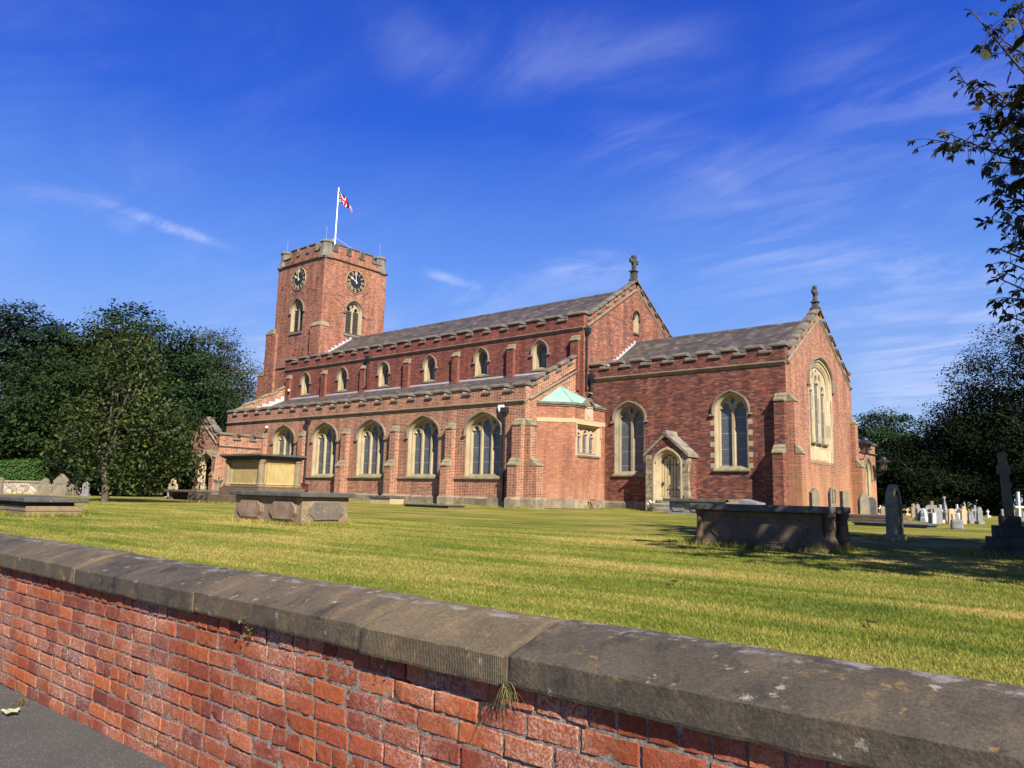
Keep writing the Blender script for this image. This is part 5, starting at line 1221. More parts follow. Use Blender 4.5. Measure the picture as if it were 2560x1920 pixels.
# ------------------------------------------------------------------ gravestones
def gshape(kind, w, h):
    k = w/2
    arc = lambda cx, cz, r, a0, a1, n=8: [(cx+r*math.cos(a0+(a1-a0)*i/n), cz+r*math.sin(a0+(a1-a0)*i/n)) for i in range(n+1)]
    if kind == 'round': return [(-k, 0), (k, 0)]+arc(0, h-k*.55, k, .0, math.pi, 10) if h > k else []
    if kind == 'segment': return [(-k, 0), (k, 0), (k, h-.25*k)]+[(k*math.cos(math.pi*i/8), h-.25*k+.25*k*math.sin(math.pi*i/8)) for i in range(1, 8)]+[(-k, h-.25*k)]
    if kind == 'shoulder': return [(-k, 0), (k, 0), (k, h-k*1.0), (k*.95, h-k*.85), (k*.55, h-k*.75)]+arc(0, h-k*.5, k*.5, -.2, math.pi+.2, 10)+[(-k*.55, h-k*.75), (-k*.95, h-k*.85), (-k, h-k*1.0)]
    if kind == 'gothic': return [(-k, 0), (k, 0), (k, h-k*1.6), (k*.92, h-k*1.1), (k*.7, h-k*.6), (k*.38, h-k*.2), (0, h), (-k*.38, h-k*.2), (-k*.7, h-k*.6), (-k*.92, h-k*1.1), (-k, h-k*1.6)]
    if kind == 'gable': return [(-k, 0), (k, 0), (k, h-k*1.1), (k*1.12, h-k*1.1), (k*1.12, h-k*.95), (0, h), (-k*1.12, h-k*.95), (-k*1.12, h-k*1.1), (-k, h-k*1.1)]
    if kind == 'cross': a = k*.28; return [(-a*1.2, 0), (a*1.2, 0), (a, h*.55), (k, h*.55), (k, h*.55+2*a), (a, h*.55+2*a), (a, h), (-a, h), (-a, h*.55+2*a), (-k, h*.55+2*a), (-k, h*.55), (-a, h*.55)]
    return [(-k, 0), (k, 0), (k*.96, h), (-k*.96, h)]
def gravestone(label, kind, loc, w, h, th, m, rz=0, lean=0, group=None, name='gravestone', base=True, niche=None):
    t = thing(name, label, 'gravestone', loc, rz, group); t.rotation_euler = (lean, 0, rz)
    z0 = .10 if base else -.02
    if kind == 'spire':
        mb = MB(); k = 1.0
        mb.lathe((0, 0, 0), [(w*.75, 0), (w*.75, .12), (w*.55, .14), (w*.55, .34), (w*.42, .38), (w*.36, h*.45), (w*.44, h*.48), (w*.30, h*.52), (w*.10, h*.86), (w*.1, h*.88)], 4, rot=math.pi/4)
        p = gshape('cross', w*.5, h*.16); mb.prism([(x, -.03, h*.86+z) for x, z in p], [(x, .03, h*.86+z) for x, z in p]); mb.build('stone', S_[m], t); return t
    if kind == 'obelisk':
        mb = MB(); mb.lathe((0, 0, 0), [(w*.8, 0), (w*.8, .14), (w*.62, .16), (w*.62, .32), (w*.5, .36), (w*.36, h*.92), (0, h)], 4, rot=math.pi/4); mb.build('stone', S_[m], t); return t
    p = gshape(kind, w, h-z0)
    mb = MB(); mb.prism([(x, -th/2, z0+z) for x, z in p], [(x, th/2, z0+z) for x, z in p]); mb.build('stone', S_[m], t, bevel=.012)
    if base: mb = MB(); mb.box(-w*.62, w*.62, -th*1.1, th*1.1, -.03, .11); mb.build('base', S_[m], t, bevel=.012)
    if niche:
        q = gshape('gothic', w*.5, h*.42); c = MB(); c.loft([[(x, -th/2-.001, z0+h*.45+z) for x, z in q], [(x, -th/2-.03, z0+h*.45+z) for x, z in q], [(x*.85, -th/2-.03, z0+h*.45+.02+z*.9) for x, z in q], [(x*.8, -th/2-.002, z0+h*.45+.03+z*.86) for x, z in q]]); c.build('carved_niche', S_[m], t)
    return t
def at(px_, py_, dist):          # where a point of the photograph (2560 px wide) lies at a given ground distance
    x = (px_-1280)/1887.07; y = (py_-960)/1887.07; v = fwd+r2*x-u2*y; l = math.hypot(v.x, v.y); return CAMP+v*(dist/l)
gravestone('tan gravestone with a rounded head and shoulders standing behind the table tomb', 'shoulder', (-24.4, -14.6, 0), .64, .98, .11, 'grave_y', rz=.15)
gravestone('wide round-topped gravestone at the left edge behind the ledger tomb', 'segment', (-25.2, -21.7, 0), .58, .82, .12, 'grave', rz=.5, base=False)
gravestone('brown gravestone with a small round head standing against the rubble wall', 'shoulder', (-32.9, -17.25, 0), .85, .86, .13, 'grave', rz=.5)
gravestone('gabled brown gravestone with a carved dark niche against the rubble wall', 'gable', (-30.9, -17.2, 0), .74, 1.10, .2, 'grave', rz=.5, niche=True)
gravestone('narrow little gravestone right of the gabled one', 'segment', (-31.5, -16.45, 0), .34, .70, .12, 'grave', rz=.5)
gravestone('pale grey pointed gravestone half hidden by leaves under the young tree', 'gable', (-30.4, -16.2, 0), .36, .76, .1, 'granite', rz=.5)
# beside the east wall
gravestone('gabled mossy gravestone before the east wall, left of the pair beside it', 'gable', (2.62, -4.85, 0), .34, 1.10, .16, 'grave', rz=1.1)
gravestone('pointed gothic gravestone before the east wall, between two other stones', 'gothic', (3.2, -4.75, 0), .28, 1.14, .14, 'grave', rz=1.1, niche=True)
gravestone('square headed brown gravestone right of the gothic one by the east wall', 'block', (3.3, -3.7, 0), .3, 1.03, .16, 'grave', rz=1.1)
gravestone('tall weathered gravestone with a sloping head beside the north-east buttress', 'gothic', (3.85, -3.35, 0), .42, .98, .13, 'grave', rz=1.0)
gravestone('shiny dark granite gravestone next to the weathered one by the buttress', 'round', (3.5, -.9, 0), .36, .76, .1, 'dgranite', rz=1.0)
# the gothic headstone on the lawn
t = thing('gravestone', 'tall mossy gothic gravestone with a deep pointed niche, alone in the tree shade', 'gravestone', (8.26, -18.1, 0), 1.0)
w, h = .115, .95; th = .17
kk = w*.92; p = [(-kk, 0), (kk, 0), (kk, .54), (kk*.98, .64), (kk*.85, .74), (kk*.6, .84), (kk*.28, .915), (0, h), (-kk*.28, .915), (-kk*.6, .84), (-kk*.85, .74), (-kk*.98, .64), (-kk, .54)]
po_ = [(x, z) for x, z in p]
mb = MB(); q = [(x*.66, .34+(z-.34)*.86 if z > .3 else z) for x, z in p]; q[0] = (-w*.6, .10); q[1] = (w*.6, .10)
mb.tess([po_, q], lambda x, z: (x, -th/2, z)); mb.loft([[(x, -th/2, z) for x, z in q], [(x*.92, -th/2+.06, z) for x, z in q]]); mb.poly([(x*.92, -th/2+.06, z) for x, z in q])
mb.loft([[(x, -th/2, z) for x, z in po_], [(x, th/2, z) for x, z in po_]]); mb.poly([(x, th/2, z) for x, z in po_]); mb.build('stone', S_['gothic'], t)
q2 = gshape('round', w*1.0, .70); mb = MB(); mb.prism([(x, -th/2+.075, .06+z) for x, z in q2], [(x*.9, -th/2+.02, .07+z*.97) for x, z in q2]); mb.build('inner_stone', S_['gothic'], t)
mb = MB(); mb.box(-w-.03, -w*.62, -th/2-.05, th/2+.02, .58, .61); mb.box(w*.62, w+.03, -th/2-.05, th/2+.02, .56, .61); mb.build('capital', S_['gothic'], t)
mb = MB(); mb.box(-w-.03, w+.03, -th/2-.04, th/2+.04, -.02, .10); mb.build('base', S_['gothic'], t, bevel=.02)
# large cross on steps, right
t = thing('cross_monument', 'tall granite latin cross leaning slightly on a stepped base at the right edge', 'monument', (10.27, -21.0, 0), .28)
for a, z0, z1 in ((.285, -.02, .115), (.245, .115, .235), (.18, .235, .38), (.108, .38, .50)):
    mb = MB(); mb.box(-a, a, -a, a, z0, z1); mb.build('step', S_['black'], t, bevel=.012)
lx = .035
mb = MB(); mb.prism([(-.05, -.045, .50), (.05, -.045, .50), (.05, .045, .50), (-.05, .045, .50)], [(-.044-lx, -.04, 1.30), (.044-lx, -.04, 1.30), (.044-lx, .04, 1.30), (-.044-lx, .04, 1.30)])
mb.box(-.072-lx*.8, .072-lx*.8, -.047, .047, 1.02, 1.14)
mb.build('cross', S_['mossy'], t, bevel=.006)
t = thing('chest_tomb', 'plain pale grey block tomb beside the leaning cross, cut by the right edge', 'tomb', (10.35, -16.6, 0), .28)
mb = MB(); mb.box(-.45, 1.5, -.35, .35, -.02, .36); mb.build('chest', S_['granite'], t, bevel=.02)
mb = MB(); mb.box(-.5, 1.55, -.4, .4, .36, .44); mb.build('ledger_slab', S_['granite'], t, bevel=.02)
gravestone('white cross-headed gravestone standing behind the block tomb at the right edge', 'cross', (9.25, -10.4, 0), .2, .98, .1, 'marble', rz=.5)
t = thing('kerbed_grave', 'long dark kerbed grave in front of the far white gravestones', 'grave', (6.35, -9.6, 0), -.2)
mb = MB(); mb.box(-1.05, .9, -.3, .3, -.02, .06); mb.build('kerb', S_['slab'], t, bevel=.01); mb = MB(); mb.box(-1.1, .95, -.34, .34, .06, .10); mb.build('slab', S_['dgranite'], t, bevel=.02)
t = thing('kerbed_grave', 'brown double stepped grave kerb between the dark granite stone and the gothic stone', 'grave', (5.0, -5.2, 0), -.2)
mb = MB(); mb.box(-1.2, .6, -.6, .6, -.02, .12); mb.box(-1.1, .5, -.5, .5, .12, .24); mb.build('kerb', S_['tomb_dark'], t, bevel=.02)
t = thing('pedestal_stone', 'squat plain grey block standing right of the far white gravestones', 'grave', (7.75, -9.4, 0), .3)
mb = MB(); mb.box(-.14, .14, -.13, .13, -.02, .25); mb.build('stone', S_['granite'], t, bevel=.05)
far = [(2200, 1263, 1285, 46, 'cross', 'marble', .3, 'small white cross by the corner of the north vestry'), (2206, 1268, 1286, 46, 'round', 'grave', .34, 'small rounded grey gravestone beside the white cross near the vestry corner'),
 (2267, 1269, 1283, 44, 'cross', 'grave_y', .3, 'stubby cream cross between the gothic stone and the far rows'), (2284, 1260, 1290, 40, 'shoulder', 'grave', .55, 'round-headed mossy gravestone at the left of the far rows'),
 (2293, 1261, 1296, 34, 'gothic', 'granite', .26, 'thin pointed grey gravestone, first of the far row'), (2299, 1271, 1298, 33, 'segment', 'granite', .34, 'wide grey gravestone, second of the far row'),
 (2304, 1272, 1297, 34, 'cross', 'marble', .24, 'white cross next to the wide grey stone in the far row'), (2309, 1271, 1300, 35, 'obelisk', 'marble', .2, 'slim white obelisk in the far row'),
 (2318, 1266, 1299, 36, 'gothic', 'granite', .26, 'grey pointed stone just left of the tall brown cross'), (2327, 1256, 1299, 36, 'cross', 'grave', .62, 'tall brown cross rising above the far row'),
 (2324, 1296, 1303, 33, 'segment', 'grave_y', .2, 'tiny tan stone at the foot of the tall brown cross'), (2332, 1289, 1304, 33, 'block', 'marble', .2, 'short white block right of the tall brown cross'),
 (2343, 1271, 1304, 34, 'segment', 'granite', .40, 'broad grey slab gravestone left of the cross-topped spire'), (2349, 1264, 1303, 36, 'cross', 'marble', .26, 'bright white cross behind the broad grey slab'),
 (2355, 1281, 1294, 38, 'block', 'marble', .2, 'low white stone between the broad slab and the spire'), (2362, 1247, 1301, 36, 'spire', 'granite', .34, 'tall spire monument topped with a small cross in the far row'),
 (2368, 1280, 1303, 36, 'gothic', 'grave_y', .30, 'pinkish pointed stone at the right foot of the spire'), (2377, 1277, 1305, 34, 'round', 'grave_y', .36, 'tan round-topped gravestone right of the spire'),
 (2382, 1297, 1306, 33, 'segment', 'grave_y', .2, 'very small pink stone at the foot of the tan round-topped one'), (2388, 1281, 1304, 36, 'gothic', 'granite', .3, 'low grey gravestone in front of the tall white cross'),
 (2392, 1263, 1299, 38, 'cross', 'marble', .28, 'tall bright white cross right of the tan stone'), (2398, 1271, 1302, 37, 'obelisk', 'granite', .24, 'grey obelisk right of the tall white cross'),
 (2395, 1290, 1303, 34, 'segment', 'marble', .22, 'small white headstone below the tall white cross'), (2406, 1268, 1306, 34, 'shoulder', 'grave_y', .32, 'tan stone with a cross head, last of the far row'),
 (2412, 1257, 1296, 42, 'obelisk', 'granite', .16, 'thin dark pillar at the right end of the far row'), (2425, 1278, 1304, 33, 'gothic', 'granite', .28, 'grey pointed stone behind the squat grey block'),
 (2437, 1265, 1300, 34, 'cross', 'granite', .42, 'grey cross above the squat grey block'), (2446, 1269, 1306, 33, 'gothic', 'granite', .3, 'grey pointed stone right of the grey cross, behind the squat block'),
 (2468, 1273, 1287, 40, 'cross', 'marble', .26, 'little white cross in the dark left of the leaning cross'), (2507, 1272, 1290, 38, 'segment', 'granite', .36, 'small grey headstone right of the leaning cross shaft'),
 (2542, 1272, 1288, 36, 'obelisk', 'granite', .2, 'small grey obelisk right of the white cross-headed stone'), (2556, 1278, 1288, 38, 'segment', 'granite', .28, 'last small grey headstone at the right edge')]
rngf = random.Random(9)
for px_, yt, yb, D_, kind, m, w, lab in far:
    hz = 1232.5+(px_-1280)*.0246
    D_ = min(42, max(22, .619*1887/(yb-hz))); v = Vector((px_-1280, 0)); D_ = D_/math.cos(math.atan((px_-1280)/1887.07))
    g = at(px_, hz, D_); top = CAMP.z+(hz-yt)*D_*math.cos(math.atan((px_-1280)/1887.07))/1887.07; top = max(.35, top*1.15)
    gravestone(lab, kind, (g.x, g.y, 0), w*.85, top, .075, m, rz=rngf.uniform(.95, 1.35), lean=rngf.uniform(-.05, .05), group='gravestones in the far part of the churchyard', base=kind in ('cross', 'gothic'))
# sundial pedestal, bench
t = thing('sundial', 'stone baluster sundial pedestal in front of the porch entrance', 'sundial', (-26.9, -10.9, 0))
mb = MB(); mb.lathe((0, 0, 0), [(.36, 0), (.36, .12), (.28, .15), (.26, .3), (.17, .42), (.15, .75), (.17, .85), (.20, .88), (.27, .98), (.27, 1.04), (0, 1.04)], 8); mb.build('pedestal', S_['grave'], t)
mb = MB(); mb.prism([(-.02, 0, 1.04), (.16, 0, 1.04), (-.02, 0, 1.2)], [(-.02, .02, 1.04), (.16, .02, 1.04), (-.02, .02, 1.2)]); mb.build('gnomon', M_['iron'], t)
mwood = flatmat('dark red bench wood', (.10,.028,.02), .6, .3, 0, .25, 14)
t = thing('park_bench', 'dark red wooden bench against the aisle wall below a window', 'bench', (-26.3, -6.3, 0))
for i in range(5): mb = MB(); mb.box(-.75, .75, -.30+i*.1, -.225+i*.1, .42, .45); mb.build('seat_slat', mwood, t)
mb = MB()
for i in range(15): x = -.66+i*.094; mb.box(x-.02, x+.02, .215, .245, .5, .86+.06*math.cos((i-7)/7*1.5))
mb.box(-.75, .75, .2, .26, .46, .52)
pr_ = [(x, .86+.07*math.cos(x/.75*1.5)) for x in np.linspace(-.75, .75, 13)]
mb.prism([(x, .2, z-.04) for x, z in pr_]+[(x, .2, z+.05) for x, z in reversed(pr_)], [(x, .26, z-.04) for x, z in pr_]+[(x, .26, z+.05) for x, z in reversed(pr_)])
mb.build('backrest', mwood, t)
mb = MB(); mb.box(-.06, .06, .19, .2, .84, .93); mb.build('plaque', M_['lead'], t)
for x in (-.72, .72):
    for y in (-.27, .23): mb = MB(); mb.box(x-.035, x+.035, y-.035, y+.035, 0, .62 if y < 0 else .9); mb.build('leg', mwood, t)
    mb = MB(); mb.box(x-.04, x+.04, -.32, .24, .62, .66); mb.build('armrest', mwood, t)
# ------------------------------------------------------------------ flagpole and flag
t = thing('flagpole', 'white flagpole with guy wires on top of the church tower', 'flagpole', (-39.27, 4.81, 18.5))
mb = MB(); mb.tube([(0, 0, 0), (.03, 0, 3.2), (.10, 0, 7.5)], .07, 8, r1=.045); mb.lathe((.10, 0, 7.48), [(0, 0), (.07, .02), (.07, .07), (0, .1)], 8); mb.build('pole', M_['white'], t, smooth_=True)
mb = MB(); mb.tube([(.03, -.12, 3.15), (.03, .12, 3.15)], .03, 5); mb.build('cleat', M_['lead'], t)
for p in ((2.9, 2.2, .9), (-2.6, -2.2, .9), (2.6, -2.6, .9)):
    mb = MB(); mb.tube([(.03, 0, 3.15), p], .009, 4); mb.build('guy_wire', M_['white'], t)
# limp flag: union flag drawn in the shader on the cloth's own coordinates
nx, ny = 40, 22
fx, fz_ = np.meshgrid(np.linspace(0, 1, nx+1), np.linspace(0, 1, ny+1))
fl_u, fl_v = fx.copy(), fz_.copy()
FL, FH = 1.9, 1.0
dx = FL*.70*fx+.10*np.sin(fx*9+fz_*2)*fx; dzz = FH*(fz_-1)*(1-.55*fx)-1.75*fx**1.2+.05*np.sin(fx*12)*fx
dy = .16*np.sin(fx*11+fz_*3)*fx**.5+.07*np.sin(fx*23-fz_*5)*fx
V = np.stack([dx*.86, dx*.5+dy, dzz], -1).reshape(-1, 3); k = nx+1; i0 = (np.arange(ny)[:, None]*k+np.arange(nx)[None]).ravel(); F = np.stack([i0, i0+1, i0+k+1, i0+k], 1)
m, n, b = mat('flag cloth', .8, .1)
uv = nd(n, 'ShaderNodeUVMap', uv_map='UVMap').outputs[0]; s = nd(n, 'ShaderNodeSeparateXYZ', i_0=uv)
x = mth(n, 'MULTIPLY', mth(n, 'SUBTRACT', s.outputs[0], .5), 2.0); y = mth(n, 'SUBTRACT', s.outputs[1], .5); y = mth(n, 'MULTIPLY', y, 1.0)
ax, ay = mth(n, 'ABSOLUTE', x), mth(n, 'ABSOLUTE', y)
dg = mth(n, 'MINIMUM', mth(n, 'ABSOLUTE', mth(n, 'SUBTRACT', mth(n, 'MULTIPLY', x, .5), y)), mth(n, 'ABSOLUTE', mth(n, 'ADD', mth(n, 'MULTIPLY', x, .5), y)))
cr = mth(n, 'MINIMUM', ax, ay)
c = mixc(n, mth(n, 'LESS_THAN', dg, .112), (.008, .012, .10), (.5, .5, .5)); c = mixc(n, mth(n, 'LESS_THAN', dg, .04), c, (.38,.006,.025))
c = mixc(n, mth(n, 'LESS_THAN', cr, .15), c, (.5, .5, .5)); c = mixc(n, mth(n, 'LESS_THAN', cr, .10), c, (.38,.006,.025)); n.links.new(c, b.inputs['Base Color'])
o = npmesh('flag', V, F, m, None, True); l = o.data.uv_layers.new(name='UVMap'); vi = F.ravel(); l.data.foreach_set('uv', np.stack([fl_u.ravel()[vi], fl_v.ravel()[vi]], 1).ravel())
o.location = (-39.13, 4.81, 18.5+7.36); tag(o, 'red, white and blue flag hanging limp from the white flagpole', 'flag')
for i, (x, y) in enumerate(((-36.7, 2.1), (-42.0, 2.1), (-36.6, 7.5))):
    mb = MB(); mb.tube([(0, 0, 0), (0, 0, 1.25)], .008, 5); o = mb.build('lightning_rod', M_['lead']); o.location = (x, y, 20.05)
    tag(o, ('thin lightning rod on the tower corner nearest the flagpole', 'thin lightning rod on the left corner of the tower', 'thin lightning rod on the right corner of the tower')[i], 'lightning rod', 'lightning rods on the tower')
# ------------------------------------------------------------------ small fittings on the walls
def lantern(label, loc, s, wall_dx):
    t = thing('lantern', label, 'lantern', loc)
    for i in range(4):
        a = math.pi/4+i*math.pi/2; c, d = math.cos(a), math.sin(a); m = MB(); m.tube([(.12*s*c, .12*s*d, -.34*s), (.22*s*c, .22*s*d, .02*s)], .014*s, 4); m.build('frame_bar', M_['iron'], t)
    m = MB(); m.lathe((0, 0, 0), [(.0, -.36*s), (.11*s, -.36*s), (.14*s, -.33*s), (.14*s, -.325*s)], 4, rot=math.pi/4); m.build('base', M_['iron'], t)
    m = MB(); m.lathe((0, 0, 0), [(.115*s, -.33*s), (.205*s, .015*s)], 4, rot=math.pi/4); m.build('pane', flatmat('lantern glass', (.10,.09,.085), .2, .5), t)
    m = MB(); m.lathe((0, 0, 0), [(.29*s, .0), (.29*s, .03*s), (.13*s, .14*s), (.10*s, .2*s), (.03*s, .24*s), (0, .26*s)], 8, rot=math.pi/8); m.build('cap', M_['iron'], t)
    m = MB(); m.tube([(0, 0, -.36*s), (-.1, 0, -.52*s), (wall_dx, 0, -.58*s)], .02*s, 5); m.build('bracket', M_['iron'], t)
lantern('black four-sided lantern on a bracket at the corner of the north vestry', (-.2, 12.6, 3.88), 1.6, -.58)
lantern('farther black lantern standing out against the dark trees', (-.2, 16.45, 3.05), 1.35, -.59)
for i, (loc, lab) in enumerate((((-31.95, YA-.14, 4.55), 'small white floodlight on the aisle wall above the porch'), ((-36.0, YN-.3, 7.75), 'small white floodlight at the west end of the clerestory'), ((-11.0, YN-.45, 7.62), 'small white floodlight above the aisle gable at the east end'))):
    t = thing('floodlight', lab, 'floodlight', loc); m = MB(); m.lathe((0, 0, 0), [(0, -.09), (.07, -.07), (.09, 0), (.07, .07), (0, .09)], 8); m.build('lamp', M_['white'], t, smooth_=True); m = MB(); m.tube([(0, 0, -.05), (0, .06, -.18), (0, .14, -.2)], .025, 5); m.build('bracket', M_['iron'], t)
t = thing('alarm_box', 'white alarm box on the aisle wall beside the hopper head', 'alarm box', (-12.02, YA-.03, 4.72))
m = MB(); m.prism([(-.17, -.07, .16), (-.17, -.07, .02), (-.09, -.07, -.2), (.09, -.07, -.2), (.17, -.07, .02), (.17, -.07, .16)], [(-.17, .03, .16), (-.17, .03, .02), (-.09, .03, -.2), (.09, .03, -.2), (.17, .03, .02), (.17, .03, .16)]); m.build('case', M_['white'], t, bevel=.01); m = MB(); m.box(.172, .18, -.03, .02, -.02, .06); m.build('lens', flatmat('red lens', (.6,.05,.05), .4), t)
# ------------------------------------------------------------------ vegetation
def leafmat(name, cols, trans=.25, rough=.55, spec=.2):
    m = bpy.data.materials.new(name); m.use_nodes = True; n = m.node_tree; b = n.nodes['Principled BSDF']
    g = nd(n, 'ShaderNodeNewGeometry'); r = g.outputs['Random Per Island']
    c = ramp(n, r, [(i/max(1, len(cols)-1), c) for i, c in enumerate(cols)])
    z = nd(n, 'ShaderNodeTexNoise', i_Vector=g.outputs['Position'], i_Scale=.5, i_Detail=4.0)
    c = mixc(n, 1.0, c, ramp(n, z.outputs[0], [(.35, (.72, .75, .72)), (.65, (1.25, 1.22, 1.1))]), 'MULTIPLY')
    n.links.new(c, b.inputs['Base Color']); b.inputs['Roughness'].default_value = rough; b.inputs['Specular IOR Level'].default_value = spec
    tr = nd(n, 'ShaderNodeBsdfTranslucent', i_Color=c); mx = nd(n, 'ShaderNodeMixShader', i_0=trans, i_1=b.outputs[0], i_2=tr.outputs[0])
    n.links.new(mx.outputs[0], n.nodes['Material Output'].inputs[0]); return m
L_ = {}
L_['dark'] = leafmat('dark wood leaves', [(.010,.022,.008), (.018,.037,.011), (.032,.054,.014), (.014,.029,.010)], .2, .75, .08)
L_['deep'] = leafmat('deep green leaves', [(.010,.027,.010), (.018,.044,.014), (.029,.062,.017)])
L_['lime'] = leafmat('young tree leaves', [(.020,.034,.008), (.032,.050,.010), (.050,.066,.013), (.027,.040,.009), (.030,.044,.010), (.11,.15,.025)], .28)
L_['copper'] = leafmat('bronze leaves', [(.030,.040,.014), (.050,.052,.020), (.036,.055,.016), (.065,.066,.028)])
L_['pine'] = leafmat('pine needles', [(.010,.022,.016), (.016,.032,.022)], .05)
L_['black'] = leafmat('shade darkened leaves', [(.005,.009,.005), (.009,.015,.007), (.015,.022,.009)], .08, .9, .03)  # leaf colour sunk to near black to stand in for shade
L_['hedge'] = leafmat('hedge leaves', [(.03,.075,.012), (.045,.10,.016), (.06,.12,.02)], .25)
L_['chest'] = leafmat('horse chestnut leaves', [(.020,.028,.010), (.032,.040,.013), (.045,.050,.016), (.026,.034,.012), (.09,.085,.02)], .16, .45)
bark = stone('bark', (.055,.045,.035), (.10,.085,.065), scale=3.0, streaks=.3)
def leaf_mesh(name, centers, nrm, size, mat_, parent, rng, aspect=.55):
    n = len(centers)
    a = np.cross(nrm, rng.normal(size=(n, 3))); a /= np.linalg.norm(a, axis=1)[:, None]+1e-9; b = np.cross(nrm, a)
    s = size*rng.uniform(.65, 1.35, n)[:, None]
    q = np.stack([centers-a*s*.5, centers+b*s*aspect*.5+a*s*.05+nrm*s*.06, centers+a*s*.5, centers-b*s*aspect*.5+a*s*.05+nrm*s*.06], 1).reshape(-1, 3)
    F = np.arange(4*n).reshape(-1, 4)
    return npmesh(name, q, F, mat_, parent)
def tree(label, loc, lobes, leafn, size, m, seed, trunk=(.22, 3.0), limbs=7, name='tree', group=None, clump=(.55, .38), ncl=None, cat='tree', trunk_name='trunk', per=34):
    """lobes: (dx,dy,z, rx,ry,rz); leaves gather in clumps through the shell of each lobe"""
    rng = np.random.default_rng(seed); t = thing(name, label, cat, loc, 0, group)
    vol = np.array([l[3]*l[4]*l[5] for l in lobes])**(2/3); vol /= vol.sum()
    C_, N_ = [], []
    for l, v in zip(lobes, vol):
        nl = int(leafn*v); cs, cf = clump; k = max(6, int(nl/per)); c0 = np.array(l[:3]); rad = np.array(l[3:])
        d = rng.normal(size=(k, 3)); d /= np.linalg.norm(d, axis=1)[:, None]
        # ragged outline: radius varies with direction
        wob = np.array([mnoise.noise(Vector((x*1.9+seed, y*1.9, z*1.9))) for x, y, z in d])
        r = (rng.uniform(.30, 1, k)**.45)*(1+.24*wob)
        cen = c0+d*rad*r[:, None]
        idx = rng.integers(0, k, nl)
        off = np.clip(rng.normal(size=(nl, 3)), -1.9, 1.9)*np.array([cs, cs, cs*cf*1.3])
        C_.append(cen[idx]+off); nn = d[idx]*.7+rng.normal(size=(nl, 3))*.42+np.array([0, 0, .6]); N_.append(nn/np.linalg.norm(nn, axis=1)[:, None])
    P = np.concatenate(C_); N = np.concatenate(N_)
    k = P[:, 2] > .25; P, N = P[k], N[k]
    leaf_mesh('crown', P, N, size, mat_=L_[m], parent=t, rng=rng)
    mb = MB(); r0, h0 = trunk; rr = random.Random(seed)
    top = Vector((rr.uniform(-.2, .2), rr.uniform(-.2, .2), h0))
    mb.tube([(0, 0, -.1), (0, 0, .25), tuple(top*.5), tuple(top)], r0*1.15, 9, r1=r0*.7)
    for i in range(limbs):
        l = lobes[i % len(lobes)]
        e = Vector(l[:3])+Vector((rr.uniform(-.6, .6)*l[3], rr.uniform(-.6, .6)*l[4], rr.uniform(-.2, .75)*l[5]))
        s = top*rr.uniform(.72, 1.0); mid = s.lerp(e, .5)+Vector((rr.uniform(-.3, .3), rr.uniform(-.3, .3), rr.uniform(.1, .5)))
        mb.tube([tuple(s), tuple(s.lerp(mid, .55)), tuple(mid), tuple(mid.lerp(e, .6)), tuple(e)], r0*.45, 6, r1=.02)
        for j in range(2):
            f = mid.lerp(e, rr.uniform(.1, .6)); g = f+Vector((rr.uniform(-1, 1), rr.uniform(-1, 1), rr.uniform(.1, .9)))*min(l[3:])*.5
            mb.tube([tuple(f), tuple(f.lerp(g, .5)+Vector((0, 0, .1))), tuple(g)], r0*.18, 5, r1=.012)
    mb.build(trunk_name, bark, t, smooth_=True, uv=False)
    return t
def lob(r, h, n, seed, sq=.8, spread=.55, low=.35):
    """a spread of lobes for a crown of radius r between low*h and h"""
    rr = random.Random(seed); out_ = [(0, 0, h*(low+1)/2, r*.8, r*.8, h*(1-low)/2*.92)]
    for i in range(n):
        a = 2*math.pi*i/n+rr.uniform(-.3, .3); d = r*spread*rr.uniform(.8, 1.15); s = r*rr.uniform(.42, .6)
        z = h*(low+(1-low)*rr.uniform(.2, .82)); out_.append((d*math.cos(a), d*math.sin(a), z, s, s, s*sq))
    return out_
# the wood on the left
def px_tree(label, px_, dist, top_px, r, seed, m, leafn=9000, size=.34, low=.22, **kw):
    g = at(px_, 1215, dist); hz = 1232.5+(px_-1280)*.0246; h = CAMP.z+(hz-top_px)*dist*.90/1887.07*1.0
    # ground distance and depth along the view differ away from the picture centre
    v = Vector((g.x-CAMP.x, g.y-CAMP.y, 0)); depth = v.dot(Vector((fwd.x, fwd.y, 0)).normalized()); h = CAMP.z+(hz-top_px)*depth/1887.07*1.02
    return tree(label, (g.x, g.y, 0), lob(r, h*1.06, 8, seed, low=low), int(leafn*1.3), size, m, seed, (.3+.02*h, h*.45), 9, per=60, clump=(.58 if r > 3.4 else .45, .30), **kw)
G1 = 'trees of the wood behind the churchyard'
px_tree('dark pine at the far left edge of the photo, its ragged top above the wood', 12, 64, 752, 3.2, 11, 'pine', 11050, 0.24, .45, group=G1)
px_tree('dark broad tree of the wood below the pine at the left edge', 70, 58, 880, 5.0, 12, 'dark', 17000, 0.25, .05, group=G1)
px_tree('tall dark round tree of the wood right of the pine', 170, 66, 803, 5.4, 13, 'dark', 18700, 0.27, .1, group=G1)
px_tree('tallest dark tree in the middle of the left wood', 285, 62, 786, 5.2, 14, 'dark', 18700, 0.27, .1, group=G1)
px_tree('dark tree of the wood showing right above the young tree', 400, 60, 822, 4.6, 15, 'deep', 17000, 0.25, .1, group=G1)
px_tree('bronze dark tree at the right end of the left wood, reaching towards the tower', 515, 72, 836, 5.0, 16, 'copper', 20400, 0.20, .12, group=G1)
px_tree('low yellowish green tree between the wood and the aisle parapet', 583, 74, 968, 3.6, 17, 'lime', 7650, 0.16, .1, group=G1)
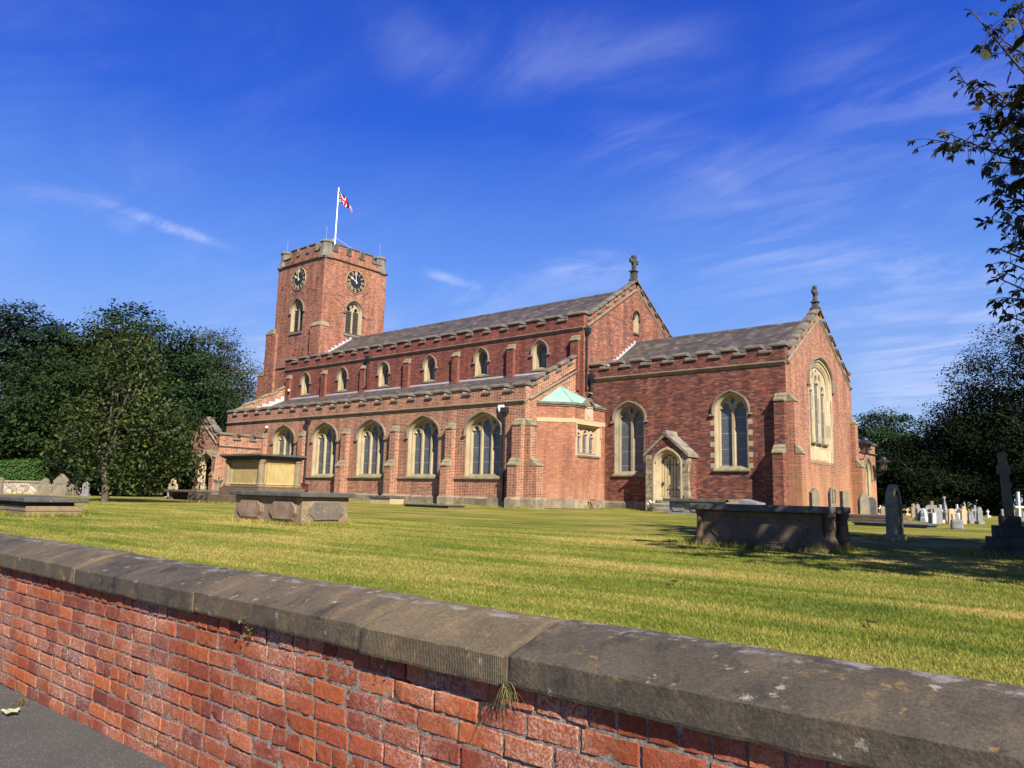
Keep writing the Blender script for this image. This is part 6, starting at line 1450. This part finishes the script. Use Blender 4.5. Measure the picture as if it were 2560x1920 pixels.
px_tree('medium dark tree directly behind the porch gable', 470, 64, 920, 4.2, 18, 'deep', 15300, 0.18, .06, group=G1)
px_tree('low spreading tree over the hedge at the left edge', 60, 64, 1015, 4.4, 19, 'deep', 13600, 0.21, .05, group=G1)
px_tree('bushy shrub tree behind the hedge left of the young tree', 190, 64, 1035, 3.8, 20, 'deep', 11900, 0.19, .03, group=G1)
px_tree('dark low tree in the deep shade behind the young tree trunk', 330, 62, 1000, 4.2, 21, 'black', 11900, 0.19, .02, group=G1)
px_tree('dark low tree in the shade between the young tree and the porch', 440, 60, 1030, 3.4, 22, 'black', 11900, 0.18, .02, group=G1)
for px_, D_, top_ in ((232, 50, 1120), (300, 47, 1105), (365, 50, 1110), (425, 54, 1115)):  # dark shrubs put in to deepen the shade in the gaps under the trees
    px_tree(('low dark shrub added for shade left of the young tree trunk', 'low dark shrub added for shade just right of the young tree trunk', 'low dark shrub added for shade behind the tan gravestone', 'low dark shrub added for shade beside the porch buttress')[(232, 300, 365, 425).index(px_)], px_, D_, top_, 2.5, 60+px_, 'black', 6500, .2, 0.0, group='shrubs in the shade under the trees', name='shrub', cat='shrub')
# young tree on the lawn
g = at(262, 1252, 31)
def pl(px_, py_, D_=31): q = at(px_, py_, D_); return (q.x-g.x, q.y-g.y, q.z)
lobs = []
for px_, py_, r in ((290, 870, .55), (340, 850, .5), (262, 910, .5), (315, 930, .7), (365, 905, .5), (250, 990, .6), (300, 1000, .9), (385, 985, .8), (235, 1060, .8), (170, 1040, .5), (330, 1080, 1.1), (420, 1055, .8), (470, 1090, .6), (165, 1110, .6), (225, 1135, .85), (310, 1165, .9), (395, 1140, .9), (462, 1150, .55), (262, 820, .35), (370, 1200, .6)):
    x, y, z = pl(px_, py_); k = rngf.uniform(-.8, .8); lobs.append((x-k*.85, y+k*.52, z, r, r, r*.85))
tree('young spreading tree with pale leaves standing alone on the lawn at the left', (g.x, g.y, 0), lobs, 11000, .15, 'lime', 31, (.13, 1.9), 14, clump=(.30, .8))
# hedge and rubble wall
t = thing('hedge', 'long clipped green hedge behind the rubble wall at the left', 'hedge', (-36.5, -19.0, 0), 0)
rng = np.random.default_rng(5); n_ = 16000
hx = rng.uniform(-1, 1, n_); A, B_ = Vector((-42.5, -26.0, 0)), Vector((-35.2, -14.4, 0)); dr = (B_-A).normalized(); nr = Vector((dr.y, -dr.x, 0))
u = rng.uniform(0, (B_-A).length, n_); side = rng.random(n_) < .55
d = np.where(side, .75+rng.normal(0, .05, n_), rng.uniform(-.75, .75, n_)); z = np.where(side, rng.uniform(.0, 1.72, n_), 1.72+rng.normal(0, .06, n_)); z = z+.10*np.sin(u*1.3)
P = np.stack([A.x+dr.x*u+nr.x*d+36.5, A.y+dr.y*u+nr.y*d+19.0, z], 1); N = np.where(side[:, None], np.array([nr.x, nr.y, .3]), np.array([0, 0, 1.]))+rng.normal(size=(n_, 3))*.45; N /= np.linalg.norm(N, axis=1)[:, None]
leaf_mesh('foliage', P, N, .13, L_['hedge'], t, rng)
mb = MB(); q = [A+nr*-.7, B_+nr*-.7, B_+nr*.68, A+nr*.68]
mb.hexa([(p.x+36.5, p.y+19, 0) for p in q]+[(p.x+36.5, p.y+19, 1.66) for p in q]); mb.build('branches', flatmat('hedge core', (.012,.02,.008), .9, .1), t)
t = thing('rubble_wall', 'low rubble stone wall with pale coping along the hedge', 'wall', (0, 0, 0))
m, n, b = mat('rubble', .9, .2); oc = nd(n, 'ShaderNodeTexCoord').outputs['Object']
v = nd(n, 'ShaderNodeTexVoronoi', feature='DISTANCE_TO_EDGE', i_Vector=oc, i_Scale=4.2); v2 = nd(n, 'ShaderNodeTexVoronoi', i_Vector=oc, i_Scale=4.2); sv = nd(n, 'ShaderNodeSeparateColor', i_0=v2.outputs['Color'])
c = ramp(n, sv.outputs[0], [(0, (.16,.13,.10)), (.4, (.36,.29,.21)), (.7, (.44,.33,.25)), (1, (.28,.27,.24))]); c = mixc(n, smooth(n, v.outputs['Distance'], .05, .015), c, (.09,.08,.065)); n.links.new(c, b.inputs['Base Color']); bump(n, b, v.outputs['Distance'], .8, .08)
w0, w1 = Vector((-41.5, -25.8, 0)), Vector((-34.3, -14.3, 0)); o_ = nr*.35
mb = MB(); mb.hexa([tuple(p) for p in (w0+o_*2.6, w1+o_*2.6, w1+o_*3.8, w0+o_*3.8)]+[(p.x, p.y, .62) for p in (w0+o_*2.6, w1+o_*2.6, w1+o_*3.8, w0+o_*3.8)]); mb.build('wall_face', m, t)
mb = MB(); mb.hexa([(p.x, p.y, .62) for p in (w0+o_*2.5, w1+o_*2.5, w1+o_*3.95, w0+o_*3.95)]+[(p.x, p.y, .72) for p in (w0+o_*2.5, w1+o_*2.5, w1+o_*3.95, w0+o_*3.95)]); mb.build('wall_coping', S_['grave'], t)
# trees behind the churchyard on the right
G2 = 'dark trees closing the churchyard on the right'
px_tree('round dark green tree behind the north vestry', 2175, 84, 1045, 6.0, 41, 'dark', 15300, 0.27, .05, group=G2)
px_tree('dark green tree in the gap between the vestry tree and the great black trees', 2290, 80, 1062, 5.5, 42, 'dark', 15300, 0.27, .02, group=G2)
px_tree('dark lower tree behind the far white gravestones', 2375, 70, 1050, 4.4, 43, 'black', 15300, 0.22, .02, group=G2)
px_tree('near black tree with a feathery top at the left of the great dark trees', 2475, 64, 880, 3.6, 44, 'black', 20400, 0.19, .06, group=G2)
px_tree('tallest near black tree at the right edge behind the chestnut twigs', 2580, 60, 790, 5.4, 45, 'black', 28900, 0.19, .04, group=G2)
px_tree('black low tree closing the view right of the white gravestones', 2500, 60, 1030, 4.2, 46, 'black', 20400, 0.19, .01, group=G2)
px_tree('dark shrub behind the white gravestones in the middle of the right side', 2330, 58, 1130, 3.2, 47, 'black', 13600, 0.18, .01, group=G2)
px_tree('dark shrub left of it, beside the north vestry', 2225, 60, 1120, 3.2, 48, 'black', 11900, 0.19, .01, group=G2)
# horse chestnut: a great near tree whose trunk stands beyond the right edge
rng = np.random.default_rng(77); CT = Vector((15.7, -22.3, 0))
t = thing('horse_chestnut_tree', 'near horse chestnut reaching in from the right edge with dark hand-shaped leaves', 'tree', tuple(CT))
ctr, lobes = [], [(0, 0, 5.6, 4.4, 4.0, 2.6), (-1.4, -2.6, 4.3, 3.2, 2.6, 1.6), (-2.6, .8, 4.9, 2.6, 2.4, 1.7), (.2, -2.2, 4.2, 3.0, 2.6, 1.6), (-1.2, .4, 6.6, 3.0, 3.0, 1.9), (1.4, 1.0, 5.2, 3.0, 3.0, 2.2)]
for l in lobes:
    k = 620; dd = rng.normal(size=(k, 3)); dd /= np.linalg.norm(dd, axis=1)[:, None]; r = rng.uniform(.25, 1, k)**.5
    ctr.append(np.array(l[:3])+dd*np.array(l[3:])*r[:, None])
ctr = np.concatenate(ctr)
# keep the crown's own outline out of the open sky, except for the twigs built below
def inframe(P, marg=0):
    v = P+np.array(CT)-np.array(CAMP); zf = v@np.array(fwd); xx = 1280+1887.07*(v@np.array(r2))/zf; yy = 960-1887.07*(v@np.array(u2))/zf
    return xx, yy
xx, yy = inframe(ctr); ctr = ctr[(xx > 2575)]
# fringe twigs, from the photograph's outline: start and end in picture units at about twelve metres
tw = [((2620, 250), (2430, 28)), ((2600, 215), (2545, 30)), ((2590, 160), (2500, 95)), ((2640, 330), (2440, 205)), ((2620, 400), (2410, 205)), ((2600, 380), (2335, 350)), ((2640, 420), (2375, 335)), ((2620, 330), (2500, 235)),
      ((2610, 440), (2470, 300)), ((2640, 470), (2480, 405)), ((2640, 520), (2490, 445)), ((2650, 560), (2510, 480)), ((2640, 560), (2500, 520)), ((2650, 620), (2515, 555)), ((2640, 650), (2490, 620)), ((2660, 700), (2520, 655)),
      ((2650, 740), (2495, 695)), ((2660, 770), (2520, 745)), ((2650, 800), (2515, 790)), ((2640, 120), (2550, 20)), ((2620, 300), (2540, 290)), ((2640, 380), (2520, 350)), ((2630, 480), (2545, 400)), ((2640, 600), (2550, 520)), ((2650, 690), (2545, 610))]
tb = MB(); leaf_c, leaf_d = [], []
for (a, b_) in tw:
    D_ = rng.uniform(10.8, 12.6); p0 = at(*a, D_+.5)-CT; p1 = at(*b_, D_)-CT; mid = p0.lerp(p1, .5)+Vector((0, 0, rng.uniform(-.12, .15)))
    pts = [p0, p0.lerp(mid, .5), mid, mid.lerp(p1, .5), p1]; tb.tube([tuple(p) for p in pts], .022, 5, r1=.007)
    L = (p1-p0).length
    for i in range(int(6+L*8.5)):
        f = rng.uniform(.12, 1)**.8; p = p0.lerp(mid, f*2) if f < .5 else mid.lerp(p1, f*2-1)
        q = p+Vector(rng.normal(0, .13, 3)); tb.tube([tuple(p), tuple(p.lerp(q, .5)+Vector((0, 0, .02))), tuple(q)], .005, 4); leaf_c.append(np.array(q)); dd = np.array(q-p)+rng.normal(0, .05, 3); leaf_d.append(dd/np.linalg.norm(dd))
    leaf_c.append(np.array(p1)); leaf_d.append(np.array((p1-mid).normalized()))
nf = len(leaf_c)
leaf_c = np.concatenate([np.array(leaf_c), ctr]); dd = rng.normal(size=(len(ctr), 3)); dd[:, 2] -= .3; dd /= np.linalg.norm(dd, axis=1)[:, None]; leaf_d = np.concatenate([np.array(leaf_d), dd])
n_ = len(leaf_c); up = rng.normal(size=(n_, 3))*.5+np.array([0, 0, 1.]); s_ = np.cross(leaf_d, up); s_ /= np.linalg.norm(s_, axis=1)[:, None]; dn = np.cross(s_, leaf_d)
sz = np.where(np.arange(n_) < nf, rng.uniform(.09, .17, n_), rng.uniform(.24, .36, n_))[:, None]
V = []
for k, ang in enumerate((-78, -46, -15, 15, 46, 78)):
    ca, sa = math.cos(R(ang)), math.sin(R(ang)); ax = leaf_d*ca+s_*sa-dn*.0; ax = ax-np.array([0, 0, 1.])*rng.uniform(.2, .9, (n_, 1)); ax /= np.linalg.norm(ax, axis=1)[:, None]; pe = np.cross(ax, dn); pe /= np.linalg.norm(pe, axis=1)[:, None]
    l = sz*(1.0 if abs(ang) < 50 else .72)*rng.uniform(.8, 1.15, (n_, 1)); dr_ = np.array([0, 0, -1.])*l*rng.uniform(.0, .3, (n_, 1))
    V.append(np.stack([leaf_c, leaf_c+ax*l*.66+pe*l*.165, leaf_c+ax*l+dr_, leaf_c+ax*l*.66-pe*l*.165], 1))
V = np.stack(V, 1).reshape(-1, 3); npmesh('crown', V, np.arange(len(V)).reshape(-1, 4), L_['chest'], t)
tb.tube([(0, 0, -.1), (0, 0, .3), (.1, 0, 1.6), (0, .1, 3.0)], .42, 10, r1=.3)
for l in lobes[1:]+[(-3.2, 3.0, 6.0), (-3.6, 1.0, 4.6), (-2.5, 3.4, 7.2), (2, -1, 6)]: e = Vector(l[:3]); s0 = Vector((0, .05, 2.4)); tb.tube([tuple(s0), tuple(s0.lerp(e, .4)+Vector((0, 0, .4))), tuple(e)], .16, 7, r1=.03)
tb.build('trunk', bark, t, smooth_=True, uv=False)
# ------------------------------------------------------------------ grass blades on the near lawn
rng = np.random.default_rng(3); NB = 420000
th_ = rng.uniform(R(-4), R(74.5), NB); rad = 2.45/np.maximum(.28, np.cos(th_))*(1+rng.uniform(0, 1, NB)**1.55*3.6)
P = np.stack([CAMP.x-rad*np.sin(th_), CAMP.y+rad*np.cos(th_)], 1); P = P[(P[:, 1] > YF+.43) & (P[:, 0] > -14)]
extra = []      # longer fringe round the monuments
def fringe(x0, x1, y0, y1, n_, sp=.07):
    s = rng.integers(0, 4, n_); f = rng.uniform(0, 1, n_); j = np.abs(rng.normal(0, sp, n_))
    x = np.where(s == 0, x0-j, np.where(s == 1, x1+j, x0+(x1-x0)*f)); y = np.where(s == 2, y0-j, np.where(s == 3, y1+j, y0+(y1-y0)*f)); extra.append(np.stack([x, y], 1))
fringe(-1.47, .63, -24.77, -23.79, 2600); fringe(6.7, 8.55, -22.9, -21.9, 2200); fringe(-6.2, -3.9, -27.43, -26.47, 1800); fringe(8.0, 8.5, -18.4, -17.8, 500); fringe(9.8, 10.7, -21.5, -20.5, 900)
fringe(-18.7, -13.9, -16.8, -13.35, 2200, .12); fringe(-19, -18.5, -20.3, -19.8, 200)
x = rng.uniform(-2, 12.4, 3500); extra.append(np.stack([x, YF+.445+np.abs(rng.normal(0, .04, 3500))], 1))
x = rng.uniform(-30, -10, 5000); extra.append(np.stack([x, YA-.1-np.abs(rng.normal(0, .25, 5000))], 1)); x = rng.uniform(-9.5, 0, 2500); extra.append(np.stack([x, -.15-np.abs(rng.normal(0, .3, 2500))], 1))
E_ = np.concatenate(extra); nP, nE = len(P), len(E_); P = np.concatenate([P, E_]); n_ = len(P)
dist = np.hypot(P[:, 0]-CAMP.x, P[:, 1]-CAMP.y)
hgt = rng.uniform(.008, .022, n_); hgt[nP:] = rng.uniform(.04, .12, nE); wd = .0012+dist*.00024; wd[nP:] *= 1.1
a = rng.uniform(0, 2*math.pi, n_); lean = rng.normal(0, .6, (n_, 2))*hgt[:, None]
c0 = np.stack([P[:, 0]-np.cos(a)*wd, P[:, 1]-np.sin(a)*wd, np.full(n_, -.002)], 1); c1_ = np.stack([P[:, 0]+np.cos(a)*wd, P[:, 1]+np.sin(a)*wd, np.full(n_, -.002)], 1); c2 = np.stack([P[:, 0]+lean[:, 0], P[:, 1]+lean[:, 1], hgt], 1)
m = bpy.data.materials.new('grass blades'); m.use_nodes = True; n = m.node_tree; b = n.nodes['Principled BSDF']
gm = nd(n, 'ShaderNodeNewGeometry'); c = lawn_colour(n, gm.outputs['Position']); rr_ = gm.outputs['Random Per Island']
c = mixc(n, 1.0, c, ramp(n, rr_, [(0, (.65,.85,.6)), (.4, (1.0,1.1,.9)), (.75, (1.35,1.25,1.2)), (1, (1.6,1.35,1.5))]), 'MULTIPLY')
n.links.new(c, b.inputs['Base Color']); b.inputs['Roughness'].default_value = .6; b.inputs['Specular IOR Level'].default_value = .2
tr = nd(n, 'ShaderNodeBsdfTranslucent', i_Color=c); mx = nd(n, 'ShaderNodeMixShader', i_0=.3, i_1=b.outputs[0], i_2=tr.outputs[0]); n.links.new(mx.outputs[0], n.nodes['Material Output'].inputs[0])
o = npmesh('grass', np.stack([c0, c1_, c2], 1).reshape(-1, 3), np.arange(3*n_).reshape(-1, 3), m); tag(o, 'short mown grass blades of the churchyard lawn', 'grass', kind='stuff')
# ------------------------------------------------------------------ weeds, leaves and flowers
mg = leafmat('weed green', [(.06,.11,.02), (.10,.15,.03)], .3); md_ = leafmat('dry grass', [(.30,.22,.10), (.20,.15,.07), (.38,.30,.15)], .3)
def tuft(name, label, cat, loc, n_, L, spread, droop, mats, seed, w=.0022):
    r = np.random.default_rng(seed); t = thing(name, label, cat, loc)
    for part, mt_, fr in mats:
        V = []; F = []; k = 0
        for i in range(int(n_*fr)):
            a = r.uniform(0, 2*math.pi); d = np.array([math.cos(a)*spread[0], math.sin(a)*spread[1]-.3*spread[1], spread[2]])*r.uniform(.4, 1.2); l = L*r.uniform(.4, 1.2); sd = np.array([math.cos(a+1.57), math.sin(a+1.57), .2])*w
            p = np.array([r.normal(0, .012), r.normal(0, .01), r.normal(0, .02)])
            for s in range(5):
                f = s/4; q = p+d*l*f+np.array([0, 0, -droop*l*f*f]); V += [q-sd*(1-f*.85), q+sd*(1-f*.85)]
                if s: F.append((k-2, k-1, k+1, k))
                k += 2
        npmesh(part, np.array(V), np.array(F), mt_, t)
    return t
tuft('grass_tuft', 'dry straggling grass tuft hanging from the joint below the wall coping', 'grass tuft', (CAMP.x-1.85, YF+.012, -.075), 80, .115, (.7, .5, .25), .9, (('green_blades', mg, .35), ('dry_blades', md_, .65)), 1, .0018)
def weed(label, loc, seed, s=.03, n_=26):
    r = np.random.default_rng(seed); t = thing('wall_weed', label, 'weed', loc); P = r.normal(0, 1, (n_, 3))*np.array([.8, .5, 1.1])*s+np.array([0, -.02, .01]); N = r.normal(size=(n_, 3)); N /= np.linalg.norm(N, axis=1)[:, None]; leaf_mesh('leaves', P, N, s*.75, mg, t, r)
weed('small green weed growing in the brick joint at the left', (CAMP.x-3.55, YF+.03, -.105), 2); weed('small green weed in the brick joint left of the grass tuft', (CAMP.x-2.52, YF+.03, -.095), 3, .022)
def leaf(label, loc, s, cols, seed, name='fallen_leaf', n=5):
    r = random.Random(seed); mb = MB(); nrad = 16; pts = []
    for i in range(nrad): a = 2*math.pi*i/nrad; q = s*(.55+.45*abs(math.cos(a*2.5+.3)))*r.uniform(.8, 1.15); pts.append((q*math.cos(a)*1.5, q*math.sin(a), .012+s*.35*abs(math.sin(a*1.5))*r.uniform(.3, 1)))
    for i in range(nrad): mb.poly([(0, 0, .008), pts[i], pts[(i+1) % nrad]])
    o = mb.build(name, leafmat(label[:18], cols, .2)); o.location = loc; o.rotation_euler = (0, 0, r.uniform(0, 6)); tag(o, label, 'leaf'); return o
leaf('pale green fallen leaf lying on the pavement', (5.53, YF-.19, -.945), .06, [(.45,.5,.28), (.55,.58,.36)], 2)
leaf('small dark red fallen leaf on the lawn', (8.96, -27.45, .02), .035, [(.13,.03,.02), (.18,.05,.03)], 3)
leaf('dark fallen leaf on the lawn at the right', (10.5, -28.3, .02), .03, [(.05,.035,.02), (.07,.05,.03)], 4)
tuft('dead_grass_clump', 'little heap of dry yellow grass on the pavement against the wall', 'dry grass', (5.30, YF-.05, -.945), 160, .11, (1.0, .7, .22), .3, (('blades', md_, 1),), 6, .0025)
def flowers(label, loc, cols, seed, s, hgt):
    r = np.random.default_rng(seed); t = thing('flower_plant', label, 'flowers', loc); n_ = 160; P = r.normal(0, 1, (n_, 3))*np.array([s, s*.6, hgt*.35])+np.array([0, 0, hgt*.45]); N = r.normal(size=(n_, 3)); N /= np.linalg.norm(N, axis=1)[:, None]; leaf_mesh('leaves', P, N, .07, cols[1], t, r)
    for i in range(5):
        m = MB(); x, y, z = r.normal(0, s*.8), r.normal(0, s*.4), hgt*r.uniform(.75, 1.1); m.lathe((x, y, z), [(.0, -.03), (.045, -.02), (.055, .02), (.03, .05), (0, .055)], 7); m.build('bloom', cols[0], t, smooth_=True)
flowers('red flowering plant and dry shrub at the foot of the vestry wall', (-9.0, -1.6, 0), (flatmat('red petals', (.4,.03,.06), .6), leafmat('rust leaves', [(.16,.07,.03), (.08,.10,.03), (.22,.10,.04)])), 3, .28, .42)
flowers('white flowers growing beside the steps of the chancel door', (-5.65, -1.75, 0), (M_['white'], mg), 4, .10, .42)
for o in list(bpy.data.objects):
    if o.type == 'MESH' and o.parent is None and 'category' not in o and o.get('kind') is None: print('UNTAGGED', o.name)
